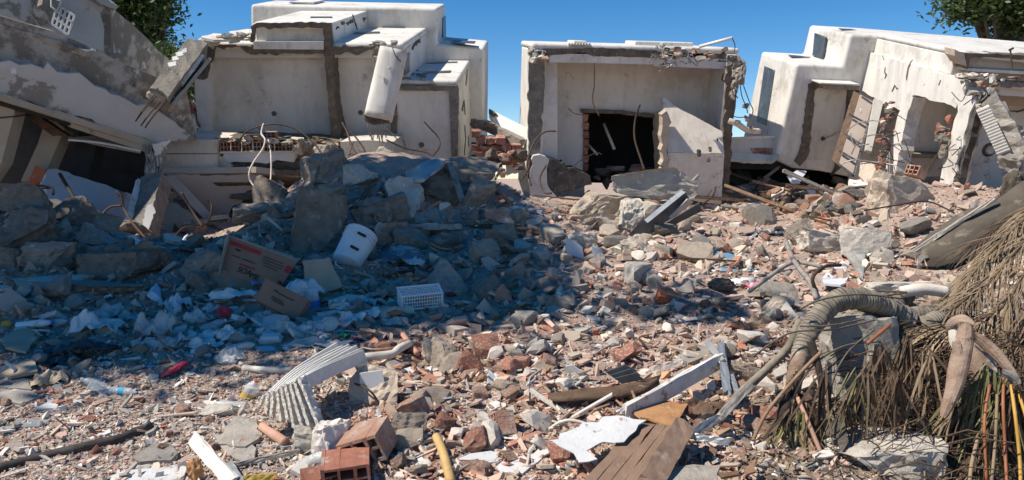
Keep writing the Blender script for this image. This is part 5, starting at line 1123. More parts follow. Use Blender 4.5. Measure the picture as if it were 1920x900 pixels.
def crumple(name, px, py, wpx, hpx, mat, label, cat, seed=1, dz=.6, amp=.28, sub=4, lift=0, freq=2.2, group=None, rot=0):
    d = gd(px, py + hpx * .4) - lift; s = d / 1500; bm = bmesh.new(); bmesh.ops.create_icosphere(bm, subdivisions=sub, radius=1); vs = []
    for v in bm.verts:
        q = v.co; r_ = 1 + amp * (1 - 2 * abs(noise.noise(q * freq + Vector((seed * 2.3, 0, 0))))) * 1.2 + amp * .5 * (1 - 2 * abs(noise.noise(q * freq * 2.7 + Vector((0, seed, 0))))) - amp
        vs.append(Vector((q.x * r_ * wpx * s * .5, q.y * r_ * wpx * s * .5 * dz, q.z * r_ * hpx * s * .5)))
    fs = [[v.index for v in f.verts] for f in bm.faces]; bm.free()
    Mx = Matrix.Translation(P(px, py, d)) @ Matrix.Rotation(R(rot), 4, 'Y')
    return tag(mk(name, xf(vs, Mx), fs, M[mat], None, smooth=False), label, cat, group)

def drape(name, px, py, wpx, hpx, mat, label, cat, seed=1, lift=0.0, amp=.5, n=26, group=None, dz=.42, rise=.14, freq=1.7):
    """thin crumpled sheet lying over the rubble"""
    d = gd(px, py + hpx * .4) - lift; s = d / 1500; W_, H_ = wpx * s / 2, hpx * s; D_ = max(W_ * dz, H_ * .7); c = P(px, py + hpx * .35, d); vs, fs = [], []; r2 = random.Random(seed); ph = r2.random() * 50
    for i in range(n + 1):
        for j in range(n + 1):
            a_, b_ = 2 * i / n - 1, 2 * j / n - 1; q = Vector((a_, b_, 0)); m_ = max(abs(a_), abs(b_)); L_ = q.length or 1; q = q * (m_ / L_) * (1 + .38 * noise.noise((a_ / L_ * 1.6 + ph, b_ / L_ * 1.6, 3)) + .12 * noise.noise((a_ / L_ * 6 + ph, b_ / L_ * 6, 8)))
            rr = min(1, q.length); f1 = 1 - 2 * abs(noise.noise((q.x * freq + ph, q.y * freq * .8, 1))); f2 = 1 - 2 * abs(noise.noise((q.x * freq * 2.6, q.y * freq * 2.2 + ph, 5))); f3 = noise.noise((q.x * freq * 7, q.y * freq * 7, ph))
            z = H_ * (rise * (1 - rr * rr) + amp * .8 * (noise.noise((q.x * 1.5 + ph, q.y * 1.5, 2)) * .9 + f1 * .38 + f2 * .2 + f3 * .05) * (1.1 - .3 * rr)); vs.append(c + Vector((q.x * W_ + f2 * W_ * .05, q.y * D_, z)))
    for i in range(n):
        for j in range(n): k = i * (n + 1) + j; fs.append([k, k + n + 1, k + n + 2, k + 1])
    o = mk(name, vs, fs, M[mat], None, smooth=True); return tag(o, label, cat, group)

# --- large cardboard box with print
def text_geo(s, size, Mx, ext=.001):
    cu = bpy.data.curves.new('lettering', 'FONT'); cu.body = s; cu.size = size; cu.extrude = ext; o = bpy.data.objects.new('lettering', cu)
    COL.objects.link(o); bpy.context.view_layer.update(); me = bpy.data.meshes.new_from_object(o); vs = [Mx @ v.co for v in me.vertices]; fs = [list(p.vertices) for p in me.polygons]
    bpy.data.objects.remove(o); bpy.data.curves.remove(cu); return vs, fs
D0 = gd(480, 545) - .05
cbx = thing('cardboard_box', 'large brown cardboard box with a red printed band, tipped in the shaded rubbish', 'box', P(480, 530, D0 + .1))
tlc, trc, brc, blc = P(431, 443, D0 + .28), P(557, 489, D0 + .02), P(520, 548, D0 - .1), P(416, 508, D0 + .1)
nrm = (trc - tlc).cross(blc - tlc).normalized(); nrm = nrm if nrm.dot(CP - tlc) > 0 else -nrm
def q4(name, a_, b_, c_, d_, th, mat, par): vs, fs = extrude([a_, b_, c_, d_], -((b_ - a_).cross(d_ - a_).normalized() * (1 if (b_ - a_).cross(d_ - a_).dot(CP - a_) > 0 else -1)) * th); return mk(name, vs, fs, mat, par)
q4('panel', tlc, trc, brc, blc, .006, M['card'], cbx)
q4('panel', P(411, 513, D0 + .0), P(424, 445, D0 + .2), tlc, blc, .006, M['cardl'], cbx)
q4('flap', blc, brc, P(508, 566, D0 - .18), P(414, 531, D0 + .0), .006, M['card'], cbx)
q4('panel', P(424, 444, D0 + .3), tlc + Vector((0, 0, .002)), trc + Vector((0, 0, .002)), P(548, 480, D0 + .4), .006, M['cardl'], cbx)
def onf(u, v, e=.004): return (tlc.lerp(trc, u)).lerp(blc.lerp(brc, u), v) + nrm * e
def strip(name, u0, v0, u1, v1, mat): vs, fs = extrude([onf(u0, v0), onf(u1, v0), onf(u1, v1), onf(u0, v1)], nrm * .001); return mk(name, vs, fs, M[mat], cbx)
strip('red_print', .03, .10, .50, .22, 'redp'); strip('red_print', .92, .22, 1.0, .42, 'redp')
X_ = (trc - tlc).normalized(); Y_ = nrm.cross(X_).normalized(); bm_ = Matrix((X_, Y_, nrm)).transposed().to_4x4()
def lett(s, u, v, size, mat): vs, fs = text_geo(s, size, Matrix.Translation(onf(u, v, .005)) @ bm_); mk('lettering', vs, fs, M[mat], cbx)
lett('SOA', .25, .86, .075, 'ink'); lett('ME', .47, .90, .075, 'ink')
for u, v, w_, h_ in ((.13, .27, .08, .05), (.10, .47, .14, .02), (.28, .47, .2, .025), (.25, .62, .26, .04), (.56, .2, .3, .02), (.56, .28, .32, .02), (.58, .36, .3, .02), (.6, .44, .24, .02)): strip('small_print', u, v, u + w_, v + h_, 'redp' if v > .6 else 'ink')
# --- second box
D1 = gd(560, 598) - .03
cb2 = thing('cardboard_box', 'smaller flat cardboard box with two lines of faint print, lying before the large box', 'box', P(525, 580, D1))
tlc, trc, brc, blc = P(497, 521, D1 + .12), P(579, 561, D1 + .02), P(556, 601, D1 - .08), P(480, 562, D1 + .02)
nrm = (trc - tlc).cross(blc - tlc).normalized(); nrm = nrm if nrm.dot(CP - tlc) > 0 else -nrm
vs, fs = extrude([tlc, trc, brc, blc], -nrm * .09); mk('panel', vs, fs, M['card'], cb2)
q4('flap', P(472, 556, D1 + .1), P(492, 541, D1 + .1), blc + Vector((0, .01, .01)), P(486, 566, D1 + .04), .005, M['card'], cb2)
for u, v, w_, h_ in ((.28, .28, .10, .05), (.38, .32, .38, .035), (.3, .55, .26, .03), (.28, .62, .3, .035), (.34, .69, .28, .03)):
    vs, fs = extrude([onf(u, v), onf(u + w_, v), onf(u + w_, v + h_), onf(u, v + h_)], nrm * .001); mk('small_print', vs, fs, M['ink'], cb2)
pl('polystyrene_tray', [(386, 563), (488, 563), (493, 594, ), (430, 590)], .03, 'cardl', 'shallow tan tray with a white rim left of the smaller cardboard box', 'tray', .002, .05)
brd('tray_rim', (386, 563, .07), (490, 563, .07), 4, 6, 'foam', 'thin white foam strip along the rim of the tan tray', 'strip')
pl('cardboard_sheet', [(566, 490, gd(590, 550) + .1), (618, 482, gd(600, 550) + .12), (642, 538, gd(640, 550)), (600, 550), (575, 548)], .03, 'cardl', 'greyish tan stiff sack standing behind the white rubbish bag', 'sack', .006)
pl('cardboard_sheet', [(296, 538), (330, 548), (352, 585), (345, 600), (318, 572)], .01, 'card', 'torn brown cardboard flap between the plastic bags left of the boxes', 'cardboard', .005, .05)
# --- bucket
Db = gd(660, 500) + .05; ax0 = P(649, 494, Db - .05); ax1 = P(677, 442, Db + .16); axd = (ax1 - ax0).normalized(); Lb = (ax1 - ax0).length; Rb = .5 * 62 * Db / 1500
bk = thing('plastic_bucket', 'large white plastic bucket lying on its side in the shaded heap', 'bucket', P(660, 505, Db)); Mb = axis_m(ax0, axd)
vs, fs = lathe_geo([(0, 0), (Rb * .9, 0), (Rb * .92, .01), (Rb * 1.02, Lb * .98), (Rb * 1.02, Lb)], 32, Mb); mk('body', vs, fs, M['plw'], bk, smooth=True)
for z in (.80, .9): vs, fs = lathe_geo([(Rb * 1.0, Lb * z), (Rb * 1.06, Lb * z), (Rb * 1.06, Lb * (z + .02)), (Rb * 1.0, Lb * (z + .02))], 32, Mb); mk('rim', vs, fs, M['plw'], bk)
vs, fs = lathe_geo([(0, Lb), (Rb * 1.05, Lb), (Rb * 1.05, Lb + .02), (0, Lb + .03)], 32, Mb); mk('lid', vs, fs, M['plw'], bk)
sdv = axd.cross((CP - ax0).normalized()).normalized(); tov = sdv.cross(axd).normalized(); tov = tov if tov.dot(CP - ax0) > 0 else -tov
for z in (.3, .78):
    c = ax0 + axd * (Lb * z) + tov * (Rb + .012); mm = Matrix((sdv, axd, tov)).transposed().to_4x4(); vs, fs = box_geo(.09, .02, .02, Matrix.Translation(c) @ mm); mk('handle_lug', vs, fs, M['ink'], bk)
tube('handle', [ax0 + sdv * Rb * .6 - axd * .02, ax0 - axd * .06 + sdv * Rb * .5 , ax0 - axd * .07, ax0 - axd * .06 - sdv * Rb * .5, ax0 - sdv * Rb * .6 - axd * .02], .008, M['plw'], bk)
# --- white crate (laundry/fruit basket upside down)
Dc = gd(787, 578) - .03; cr = thing('plastic_crate', 'white plastic lattice crate lying upside down on the rubble', 'crate', P(787, 575, Dc))
c00, c10, c11, c01 = P(745, 540, Dc + .05), P(822, 533, Dc + .10), P(829, 549, Dc - .03), P(754, 557, Dc - .07)
dn = Vector((0, .02, -.115))
def lat(a_, b_, c_, d_, n1, n2, name):
    for i in range(n1 + 1): f = i / n1; vs, fs = tube_geo([a_.lerp(b_, f), d_.lerp(c_, f)], .0042, 4); mk(name, vs, fs, M['plw'], cr)
    for i in range(n2 + 1): f = i / n2; vs, fs = tube_geo([a_.lerp(d_, f), b_.lerp(c_, f)], .0042, 4); mk(name, vs, fs, M['plw'], cr)
lat(c00, c10, c11, c01, 16, 6, 'slat'); lat(c01, c11, c11 + dn, c01 + dn, 16, 4, 'slat'); lat(c00, c01, c01 + dn, c00 + dn, 6, 4, 'slat')
for a_, b_ in ((c01 + dn, c11 + dn), (c00 + dn, c01 + dn), (c00, c10), (c01, c11), (c00, c01), (c10, c11), (c11, c11 + dn), (c01, c01 + dn), (c11 + dn, c10 + dn)): vs, fs = tube_geo([a_ + (a_ - b_) * .02, b_ + (b_ - a_) * .02], .010, 5); mk('frame', vs, fs, M['plw'], cr)
# --- torn metal sheet, plank, clay coil on the heap
bent('metal_sheet', [[(760, 322, .25), (790, 306, .3), (815, 297, .32), (843, 297, .3)], [(762, 335, .28), (790, 330, .32), (815, 316, .33), (838, 305, .3)], [(775, 344, .3), (792, 343, .33), (808, 330, .32), (830, 315, .3)]], .006, 'silver', 'torn silvery metal sheet bent over boulders on top of the heap', 'metal sheet')
cs_ = thing('corrugated_sheet', 'dark ribbed roofing sheet on top of the heap beside the torn metal sheet', 'roof sheet', G(880, 300))
for k in range(7): tube('rib', [P(842, 298 + k * 3.6, 10.6 - k * .05), P(880, 297 + k * 3.2, 10.7 - k * .05), P(912, 297 + k * 2.2, 10.9 - k * .05)], .020, M['woodg'], cs_, n=5, k=2)
brd('timber_post', (866, 374, .3), (844, 306, .35), 11, 8, 'woodg', 'grey split timber propped steeply under the torn metal sheet', 'timber')
brd('timber_post', (908, 375, .1), (934, 326, .12), 5, 5, 'wood', 'thin pale stick leaning against the dark boulder', 'stick')
pl('plank', [(745, 421, gd(800, 440) - .05), (865, 420, gd(820, 440) - .05), (866, 430, gd(820, 440) - .07), (748, 432, gd(800, 440) - .07)], .06, 'woodg', 'grey plank edge lying level across the heap above the clay pipe coil', 'plank', .004)
pl('slab_top', [(748, 404), (800, 396), (862, 392), (866, 416), (800, 420), (750, 420)], .04, 'concg', 'flat grey plaster slabs resting on the level plank', 'slab', .012, .03)
pl('bent_sheet', [(600, 402), (622, 394), (648, 396), (650, 404), (640, 418), (612, 420)], .01, 'plw', 'white bent plastic piece on the heap above the bucket', 'plastic', .003, .12)
brd('broken_lath', (690, 392, .1), (712, 342, .2), 8, 4, 'woodg', 'grey flat lath leaning between boulders right of the top boulder', 'lath'); brd('broken_lath', (668, 392, .1), (694, 348, .2), 8, 4, 'woodd', 'dark flat lath leaning beside the grey one on the heap', 'lath')
coil = thing('ribbed_conduit', 'bundle of ribbed brown conduit bent in the shaded rubble', 'conduit', G(842, 470))
for k in range(6): tube('conduit_ring', [P(808, 452 + k * 4, gd(842, 470) - .05 - k * .01), P(826, 461 + k * 4, gd(842, 470) - .1 - k * .01), P(848, 462 + k * 4, gd(842, 470) - .1 - k * .01), P(866, 456 + k * 3.4, gd(842, 470) - .05)], .010, M['clay_pipe'] if k % 2 else M['rawbrown'], coil, n=5)
brd('broken_board', (818, 500, .05), (872, 472, .12), 12, 5, 'woodg', 'pale broken board lying under the conduit bundle', 'board'); brd('broken_board', (866, 488, .1), (884, 448, .12), 14, 5, 'woodg', 'grey short board standing right of the conduit bundle', 'board')
bent('foil_sheet', [[(716, 462, .12), (740, 450, .2), (770, 456, .22), (790, 470, .15)], [(712, 490, .14), (742, 478, .26), (775, 480, .2), (802, 492, .1)], [(722, 520, .06), (748, 508, .2), (780, 506, .16), (806, 520, .05)]], .006, 'foil', 'crumpled silver and blue foil sheet beside the bucket', 'foil')
drape('crumpled_foil', 757, 478, 84, 56, 'foil', 'crumpled dark foil lump under the foil sheet', 'foil', 5, lift=.05)
drape('white_sack', 560, 528, 100, 72, 'bag', 'white rubbish bag with a red stripe behind the smaller cardboard box', 'bag', 11, lift=.02)
ln('bag_stripe', [(520, 538, .30), (530, 520, .32), (540, 510, .33), (548, 507, .32)], .022, 'redp', 'red stripe printed across the white rubbish bag', 'stripe')
drape('white_sack', 438, 545, 110, 36, 'bag', 'pale plastic bag lying flat left of the cardboard boxes', 'bag', 12, lift=.08)
drape('blue_bag', 484, 526, 26, 24, 'bluebag', 'small blue plastic packet between the two cardboard boxes', 'packet', 13, lift=.2)
crumple('foam_box', 565, 545, 26, 40, 'foam', 'small white foam piece leaning on the white rubbish bag', 'foam', 14, amp=.05, sub=2, lift=.2)
crumple('plastic_sack', 850, 530, 30, 26, 'plw', 'small white crumpled cup right above the lattice crate', 'cup', 15, amp=.12)
# film and bags strewn in the shade
film_lab = ['crumpled clear plastic bag among the shaded rubbish', 'crumpled whitish plastic bag among the shaded rubbish']
FILM = [(180, 600, 110, 56), (290, 600, 70, 70), (205, 580, 60, 40), (330, 560, 60, 44), (370, 590, 60, 30), (250, 590, 50, 34), (420, 620, 80, 40), (530, 610, 90, 40), (610, 600, 100, 40), (660, 590, 60, 36), (430, 660, 60, 36), (500, 585, 60, 36), (700, 580, 50, 30), (590, 640, 120, 26), (310, 640, 60, 30), (640, 560, 50, 34), (400, 575, 40, 24), (350, 630, 50, 34), (690, 560, 40, 26), (740, 600, 50, 26), (280, 640, 70, 26), (380, 640, 70, 30)]
for i, (x, y, w_, h_) in enumerate(FILM): drape('plastic_bag', x, y, w_, h_, 'film' if i % 3 else 'bag', describe(x, y, 20, 0, 'clear plastic bag' if i % 3 else 'whitish plastic bag', '').replace('middling ', ''), 'bag', 30 + i, amp=.75, group='plastic bags in the shade ' + ('(clear)' if i % 3 else '(whitish)'))
for i in range(70):
    x, y = rnd.uniform(150, 760), rnd.uniform(545, 690)
    if y > 770 - x * .16: continue
    drape('litter_scrap', x, y, rnd.uniform(14, 36), rnd.uniform(7, 16), rnd.choice(['plw', 'bag', 'film', 'bag', 'foam', 'cardl', 'bluebag']), describe(x, y, 15, 0, 'crumpled litter scrap', ''), 'litter', 100 + i, amp=.7, n=10, group='litter scraps in the shade')
# bottles
def bottle(px, py, L, ang, label, cap='bluepl', band=None, d=None, yaw=0, group=None, mat='bottle', wd=1.0):
    d = d or gd(px, py) - .04; s = d / 1500; Lm = L * s; r_ = Lm * .17 * wd; a_ = R(ang)
    dr = Vector((math.cos(a_) * math.cos(R(yaw)), math.sin(R(yaw)), math.sin(a_) * math.cos(R(yaw)))).normalized(); p0 = P(px, py, d) - dr * (Lm / 2); Mx = axis_m(p0, dr)
    t_ = thing('plastic_bottle', label, 'bottle', p0, group); prof = [(0, .01), (.8, 0), (1, .03)]
    for k in range(8): prof += [(1.0, .06 + k * .08), (.93, .10 + k * .08)]
    prof += [(1, .70), (.8, .80), (.45, .90), (.36, .93), (.36, .95)]
    vs, fs = lathe_geo([(a * r_, z * Lm) for a, z in prof], 16, Mx); mk('body', vs, fs, M[mat], t_, smooth=True)
    vs, fs = lathe_geo([(0, Lm * .94), (r_ * .42, Lm * .94), (r_ * .42, Lm * 1.0), (0, Lm * 1.0)], 12, Mx); mk('cap', vs, fs, M[cap], t_)
    if band: vs, fs = lathe_geo([(r_ * 1.03, Lm * .34), (r_ * 1.03, Lm * .54)], 16, Mx); mk('label_band', vs, fs, M[band], t_)
bottle(590, 574, 70, -80, 'clear bottle with a blue label standing askew right of the smaller box', band='bluepl')
bottle(66, 608, 70, 6, 'pale bottle with a dark cap at the far left edge', mat='plw', wd=.7); bottle(100, 606, 64, 8, 'clear bottle lying beside the dark bags at left', wd=.7, mat='film')
bottle(232, 735, 52, -4, 'crushed clear bottle with a blue band on the gravel edge', band='bluebit', wd=1.0); bottle(190, 733, 50, -28, 'crushed clear bottle left of the one with the blue band', cap='plw')
bottle(180, 720, 60, 160, 'long clear bottle lying behind the crushed ones', cap='plw', wd=.8)
BT = [(400, 610, 50, 20), (380, 664, 46, -10), (440, 632, 60, -15), (455, 690 - 40, 50, 10), (620, 590, 50, 8), (640, 575, 54, 14), (560, 620, 60, 20), (600, 615, 70, 12), (420, 665, 40, 60), (370, 600, 50, -30), (660, 605, 40, 30), (330, 590, 46, 70), (500, 625, 44, 5), (690, 600, 36, -20)]
for i, (x, y, L, a_) in enumerate(BT): bottle(x, y, L, a_, describe(x, y, 15, 0, 'empty clear drink bottle', ''), cap=rnd.choice(['bluepl', 'plw', 'greenpl']), yaw=rnd.uniform(-30, 30), group='drink bottles in the shade')
# foam trays
def tray(px, py, wpx, hpx, label, rz=0):
    d = gd(px, py + hpx / 2) - .03; s = d / 1500; W_, H_ = wpx * s, hpx * s; t_ = thing('foam_tray', label, 'food tray', P(px, py + hpx / 2, d)); Mx = Matrix.Translation(P(px, py, d + .04)) @ Matrix.Rotation(R(rz), 4, 'Z') @ Matrix.Rotation(R(10), 4, 'X')
    for k, (a_, z0, z1) in enumerate(((1, -.5, 0), (.86, .0, .5))):
        vs = [Mx @ Vector((sx * W_ / 2 * (a_ if zz == 0 else a_ * .84), sy * W_ * .35 * (a_ if zz == 0 else a_ * .84), (z0 if (zz == 1 and k == 0) else z1 if zz == 1 else (z1 if k == 0 else z0)) * H_)) for zz in (0, 1) for sx, sy in ((-1, -1), (1, -1), (1, 1), (-1, 1))]
        mk(['base', 'lid'][k], vs, [[0, 1, 2, 3], [7, 6, 5, 4]] + [[i, i + 4, (i + 1) % 4 + 4, (i + 1) % 4] for i in range(4)], M['foam'], t_, bevel=.004, seg=2)
tray(508, 634, 44, 15, 'white foam food tray above the rubbish edge in shade', 8); tray(430, 672, 38, 15, 'white foam food tray nearest the gravel edge in shade', -5)
pl('foam_sheet', [(478, 650), (510, 648), (520, 656), (485, 660)], .015, 'foam', 'small flat foam piece right below the upper foam tray', 'foam', .002, .02)
drape('green_bag', 641, 624, 26, 22, 'greenpl', 'small bright green plastic bag in the shaded rubbish', 'bag', 61)
crumple('red_plastic', 420, 585, 26, 22, 'redpl', 'dark red plastic piece under the tan tray', 'plastic', 62, sub=3, lift=.1); crumple('red_plastic', 690, 597, 26, 12, 'redpl', 'red plastic cap piece right of the bottles', 'plastic', 63, sub=3)
crumple('red_plastic', 845, 552, 22, 9, 'redpl', 'red plastic scrap right of the lattice crate', 'plastic', 64, sub=3); crumple('red_plastic', 668, 636, 24, 9, 'redpl', 'red scrap beside the small green bag', 'plastic', 65, sub=3)
bent('red_scoop', [[(302, 700, .05), (322, 690, .08), (340, 678, .1), (354, 676, .1)], [(300, 708, .06), (325, 701, .09), (342, 692, .1), (356, 682, .1)]], .01, 'redpl', 'crimson plastic scoop at the edge of the shade', 'scoop')
crumple('yellow_plastic', 12, 608, 20, 14, 'yellow', 'yellow plastic piece at the far left edge', 'plastic', 66, sub=2)
drape('blue_scrap', 950, 463, 34, 10, 'bluebit', 'bright blue plastic scrap under the grey boulder', 'plastic', 67); pl('blue_tile', [(1036, 562), (1054, 562), (1056, 568), (1038, 569)], .01, 'bluebit', 'small blue chip at the shade edge', 'chip', .001, .02)
drape('cloth_bundle', 245, 572, 22, 34, 'pink' if False else 'clay_pipe', 'pinkish cloth bundle between the plastic bags at left', 'cloth', 68)
# dark tarps and cardboard at left
drape('black_bag', 150, 640, 150, 50, 'blackbag', 'long black rubbish bag in the shade at left', 'bag', 70, lift=.05); drape('black_bag', 120, 665, 80, 46, 'blackbag', 'torn black sack in front of the long black bag', 'sack', 71)
pl('cardboard_sheet', [(0, 638), (38, 612), (66, 618), (70, 634), (48, 656), (10, 650)], .02, 'cardl', 'crumpled tan cardboard catching sun at the far left', 'cardboard', .008, .12)
pl('cardboard_sheet', [(0, 700), (50, 672), (66, 678), (70, 696), (20, 705)], .02, 'cardl', 'folded tan cardboard below the crumpled one at far left', 'cardboard', .006, .12)
pl('cardboard_sheet', [(-20, 708), (30, 704), (74, 716), (58, 730), (20, 728), (-20, 720)], .015, 'woodg', 'grey curved board lying below the folded cardboard', 'board', .005, .06); pl('cardboard_sheet', [(-20, 724), (50, 732), (90, 722), (80, 740), (40, 758), (-20, 745)], .02, 'woodg', 'grey buckled board lowest of the boards at the far left', 'board', .006, .04)
drape('paper_bag', 92, 700, 60, 50, 'cardl', 'crumpled brown foil paper right of the folded cardboard', 'paper', 72)
pl('slate_piece', [(64, 755), (72, 748), (112, 750), (106, 764), (70, 768)], .025, 'tile', 'white rectangular tile lying on the lower left gravel', 'tile', .002, .03); pl('slate_piece', [(20, 794), (40, 784), (94, 786), (80, 800), (40, 801)], .02, 'alu', 'grey flat slate piece on the lower left gravel', 'slate', .004, .02)
pl('tile_shard', [(168, 820), (206, 804), (208, 810), (172, 823)], .01, 'tile', 'long white tile sliver lying on the gravel', 'tile', .001, .02)
ln('black_hose', [(-30, 886), (60, 862), (150, 840), (220, 824), (250, 812), (270, 804), (281, 797)], .026, 'hose', 'long black hose snaking over the lower left gravel', 'hose', 10)
pl('plastic_tube', [(380, 752), (386, 750), (440, 756), (446, 766), (400, 768)], .02, 'pvc', 'flattened pale tube piece lying by the broken white pipe', 'tube', .003, .03)
# white bundle of bent foam ribs
wb_ = thing('panel_bundle', 'stack of curved white foam panels with crumbling ends in the foreground', 'panels', G(560, 800))
Dn = gd(560, 800) - .06
for k in range(9):
    f = k / 8
    b_ = P(494 + 70 * f, 742 - 34 * f, Dn + .02 - .10 * f); c_ = P(552 + 60 * f, 690 - 6 * f, Dn + .30 - .12 * f); e_ = P(628 + 50 * f + (k % 2) * 5, 643 + 6 * f + (k % 3) * 4, Dn + .58 - .16 * f)
    L = spline([b_, c_, e_], 6); dr = Vector((.016, .035, -.075)); vs, fs = [], []
    for q in L: vs += [q, q + Vector((.011, 0, .003)), q + dr + Vector((.011, 0, 0)), q + dr]
    for i in range(len(L) - 1):
        for m in range(4): fs.append([i * 4 + m, i * 4 + (m + 1) % 4, (i + 1) * 4 + (m + 1) % 4, (i + 1) * 4 + m])
    fs += [[0, 3, 2, 1], [len(vs) - 4, len(vs) - 3, len(vs) - 2, len(vs) - 1]]; mk('foam_panel', vs, fs, M['foam'], wb_)
    a_ = P(484 + 118 * f + rnd.uniform(-3, 3), 772 + 34 * min(1, f * 1.5) - 6 * f + rnd.uniform(-5, 4), Dn - .05 - .1 * f)
    bar_box('crumbled_end', b_ + Vector((.004, 0, 0)), a_, .013 + .006 * f, .05, M['foamd'], wb_, 12 + k * 4, .0032, rows=18)
ln('plastic_pipe', [(456, 690, .05), (500, 694, .05), (548, 694, .05)], .022, 'pvc', 'white plastic pipe with a flared end left of the foam panels', 'pipe', 12)
ln('plastic_pipe', [(668, 672, .14), (700, 668, .16), (735, 664, .18), (748, 654, .2), (768, 644, .2)], .028, 'pvc', 'dusty white pipe crooked at its end right of the foam panels', 'pipe', 12)
ln('thin_pipe', [(630, 675, .14), (660, 676, .14), (670, 678, .14)], .014, 'pvc', 'thin pale tube poking from under the foam panels', 'pipe', 8); ln('stick', [(676, 650, .15), (700, 655, .2), (736, 652, .2), (782, 642, .2)], .007, 'wood', 'thin curved twig above the crooked white pipe', 'stick')
ln('clay_pipe', [(492, 800, .06), (512, 814, .07), (536, 830, .06)], .026, 'clay_pipe', 'pink clay pipe stub poking out below the foam panels', 'pipe', 12); ln('clay_pipe', [(755, 626, .12), (768, 644, .14), (782, 664, .1)], .022, 'clay_pipe', 'pinkish stick crossing the crooked white pipe', 'stick', 8)
bottle(468, 738, 62, 62, 'clear bottle with an orange and green band left of the foam panels', cap='orange', band='yellow', wd=1.35); bottle(430, 762, 66, 174, 'clear ribbed bottle lying beside the pipe left of the foam panels', cap='plw', wd=1.0)
bottle(598, 860, 70, 25, 'clear bottle with blue cap tucked under the hollow brick', wd=1.2)
# foreground timbers and metal
brd('painted_board', (362, 822, .08), (436, 905, .06), 26, 8, 'whitep', 'white painted board pointing down at the bottom left', 'board', 20); brd('metal_profile', (430, 868, .05), (452, 905, .05), 14, 6, 'alu', 'short grey metal strip beside the white painted board', 'strip')
pl('peeled_sheet', [(205, 892), (230, 882), (262, 880), (300, 878), (346, 866), (350, 880), (330, 905), (210, 908)], .012, 'flakew', 'flaking white sheet lying at the bottom left edge', 'sheet', .012, .03)
crumple('orange_debris', 366, 882, 30, 44, 'ply', 'torn orange fibre clump beside the white painted board', 'debris', 80, amp=.35, sub=3)
pl('metal_sheet', [(248, 856), (290, 832), (320, 828), (334, 850), (320, 862), (262, 866)], .02, 'woodg', 'bent brown grey board piece at the lower left', 'board', .006, .05)
brd('dark_lath', (440, 872, .05), (560, 846, .06), 9, 6, 'woodg', 'grey lath pointing right from the bottom left boards', 'lath', 10); pl('broken_board', [(400, 832), (440, 780), (478, 786), (492, 812), (460, 838)], .02, 'concg', 'grey broken sheet lying left of the pink clay pipe stub', 'sheet', .01, .06)
pl('broken_board', [(395, 812), (440, 818), (480, 840), (470, 870), (420, 850)], .015, 'woodg', 'grey curved sheet below the broken grey sheet', 'sheet', .01, .05); brd('yellow_strip', (458, 899, .05), (520, 894, .05), 14, 6, 'yellow', 'yellow plastic strip at the bottom edge', 'strip')
ln('yellow_pipe', [(818, 818, .08), (832, 852, .08), (846, 905, .06)], .024, 'oldpipe', 'ochre cracked pipe at the bottom middle', 'pipe', 10)
bent('curled_timber', [[(1026, 738, .12), (1090, 728, .16), (1150, 724, .18), (1200, 714, .2), (1240, 702, .2)], [(1030, 748, .14), (1090, 740, .18), (1150, 738, .2), (1205, 728, .22), (1236, 712, .2)], [(1040, 754, .10), (1090, 752, .12), (1150, 750, .14), (1206, 738, .16), (1234, 720, .18)]], .02, 'woodd', 'long dark curling timber strip in the middle foreground', 'timber')
gb = thing('grey_profile', 'dark grey stepped plastic profile behind the curling timber strip', 'profile', G(1170, 720))
for k in range(3): q = [(1136 + k * 8, 698 + k * 6), (1172 + k * 10, 684 + k * 8), (1196 + k * 6, 696 + k * 8), (1150 + k * 8, 708 + k * 6)]; plate('step', [(x, y, gd(1165, 725) - .05 - k * .03) for x, y in q], .02, M['dmetal'], gb)
brd('white_door_frame', (1172, 776, .22), (1352, 676, .24), 30, 12, 'whitep', 'long chipped white door frame slanting across the foreground', 'door frame', 30, .006); brd('white_moulding', (1160, 772, .26), (1345, 666, .30), 6, 8, 'whitep', 'slim white moulding along the edge of the long door frame', 'moulding', 0, .002)
pl('orange_plywood', [(1180, 768), (1206, 754), (1250, 752), (1290, 756), (1282, 772), (1270, 800), (1250, 796), (1200, 782)], .012, 'ply', 'torn orange plywood sheet under the white door frame', 'plywood', .012, .24)
dr_ = thing('broken_door', 'brown wooden door with peeling white paint at the bottom middle', 'door', G(1200, 880))
dd = gd(1200, 880) - .12
for k in range(5):
    f0, f1 = k / 5, (k + 1) / 5 - .012; A0, A1 = Vector((1190, 792)), Vector((1290, 800)); B0, B1 = Vector((1090, 905)), Vector((1218, 912)); a_, b_, c_, e_ = A0.lerp(A1, f0), A0.lerp(A1, f1), B0.lerp(B1, f1), B0.lerp(B1, f0)
    plate('plank', [(a_.x, a_.y, dd + .28), (b_.x, b_.y, dd + .28), (c_.x, c_.y, dd - .16), (e_.x, e_.y, dd - .16)], .03, M['planks'], dr_, j=.004, seg=.1)
bar_box('door_rail', P(1282, 800, dd + .22), P(1215, 912, dd - .24), .11, .07, M['planks'], dr_, 0, .004)
plate('peeling_paint', [(1028, 826, dd + .12), (1085, 800, dd + .22), (1130, 782, dd + .30), (1170, 780, dd + .3), (1212, 784, dd + .26), (1192, 806, dd + .18), (1170, 830, dd + .1), (1130, 828, dd + .1), (1100, 846, dd + .04), (1120, 862, dd - .02), (1086, 870, dd - .04), (1076, 846, dd + .02)], .006, M['flakew'], dr_, j=.010, seg=.04)
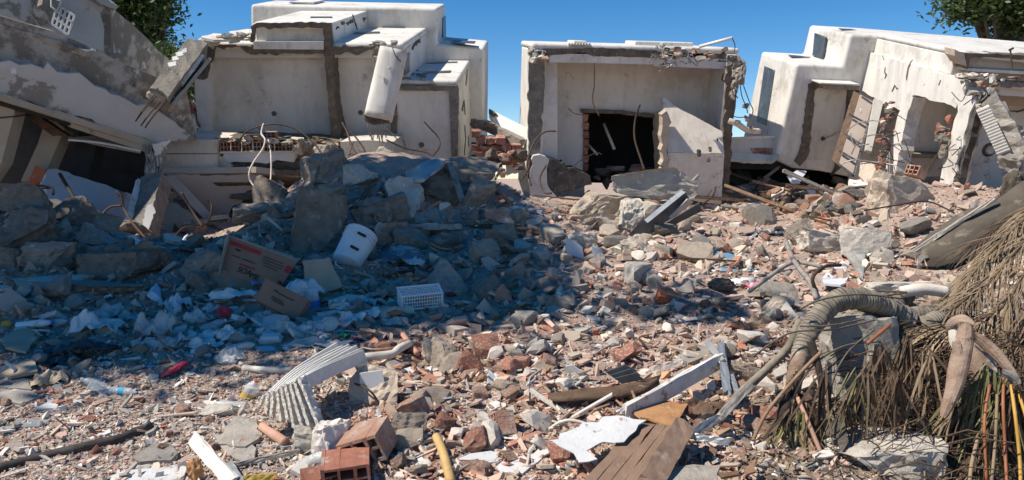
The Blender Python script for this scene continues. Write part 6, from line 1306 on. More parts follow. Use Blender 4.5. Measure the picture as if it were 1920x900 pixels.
pl('peeled_sheet', [(930, 876), (950, 858), (990, 852), (1030, 840), (1036, 848), (1010, 864), (980, 884), (940, 886)], .01, 'flakew', 'peeled white paint sheet left of the broken door', 'sheet', .008, .05); pl('peeled_sheet', [(856, 862), (880, 850), (920, 846), (950, 852), (940, 864), (900, 870)], .01, 'flakew', 'smaller white flake left of the peeled paint sheet', 'flake', .008, .05)
pl('plywood_piece', [(920, 800), (952, 776), (974, 790), (960, 810), (936, 812)], .02, 'ply', 'orange brown bark like board scrap in the centre foreground', 'board', .008, .06); pl('tile_shard', [(1018, 795), (1050, 782), (1050, 800), (1030, 804)], .015, 'cream', 'cream tile piece above the peeled paint sheet', 'tile', .003, .05)
ln('cane_arc', [(1036, 800, .06), (1050, 792, .1), (1070, 788, .12), (1098, 794, .08)], .010, 'cream', 'curved cream rim lying over the broken door', 'rim')
brd('aluminium_profile', (1352, 646, .35), (1364, 738, .3), 14, 10, 'alu', 'upright aluminium window profile at the end of the white door frame', 'metal profile'); brd('aluminium_profile', (1326, 640, .3), (1354, 678, .3), 12, 8, 'silver', 'bright crossing aluminium strip behind the upright profile', 'metal profile'); brd('aluminium_profile', (1372, 706, .3), (1384, 740, .3), 10, 8, 'alu', 'short aluminium stub right of the upright profile', 'metal profile')
brd('aluminium_profile', (1296, 812, .3), (1358, 778, .38), 15, 8, 'alu', 'aluminium channel pointing to the lower left near the door', 'metal profile'); brd('aluminium_profile', (1350, 782, .4), (1440, 690, .45), 14, 10, 'woodg', 'long grey squared bar running up from the aluminium channel', 'bar'); brd('aluminium_profile', (1292, 816, .3), (1368, 830, .3), 12, 8, 'alu', 'level aluminium channel end right of the broken door', 'metal profile')
pl('grey_block', [(1272, 664), (1308, 646), (1330, 650), (1330, 664), (1290, 682)], .05, 'concg', 'square grey cement tile above the white door frame', 'cement tile', .003, .08); brd('curved_board', (1222, 694, .1), (1282, 678, .1), 12, 4, 'plast', 'curved cream board edge left of the cement tile', 'board')
drape('brown_cloth', 1318, 752, 90, 44, 'woodd', 'rumpled dark brown sacking below the upright profile', 'sacking', 82, lift=.15); pl('grey_sheet', [(1250, 880), (1300, 870), (1350, 874), (1340, 910), (1240, 910)], .02, 'bluebag' if False else 'concg', 'grey board at the bottom edge right of the door', 'board', .005, .2)
# middle distance
pl('white_shard', [(1060, 444, gd(1090, 485)), (1092, 464, gd(1090, 485)), (1099, 488, gd(1090, 486)), (1080, 482, gd(1090, 486)), (1062, 474, gd(1080, 482))], .02, 'innerblue', 'pale blue grey tile shard standing in the rubble', 'tile', .004); pl('white_shard', [(1110, 462, gd(1120, 487)), (1130, 470, gd(1120, 487)), (1133, 488, gd(1120, 487)), (1108, 484, gd(1110, 487))], .02, 'innerblue', 'smaller pale tile shard right of the standing one', 'tile', .004)
pl('white_board', [(952, 386), (972, 384), (1018, 396), (1012, 403), (975, 400)], .02, 'foam', 'thin bright white board lying in the sun left of the slabs', 'board', .003, .06); pl('white_board', [(996, 428), (1020, 424), (1034, 432), (1008, 436)], .015, 'tile', 'small white board beneath the thin bright board', 'board', .003, .04)
ch = thing('metal_channel', 'dark folded metal channel leaning from the slab stack', 'metal channel', G(1225, 440)); d_ = gd(1220, 445)
plate('web', [(1200, 416, d_ - .05), (1284, 358, d_ - .15), (1292, 372, d_ - .15), (1236, 428, d_ - .05), (1180, 450, d_), (1176, 444, d_)], .02, M['dmetal'], ch)
plate('flange', [(1208, 412, d_ - .07), (1276, 357, d_ - .17), (1286, 360, d_ - .2), (1214, 418, d_ - .1)], .015, M['alu'], ch); plate('flange', [(1253, 408, d_ - .1), (1290, 374, d_ - .2), (1300, 378, d_ - .1), (1264, 410, d_ - .06)], .015, M['alu'], ch)
plate('lower_flap', [(1180, 440, d_), (1240, 425, d_ - .02), (1312, 380, d_ - .05), (1316, 396, d_), (1260, 424, d_ + .02), (1210, 450, d_ + .02)], .02, M['dmetal'], ch)
bent('dark_cable_band', [[(880, 420, .05), (960, 420, .12), (1040, 440, .12), (1096, 466, .1)], [(880, 426, .05), (960, 427, .12), (1040, 447, .12), (1096, 474, .1)]], .02, 'woodd', 'long dark bent strip sagging across the rubble from the heap', 'strip')
drape('blue_cloth', 1432, 432, 90, 20, 'denim', 'dark blue cloth spread in the sunlit rubble', 'cloth', 84); drape('pink_cloth', 1420, 530, 44, 24, 'pink', 'bright pink cloth lying in the rubble', 'cloth', 85); bent('white_cloth', [[(1366, 524, .05), (1392, 520, .07), (1414, 520, .06)], [(1372, 536, .05), (1395, 536, .06), (1416, 532, .06)]], .008, 'plw', 'white paper sheet left of the pink cloth', 'paper')
crumple('brown_bag', 1352, 534, 50, 26, 'rawbrown', 'brown sack left of the white paper and pink cloth', 'sack', 86, amp=.2); pl('blue_sheet', [(1330, 470), (1400, 480), (1420, 506), (1350, 510), (1326, 490)], .01, 'bluebag', 'faded blue sheet half buried in the shade band', 'sheet', .01, .02)
pl('white_plate', [(1540, 520), (1556, 502), (1580, 498), (1592, 508), (1588, 526), (1576, 538), (1545, 532)], .02, 'innerblue', 'pale rounded plate lying near the palm stem', 'plate', .004, .15)
bent('grey_gutter', [[(1578, 470, .12), (1600, 470, .16), (1624, 474, .14)], [(1590, 486, .14), (1606, 488, .2), (1622, 490, .16)], [(1604, 504, .1), (1612, 506, .16), (1620, 508, .12)], [(1610, 520, .08), (1614, 522, .12), (1617, 524, .08)]], .008, 'silver', 'bent silvery gutter piece before the big square block', 'gutter')
bent('mouldy_board', [[(1690, 488, 8.2), (1740, 440, 8.3), (1800, 398, 8.4), (1870, 374, 8.4), (1915, 340, 8.4), (1990, 320, 8.4)], [(1692, 500, 7.9), (1760, 500, 7.7), (1830, 480, 7.7), (1880, 440, 7.9), (1925, 400, 8), (1995, 390, 8)]], .07, 'mouldwood', 'long mouldy dark board leaning behind the dry palm leaves', 'board')
brd('board_edge', (1692, 486, 8.12), (1866, 372, 8.3), 7, 6, 'conc', 'pale torn upper edge of the long mouldy board', 'edge', 0, .012)
crumple('burnt_stump', 1872, 326, 66, 62, 'charred', 'twisted charred stump above the mouldy board at right', 'stump', 90, amp=.16, lift=1.0, freq=1.0); crumple('burnt_stump', 1905, 360, 54, 80, 'mouldwood', 'second weathered lump behind the stump at the right edge', 'stump', 91, amp=.2, lift=1.0)
brd('blue_beam', (292, 560, .06), (356, 448, .16), 24, 10, 'bluep', 'pale blue painted timber beam standing steeply in the shaded rubble', 'beam', 20, .005)
pl('white_plaster_patch', [(238, 444, gd(262, 462)), (254, 442, gd(262, 462)), (268, 452, gd(262, 464)), (284, 452, gd(272, 464)), (312, 464, gd(280, 468)), (296, 472, gd(280, 470)), (262, 466, gd(262, 468))], .05, 'foam', 'bright white plaster patch at the foot of the stub pillar', 'plaster', .012)  # plain white plate at the pillar foot
for x0, y0, x1, y1, w_, lb in ((926, 598, 1010, 558, 12, 'long thin pale batten lying in the rubble field centre'), (912, 548, 970, 532, 12, 'grey curved batten above the long thin pale one'), (1366, 606, 1446, 612, 9, 'pinkish batten lying level in the sunlit rubble'), (1452, 400, 1510, 322, 8, 'thin straight stick leaning in the dark hollow'), (1398, 456, 1426, 430, 7, 'short white stick near the dark blue cloth'), (1450, 398, 1530, 408, 6, 'rusty thin rod lying under the leaning stick')): brd('batten', (x0, y0, .05), (x1, y1, .08), w_ * .7, 5, 'wood' if w_ != 7 else 'whitep', lb, 'batten')
pl('white_sheet', [(1476, 330, 13.7), (1496, 318, 13.8), (1512, 322, 13.8), (1500, 342, 13.6), (1484, 343, 13.6)], .02, 'tile', 'square white board in the dark hollow left of the niche', 'board', .003)
pl('white_sheet', [(1510, 348, 13.6), (1526, 344, 13.7), (1530, 362, 13.5), (1518, 364, 13.5)], .02, 'innerblue', 'small pale board right below the square white board', 'board', .003); bent('white_wrap', [[(1530, 392, .04), (1548, 388, .08), (1566, 404, .05)], [(1534, 402, .04), (1552, 400, .08), (1570, 408, .04)]], .01, 'foam', 'crumpled white wrapping on the rubble below the niche', 'wrapping')
bent('white_wrap', [[(1417, 400, .04), (1424, 398, .06)], [(1428, 416, .05), (1434, 412, .06)], [(1436, 422, .05), (1442, 418, .05)]], .01, 'foam', 'curled white strip left of the leaning stick', 'strip'); crumple('tyre_heap', 1392, 345, 34, 60, 'blackbag', 'dark rubber loop heap in the hollow under the low wall', 'rubber', 92, lift=-1.2)
for i in range(60):
    x, y = rnd.uniform(1375, 1610), rnd.uniform(338, 405); h = G(x, y)
    if h.y > 16.5: continue
    sz = rnd.uniform(.12, .34); vs, fs = rock_geo(700 + i, (sz * rnd.uniform(1, 1.8), sz, sz * rnd.uniform(.35, .8)), 2, 6, .08)
    o = mk('debris_piece', xf(vs, Matrix.Translation(h + Vector((0, 0, sz * .12))) @ Matrix.Rotation(rnd.uniform(-.5, .5), 4, 'Y') @ Matrix.Rotation(rnd.uniform(0, 3), 4, 'Z')), fs, rnd.choice([C_, M['rawd'], M['rawbrown'], M['woodd'], M['brickd']]))
    tag(o, describe(x, y, sz * 100, 0, 'dark hollow debris piece', ''), 'debris', 'pieces in the dark hollow')
for i in range(12):
    x, y = rnd.uniform(1385, 1590), rnd.uniform(345, 400); h = G(x, y)
    if h.y > 16.5: continue
    a_ = rnd.uniform(-.5, .5) + rnd.choice((0, 3.14)); L = rnd.uniform(.4, 1.1); p1_ = h + Vector((math.cos(a_) * L, rnd.uniform(-.3, .3), rnd.uniform(.05, .45)))
    tag(bar_box('fallen_lath', h + Vector((0, 0, .05)), p1_, .05, .03, rnd.choice([M['woodd'], M['woodg'], M['wood']]), None, rnd.uniform(0, 60), .004, rows=6), describe(x, y, L * 40, 0, 'broken lath in the hollow', ''), 'lath', 'laths in the dark hollow')
# bars and wires
RB = [([(112, 326, 10.6), (138, 370, 10.3), (180, 440, 9.8), (205, 480, 9.5)], .024, 'straight thick dark bar leaning on the grey slabs'), ([(218, 360, 10.4), (229, 370, 10.4), (232, 390, 10.4), (250, 420, 10.2), (276, 450, 10)], .016, 'hooked bar curving down before the stub pillar'), ([(228, 386, 10.4), (208, 388, 10.4), (190, 405, 10.3), (182, 430, 10.1), (195, 470, 9.8)], .016, 'bar looping left from the hooked bar'),
      ([(340, 360, 10.6), (360, 395, 10.6), (380, 425, 10.5)], .016, 'left bar of the bent cluster below the soffit'), ([(388, 375, 10.6), (396, 382, 10.6), (396, 400, 10.5), (388, 420, 10.5)], .014, 'right hooked bar of the cluster below the soffit'), ([(375, 428, 10.3), (350, 425, 10.3), (330, 440, 10.2), (320, 465, 10.1)], .012, 'low curved wire beside the bar cluster'),
      ([(494, 232, 12.6), (490, 250, 12.5), (497, 262, 12.3), (492, 280, 12.2), (475, 305, 12), (467, 325, 11.9), (470, 340, 11.9), (486, 362, 11.8)], .014, 'pale bent pipe hanging from the floor edge'), ([(503, 262, 12.5), (508, 290, 12.2), (508, 330, 12), (503, 356, 11.8)], .012, 'thin wire hanging right of the pale bent pipe'), ([(446, 268, 12.6), (462, 247, 12.6), (490, 236, 12.6), (520, 233, 12.6), (555, 242, 12.6), (585, 265, 12.5), (606, 292, 12.4)], .013, 'wide black arching wire before the exposed room'),
      ([(482, 234, 12.6), (492, 250, 12.6)], .012, 'short wire stub on top of the hollow bricks'), ([(642, 230, 12.3), (652, 250, 12.2), (660, 275, 12.0), (680, 305, 11.8)], .016, 'straight dark bar before the right half of the first house'), ([(643, 234, 12.3), (665, 255, 12.2), (684, 285, 12.0), (668, 300, 11.9), (640, 310, 11.8)], .014, 'bent dark bar forming a hook beside the straight dark bar'), ([(663, 265, 12), (655, 290, 12), (648, 305, 11.8)], .008, 'thin wire crossing the bent dark bar'),
      ([(795, 228, 12.4), (806, 240, 12.4), (822, 258, 12.4), (824, 275, 12.3), (812, 292, 12.2)], .012, 'wavy wire before the lower right box'), ([(724, 262, 12.2), (760, 278, 12.2), (800, 286, 12.1), (812, 296, 12)], .012, 'long low wire running right below the hanging pillar'), ([(756, 262, 12.2), (762, 280, 12.2), (770, 298, 12)], .008, 'thin upright wire under the lower right box'), ([(722, 240, 12.6), (735, 250, 12.5), (745, 262, 12.4)], .010, 'short wires tangled at the pillar bars'),
      ([(996, 348, 11.6), (988, 310, 11.8), (1000, 270, 12), (1020, 248, 12.1), (1043, 246, 12.1)], .014, 'tall rusty bar curving right before the left wall of the centre house'), ([(1024, 310, 11.6), (1012, 335, 11.5), (1020, 360, 11.3), (1034, 362, 11.2)], .014, 'rusty bar loop at the foot of the centre house left wall'), ([(975, 340, 11.6), (990, 318, 11.7), (993, 300, 11.8)], .014, 'short rusty bar left of the centre house'), ([(1200, 196, 13.0), (1191, 225, 13.0), (1190, 260, 12.8), (1202, 300, 12.5), (1208, 318, 12.2)], .016, 'long rusty bar hanging before the dark doorway'),
      ([(1114, 118, 13.3), (1114, 160, 13.3), (1111, 190, 13.3), (1124, 218, 13.2)], .010, 'thin rusty wire hanging from the ceiling beam'), ([(1066, 203, 13.3), (1076, 212, 13.2), (1092, 216, 13.2)], .008, 'short wire left of the dark doorway'), ([(1060, 325, 12.4), (1090, 300, 12.6), (1118, 287, 12.8), (1128, 290, 12.8)], .008, 'fine wire lying across the lower left of the doorway'), ([(1128, 430, 9.9), (1160, 355, 10.3), (1180, 340, 10.4), (1200, 350, 10.3)], .011, 'looped dark wire tied round the pale slabs'),
      ([(1318, 382, 10.6), (1336, 368, 10.7), (1342, 350, 10.8)], .012, 'hooked bar right of the slab stack'), ([(1292, 346, 10.3), (1310, 328, 10.3)], .02, 'thick short peg poking from the long pale slab'), ([(1326, 368, 10.6), (1334, 356, 10.7)], .008, 'tiny wire beside the hooked bar'), ([(1050, 372, 11), (1100, 376, 10.9), (1000, 366, 11.2)], .009, 'thin reddish rod lying left of the slab stack'),
      ([(1405, 546, 6.6), (1470, 500, 6.9), (1500, 492, 7), (1540, 500, 6.8)], .02, 'curved grey branch in the rubble before the white plate'), ([(1530, 560, 5.9), (1520, 530, 6.1), (1500, 505, 6.4), (1484, 480, 6.8), (1475, 455, 7.2)], .022, 'twisted brown root rising before the white plate'), ([(1530, 548, 6), (1524, 520, 6), (1546, 500, 6.1), (1576, 497, 6.2)], .014, 'thin arching branch behind the palm stem'), ([(1385, 490, 7.8), (1300, 485, 8), (1200, 486, 8.1)], .009, 'long thin cable crossing the shade band'), ([(1560, 414, 9.2), (1510, 405, 9.4), (1580, 430, 9)], .010, 'thin rod among the rubble right of the blue cloth'),
      ([(1580, 480, 8.2), (1600, 440, 8.6), (1625, 425, 8.8)], .014, 'dark bar leaning on the big square block'), ([(1620, 395, 9.6), (1680, 385, 9.7), (1740, 378, 9.8), (1790, 400, 9.6)], .010, 'long thin twig before the tan slab'), ([(0, 480, 8.3), (60, 500, 8), (150, 520, 7.8), (230, 560, 7.2)], .010, 'long dark wire drooping across the shaded left rubble'), ([(60, 510, 7.7), (90, 560, 7.2), (150, 600, 6.7)], .010, 'short drooping wire in the shaded left rubble'), ([(40, 365, 9), (60, 350, 9.2), (95, 350, 9.2), (100, 365, 9.1)], .014, 'bent bar arch above the dark boulders at the far left'), ([(0, 352, 9.2), (50, 354, 9.2), (100, 352, 9.3)], .010, 'level rod at the far left below the dark storey'),
      ([(1600, 545, 5.0), (1700, 548, 4.8), (1640, 556, 4.8)], .006, 'red cable across the palm stem'), ([(640, 778, 4.8), (624, 760, 4.8), (632, 742, 4.8), (650, 750, 4.8)], .006, 'small wire curl right of the foam panels'), ([(610, 770, 4.7), (612, 745, 4.7), (622, 725, 4.75)], .006, 'pale thin wire right of the foam panels'), ([(662, 718, 4.6), (690, 730, 4.5), (706, 748, 4.5), (718, 770, 4.5)], .006, 'black wire lying over the tiled mortar block')]
for pts, rd, lb in RB: tag(tube('bent_bar' if rd >= .012 else 'bent_wire', pts, rd, M['pvc'] if 'pale bent pipe' in lb else M['rust'] if rd < .02 or 'dark' in lb else M['woodg'], None, n=6, k=6), lb, 'bar' if rd >= .012 else 'wire')
for i in range(60):
    x, y = (rnd.uniform(1000, 1120), rnd.uniform(355, 410)) if i < 22 else (rnd.uniform(400, 960), rnd.uniform(330, 520)) if i < 40 else (rnd.uniform(640, 1500), rnd.uniform(640, 880))
    d = gd(x, y); L = rnd.uniform(20, 60); p = [P(x + k * L / 4 * 1, y + rnd.uniform(-8, 8), d - rnd.uniform(0, .16)) for k in range(5)]
    zn = 'twig tangle left of the slab stack' if i < 22 else 'the shaded heap' if i < 40 else 'the sunlit foreground'
    tag(tube('thin_twig', p, .006, M['wood'] if i < 22 or i > 40 else M['rust'], None, n=4, k=4), describe(x, y, 10, 0, 'bent thin twig', '').replace('tiny ', ''), 'twig', 'twigs in ' + zn)
# ================================================================== uprooted palms at the right
def leaf_strip(p0, dr, L, wd, droop, parts, r_=rnd, segs=5, roll=0):
    d = dr.normalized(); sd_ = d.cross(Vector((0, 0, 1))); sd_ = (sd_ if sd_.length > .1 else Vector((1, 0, 0))).normalized()
    sd_ = Matrix.Rotation(roll, 3, d) @ sd_; pts = []; q = p0.copy(); dd_ = d.copy()
    for k in range(segs + 1):
        pts.append(q.copy()); dd_ = (dd_ + Vector((0, 0, -droop / segs)) + Vector([r_.gauss(0, .05) for _ in range(3)])).normalized(); q = q + dd_ * (L / segs)
    vs, fs = [], []
    for k, q in enumerate(pts):
        w_ = wd * (1 - (k / segs) ** 2) * (.6 + .4 * min(1, k)) + .0008; vs += [q - sd_ * w_, q + sd_ * w_ + Vector((0, 0, w_ * .4))]
    for k in range(segs): fs.append([2 * k, 2 * k + 1, 2 * k + 3, 2 * k + 2])
    parts.append((vs, fs))
def frond(parent, rach, n, L, wd, mat, smat, srad=.012, droop=.8, spread=.9, fold=.3, name='frond', start=.15):
    R_ = spline([P(*p) if not isinstance(p, Vector) else p for p in rach], 8); parts = []
    for i in range(n):
        t = start + (1 - start) * i / n; k = t * (len(R_) - 1); a_ = R_[int(k)]; b_ = R_[min(int(k) + 1, len(R_) - 1)]; q = a_.lerp(b_, k % 1); tg = (b_ - a_).normalized() if (b_ - a_).length > 1e-6 else (R_[-1] - R_[-2]).normalized()
        sd_ = tg.cross(Vector((0, -.3, 1))).normalized()
        for s in (-1, 1): leaf_strip(q, tg * rnd.uniform(.6, 1.1) + sd_ * s * spread * rnd.uniform(.5, 1.2) + Vector((0, 0, fold * rnd.uniform(-1, 1))), L * rnd.uniform(.7, 1.15) * (1 - .4 * abs(t - .5)), wd * rnd.uniform(.7, 1.3), droop * rnd.uniform(.5, 1.4), parts)
    vs, fs = merge(parts); f = mk(name, vs, fs, M[mat], parent)
    vs, fs = tube_geo(R_, srad, 6, lambda t: 1.15 - t * .9); mk('rachis', vs, fs, M[smat], f, smooth=True)
    return f
def ringed(name, pts, rad, parent, mat='ptrunk', step=.022):
    """palm stem with raised leaf-scar rings"""
    C = spline([P(*p) for p in pts], 24); vs_, fs_ = [], []; acc = [0]
    for a_, b_ in zip(C, C[1:]): acc.append(acc[-1] + (b_ - a_).length)
    def at(s):
        for i in range(len(acc) - 1):
            if acc[i + 1] >= s: return C[i].lerp(C[i + 1], (s - acc[i]) / max(1e-6, acc[i + 1] - acc[i]))
        return C[-1]
    n = int(acc[-1] / (step / 8)); Q = [at(acc[-1] * i / n) for i in range(n + 1)]; rj = [rnd.uniform(-.05, .07) for _ in range(n // 8 + 3)]; vs, fs = tube_geo(Q, rad, 16, lambda t: (1.18 - .36 * t) * (1 + .06 * (1 - (int(t * n) % 8) / 7.0) + rj[int(t * n) // 8]))
    vs = [v + Vector((noise.noise(v * 14), noise.noise(v * 14 + Vector((5, 0, 0))), noise.noise(v * 14 + Vector((0, 7, 0))))) * .010 + Vector((noise.noise(v * 60), noise.noise(v * 60 + Vector((5, 0, 0))), 0)) * .003 for v in vs]
    o = mk(name, vs, fs, [M[mat], M['ringdark']], parent, smooth=True)
    for i, p_ in enumerate(o.data.polygons):
        if i < n * 16 and (i // 16 + (i % 16) // 6) % 8 in (5, 6) and noise.noise((i * .013, 0, 0)) > -.15: p_.material_index = 1
    return o
p1 = thing('fallen_palm', 'uprooted palm with a ringed grey stem bending down to a brown crown shaft', 'palm tree', P(1500, 760, 4.6), 'fallen palms')
ringed('trunk', [(1700, 600, 4.95), (1660, 578, 4.9), (1610, 560, 4.8), (1565, 566, 4.7), (1530, 600, 4.6), (1508, 640, 4.5), (1502, 668, 4.45)], .062, p1)
tube('crown_shaft', [(1502, 664, 4.45), (1494, 690, 4.42), (1488, 722, 4.4), (1484, 760, 4.38)], .052, M['sheath'], p1, n=14, rfun=lambda t: 1 - .2 * t + .05 * noise.noise((t * 7, 0, 0)))
for k in range(7): tube('dead_strip', [(1500 - k * 4, 690 + k * 6, 4.34), (1496 - k * 6 + rnd.uniform(-6, 10), 740 + k * 5, 4.3), (1480 + rnd.uniform(-30, 40), 800 + k * 5, 4.26)], .012, M['charred'] if k % 3 else M['leafbrown'], p1, n=5, rfun=lambda t: 1.2 - t)
tube('dead_sheath', [(1486, 740, 4.36), (1470, 770, 4.3), (1462, 800, 4.3)], .045, M['charred'], p1, n=10, rfun=lambda t: 1.1 - .7 * t); tube('dead_sheath', [(1492, 745, 4.36), (1500, 775, 4.3), (1496, 810, 4.3)], .042, M['charred'], p1, n=10, rfun=lambda t: 1.1 - .7 * t)
tube('dead_sheath', [(1520, 640, 4.35), (1535, 690, 4.3), (1540, 740, 4.25), (1530, 800, 4.25)], .022, M['charred'], p1, n=8, rfun=lambda t: 1.1 - .6 * t)
for x1, y1, x2, y2, m_, s_ in ((1450, 830, 1405, 905, 'leafdry', 'leafdry'), (1470, 840, 1450, 925, 'leafgreen', 'leafdry'), (1488, 850, 1490, 930, 'leafgreen', 'stemye'), (1505, 840, 1530, 925, 'leafdry', 'stemor'), (1520, 830, 1570, 920, 'leafdry', 'clay_pipe')):
    frond(p1, [(1486, 760, 4.35), (x1, y1, 4.2), (x2, y2, 4.1)], 30, .36, .0055, m_, s_, .007, droop=1.1, spread=.38, start=.1)
tube('petiole', [(1495, 745, 4.3), (1515, 790, 4.22), (1540, 850, 4.15), (1566, 915, 4.1)], .012, M['clay_pipe'], p1); tube('petiole', [(1540, 660, 4.3), (1500, 700, 4.3), (1440, 770, 4.28), (1410, 830, 4.25)], .010, M['wood'], p1)
tube('bare_branch', [(1500, 600, 4.75), (1478, 650, 4.7), (1440, 690, 4.65), (1380, 745, 4.5), (1345, 790, 4.4)], .024, M['ptrunk'], p1, n=9)
for pts in ([(1640, 600, 4.5), (1560, 618, 4.4), (1480, 625, 4.4), (1410, 670, 4.4)], [(1650, 640, 4.4), (1580, 650, 4.35), (1520, 690, 4.3), (1480, 760, 4.3), (1460, 800, 4.3)], [(1640, 618, 4.4), (1590, 660, 4.35), (1560, 720, 4.3), (1555, 790, 4.3)], [(1620, 598, 4.5), (1560, 610, 4.4), (1500, 612, 4.4)], [(1690, 560, 4.6), (1610, 552, 4.5), (1540, 562, 4.5), (1500, 580, 4.5)]): tube('dry_stalk', pts, .006, M['rawbrown'], p1, n=5)
plate('dead_sheath', [(1544, 818, 4.2), (1560, 790, 4.22), (1584, 760, 4.25), (1598, 752, 4.25), (1584, 790, 4.2), (1590, 830, 4.15), (1578, 850, 4.1), (1570, 820, 4.15)], .015, M['rawbrown'], p1, j=.006)

p2 = thing('fallen_palm', 'palm with a broad fan of dry straw coloured leaves sweeping down from the right edge', 'palm tree', P(1850, 640, 5.3), 'fallen palms')
ringed('trunk', [(1620, 626, 5.0), (1650, 612, 5.0), (1690, 600, 5.05), (1740, 588, 5.1), (1790, 590, 5.15)], .060, p2); ringed('trunk', [(1655, 590, 5.3), (1680, 570, 5.35), (1705, 553, 5.4)], .055, p2); ringed('trunk', [(1730, 612, 4.9), (1752, 600, 4.95), (1775, 596, 5.0)], .05, p2)
tube('pale_sheath', [(1690, 548, 5.3), (1730, 542, 5.3), (1775, 548, 5.3)], .04, M['plast'], p2, n=10); tube('pale_sheath', [(1740, 630, 5.1), (1700, 640, 5.1)], .05, M['ptrunk'], p2, n=10)
FR = [([(2000, 330, 5.9), (1930, 400, 5.6), (1860, 470, 5.4), (1800, 545, 5.2), (1770, 590, 5.1)]), ([(2010, 350, 5.6), (1940, 430, 5.4), (1880, 500, 5.2), (1820, 570, 5.0), (1760, 615, 4.9)]), ([(2030, 380, 5.3), (1960, 460, 5.1), (1910, 530, 5.0), (1880, 600, 4.9), (1860, 660, 4.8)]), ([(2040, 420, 5.2), (1980, 500, 5.0), (1940, 580, 4.8), (1920, 660, 4.7), (1905, 720, 4.6)]),
      ([(1960, 370, 5.8), (1900, 430, 5.6), (1840, 490, 5.5), (1790, 540, 5.4)]), ([(1850, 520, 5.2), (1800, 570, 5.0), (1730, 610, 4.9), (1660, 622, 4.8)]), ([(1900, 560, 5.0), (1840, 600, 4.9), (1760, 620, 4.8), (1690, 640, 4.8)]), ([(1990, 340, 6.2), (1940, 380, 6.0), (1880, 420, 5.9), (1830, 460, 5.8)])]
for i, r_ in enumerate(FR): frond(p2, r_, 62, .42, .0038, ['leafdry', 'leafmid', 'leafdry', 'leafbrown'][i % 4], 'leafbrown', .009, droop=.9, spread=.30, fold=.32, start=.02)
for i, r_ in enumerate([[(1880, 560, 5.3), (1860, 620, 5.2), (1840, 700, 5.1)], [(1930, 580, 5.2), (1920, 660, 5.1), (1900, 760, 5.0)], [(1800, 600, 5.1), (1770, 660, 5.0), (1760, 720, 4.9)], [(1840, 600, 4.9), (1800, 680, 4.8), (1780, 770, 4.7)], [(1960, 620, 5.2), (1950, 720, 5.0), (1930, 820, 4.8)]]): frond(p2, r_, 46, .34, .004, 'leafmid' if i % 2 else 'leafbrown', 'leafbrown', .009, droop=1.1, spread=.6, fold=.4, start=.02)

for i in range(12):
    x, y = 1660 + (i % 6) * 48 + rnd.uniform(-14, 14), 612 + (i // 6) * 50 + rnd.uniform(-10, 10); d = 4.9 - (i // 6) * .2
    frond(p2, [(x + 50, y - 22, d + .1), (x + 10, y + 6, d), (x - 22, y + 50, d - .05), (x - 34, y + 110, d - .15)], 26, .26, .004, ['leafbrown', 'leafmid', 'leafbrown'][i % 3], 'leafbrown', .006, droop=1.2, spread=.55, fold=.5, start=.02)
p3 = thing('fallen_palm', 'palm with a pale split sheath and orange and yellow stalks at the lower right', 'palm tree', P(1870, 800, 4.1), 'fallen palms')
def shell(pts, wd, mat, curl=1.0, parent=p3, tip=.2, name='sheath', twist=0):
    """boat-shaped leaf base: a curved open strip with thickness"""
    C = spline([P(*p) for p in pts], 7); n = len(C); m = 8; vs, fs = [], []
    for lay in (0, 1):
        for i, q in enumerate(C):
            t = i / (n - 1); tg = (C[min(i + 1, n - 1)] - C[max(i - 1, 0)]).normalized(); vd = (q - CP).normalized(); sd_ = tg.cross(vd).normalized(); o_ = sd_.cross(tg).normalized()
            if twist: rm = Matrix.Rotation(R(twist), 3, tg); sd_ = rm @ sd_; o_ = rm @ o_
            w_ = wd * (tip + (1 - tip) * math.sin(math.pi * min(1, .12 + t * .88)) ** .7)
            for k in range(m + 1):
                a_ = (k / m - .5) * math.pi * curl; rib = .0018 * (k % 2)
                vs.append(q + sd_ * (w_ * math.sin(a_)) + o_ * ((1 - math.cos(a_)) * w_ * .8 + lay * .006 + rib) + Vector((0, 0, noise.noise(q * 9 + Vector((k, 0, 0))) * .008)))
    N_ = n * (m + 1)
    for i in range(n - 1):
        for k in range(m):
            a_ = i * (m + 1) + k; fs += [[a_, a_ + 1, a_ + m + 2, a_ + m + 1], [N_ + a_ + m + 1, N_ + a_ + m + 2, N_ + a_ + 1, N_ + a_]]
        for k in (0, m): a_ = i * (m + 1) + k; fs.append([a_, a_ + m + 1, N_ + a_ + m + 1, N_ + a_])
    return mk(name, vs, fs, M[mat], parent)
shell([(1812, 604, 4.25), (1808, 640, 4.2), (1797, 690, 4.14), (1788, 730, 4.1), (1768, 782, 4.05)], .050, 'sheath', .9, tip=.25)
shell([(1790, 640, 4.2), (1796, 690, 4.16), (1800, 724, 4.12)], .03, 'sheath', .8, twist=25)
shell([(1818, 632, 4.4), (1832, 660, 4.36), (1848, 690, 4.32), (1862, 716, 4.28)], .085, 'sheath', 1.15, tip=.45, twist=-20); shell([(1822, 628, 4.34), (1852, 654, 4.3), (1882, 686, 4.25), (1908, 722, 4.2)], .034, 'sheath', .8, tip=.5, twist=30)
shell([(1786, 634, 4.5), (1788, 612, 4.45), (1804, 603, 4.4), (1822, 612, 4.35)], .04, 'sheath', 1.0, tip=.5); shell([(1790, 616, 4.46), (1794, 640, 4.44), (1800, 656, 4.42)], .04, 'plast', .8, tip=.5)
lump('sheath_heart', 1858, 706, 4.3, 30, 20, M['rawbrown'], p3, 3, sub=3); shell([(1880, 700, 4.2), (1898, 708, 4.2), (1910, 726, 4.2)], .03, 'woodg', .8)
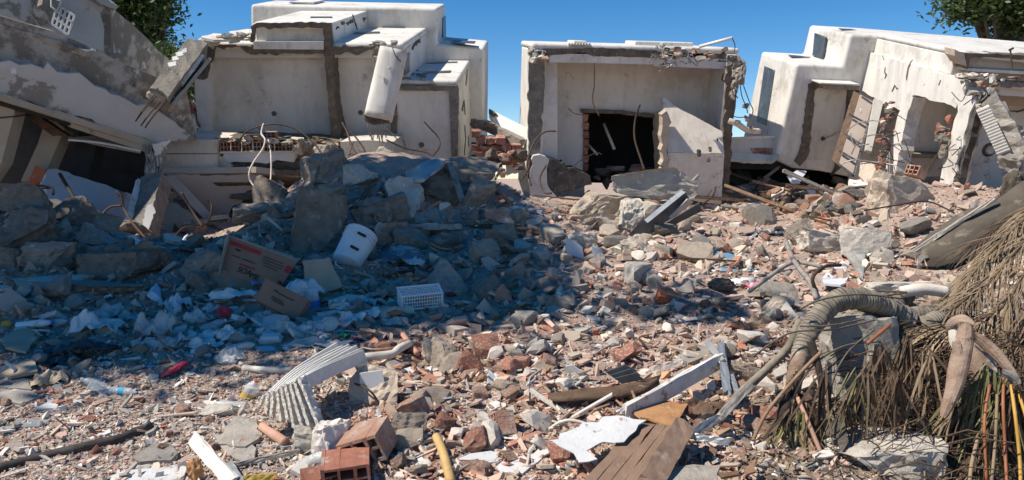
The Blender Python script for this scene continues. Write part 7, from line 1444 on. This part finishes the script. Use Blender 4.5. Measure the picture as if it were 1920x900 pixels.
for pts, rr, m_ in (([(1856, 722, 4.15), (1846, 790, 4.05), (1850, 905, 3.95)], .008, 'stemor'), ([(1882, 708, 4.15), (1881, 760, 4.05), (1884, 830, 4.0), (1888, 910, 3.9)], .008, 'stemor'), ([(1896, 722, 4.1), (1905, 790, 4.0), (1912, 860, 3.95), (1914, 915, 3.9)], .009, 'stemye'), ([(1908, 730, 4.1), (1926, 790, 4.0), (1948, 870, 3.9)], .008, 'stemye'), ([(1870, 740, 4.1), (1866, 830, 4.0), (1858, 915, 3.9)], .008, 'leafdry'), ([(1834, 820, 4.05), (1822, 870, 4.0), (1818, 910, 3.95)], .010, 'leafdry'), ([(1669, 609, 4.4), (1650, 624, 4.35), (1627, 644, 4.3)], .010, 'stemor')): tube('stalk', pts, rr, M[m_], p3, n=8)
for i, (a_, b_, m_) in enumerate((((1860, 740), (1842, 900), 'leafgreen'), ((1880, 740), (1900, 905), 'leafgreen'), ((1900, 750), (1935, 905), 'leafgreen'), ((1840, 760), (1800, 880), 'leafbrown'), ((1868, 760), (1868, 900), 'leafdry'), ((1800, 800), (1745, 905), 'leafgreen'), ((1820, 850), (1720, 900), 'leafgreen'), ((1905, 740), (1890, 900), 'leafbrown'))):
    frond(p3, [(a_[0], a_[1], 4.25), ((a_[0] + b_[0]) / 2 + 4, (a_[1] + b_[1]) / 2, 4.15), (b_[0], b_[1], 4.05)], 34, .32, .0055, m_, m_, .006, droop=1.0, spread=.45, start=.03)
def strands(x, y, d, n, L, sx, mat, parent, wd=.004):
    parts = []
    for _ in range(n):
        q = P(x + rnd.gauss(0, 5), y + rnd.gauss(0, 8), d + rnd.uniform(-.03, .05)); dr = Vector((rnd.gauss(sx, .28), rnd.uniform(-.25, .15), -rnd.uniform(.5, 1))); leaf_strip(q, dr, L * rnd.uniform(.5, 1.15), wd * rnd.uniform(.6, 1.5), rnd.uniform(.2, .9), parts, segs=8, roll=rnd.uniform(-1.2, 1.2))
    vs, fs = merge(parts); return mk('hanging_leaflets', vs, fs, M[mat], parent)
for x, y, d, n, L, sx, m_ in ((1650, 655, 4.25, 26, .75, -.05, 'leafbrown'), (1625, 690, 4.2, 22, .62, .05, 'leafmid'), (1602, 700, 4.2, 10, .6, .1, 'leafgreen'), (1680, 700, 4.15, 22, .6, 0, 'leafbrown'), (1700, 640, 4.4, 30, .7, -.1, 'leafbrown'), (1740, 660, 4.3, 30, .6, 0, 'leafmid'), (1490, 760, 4.3, 34, .50, -.25, 'leafmid'), (1482, 780, 4.26, 26, .45, -.45, 'leafbrown'), (1500, 780, 4.26, 24, .42, .15, 'leafgreen'), (1510, 770, 4.28, 26, .46, .45, 'leafbrown'), (1470, 800, 4.2, 14, .4, -.1, 'leafgreen'), (1545, 700, 4.25, 16, .6, .05, 'leafbrown'), (1586, 760, 4.2, 18, .45, .1, 'leafbrown')):
    strands(x, y, d, n, L, sx, m_, p1, .0045)
for x, y, d, n, L, sx, m_ in ((1850, 700, 4.2, 40, .6, -.2, 'leafgreen'), (1880, 720, 4.15, 44, .55, 0, 'leafgreen'), (1905, 730, 4.1, 30, .5, .1, 'leafbrown'), (1820, 740, 4.2, 40, .5, -.3, 'leafbrown'), (1790, 760, 4.2, 36, .45, -.4, 'leafmid'), (1860, 780, 4.1, 30, .4, -.1, 'leafdry')):
    strands(x, y, d, n, L, sx, m_, p3, .006)
# thicket of thin dry twigs and leaf litter below
tw = []
for i in range(900):
    x, y = rnd.uniform(1600, 1940), rnd.uniform(600, 900)
    if x < 1700 and y > 760 and rnd.random() < .6: continue
    d = 4.0 + (900 - y) / 300 * .9 + rnd.uniform(-.15, .3); a_ = rnd.gauss(.2, .6); L = rnd.uniform(.1, .38); q = P(x, y, d); dr = Vector((math.cos(a_) * rnd.choice((-1, 1)), rnd.uniform(-.4, .4), math.sin(a_) * .6 - .2)).normalized()
    m_ = q + dr * L * .5 + Vector((0, 0, .03)); tw.append(tube_geo([q, m_, q + dr * L + Vector((0, 0, -.02))], rnd.uniform(.002, .0045), 3))
vs, fs = merge(tw); o = mk('dry_twigs', vs, fs, M['leafbrown']); tag(o, 'tangle of thin dry palm flower twigs in the lower right corner', 'twigs', kind='stuff')
tw = []
for i in range(850):
    x, y = rnd.uniform(1380, 1940), rnd.uniform(560, 900)
    if x < 1500 and y < 740: continue
    d = gd(x, y) - rnd.uniform(0, .12); a_ = rnd.uniform(0, 6.28); leaf_strip(P(x, y, d), Vector((math.cos(a_), math.sin(a_), rnd.uniform(-.1, .5))), rnd.uniform(.08, .3), rnd.uniform(.003, .007), .6, tw, segs=3)
vs, fs = merge(tw); o = mk('leaf_litter', vs, fs, M['leafmid']); tag(o, 'dry narrow palm leaflets littering the lower right rubble', 'leaves', kind='stuff')
for i in range(60):
    x, y = rnd.uniform(1340, 1560), rnd.uniform(640, 890)
    if i % 2: pl('bark_scrap', [(x, y), (x + rnd.uniform(14, 40), y - rnd.uniform(4, 20)), (x + rnd.uniform(20, 44), y + 2), (x + 6, y + rnd.uniform(4, 12))], .01, rnd.choice(['woodd', 'wood', 'plast', 'card', 'concg']), describe(x, y, 20, 0, 'flat scrap', ''), 'scrap', .005, rnd.uniform(.02, .2), group='scraps by the drooping palm')
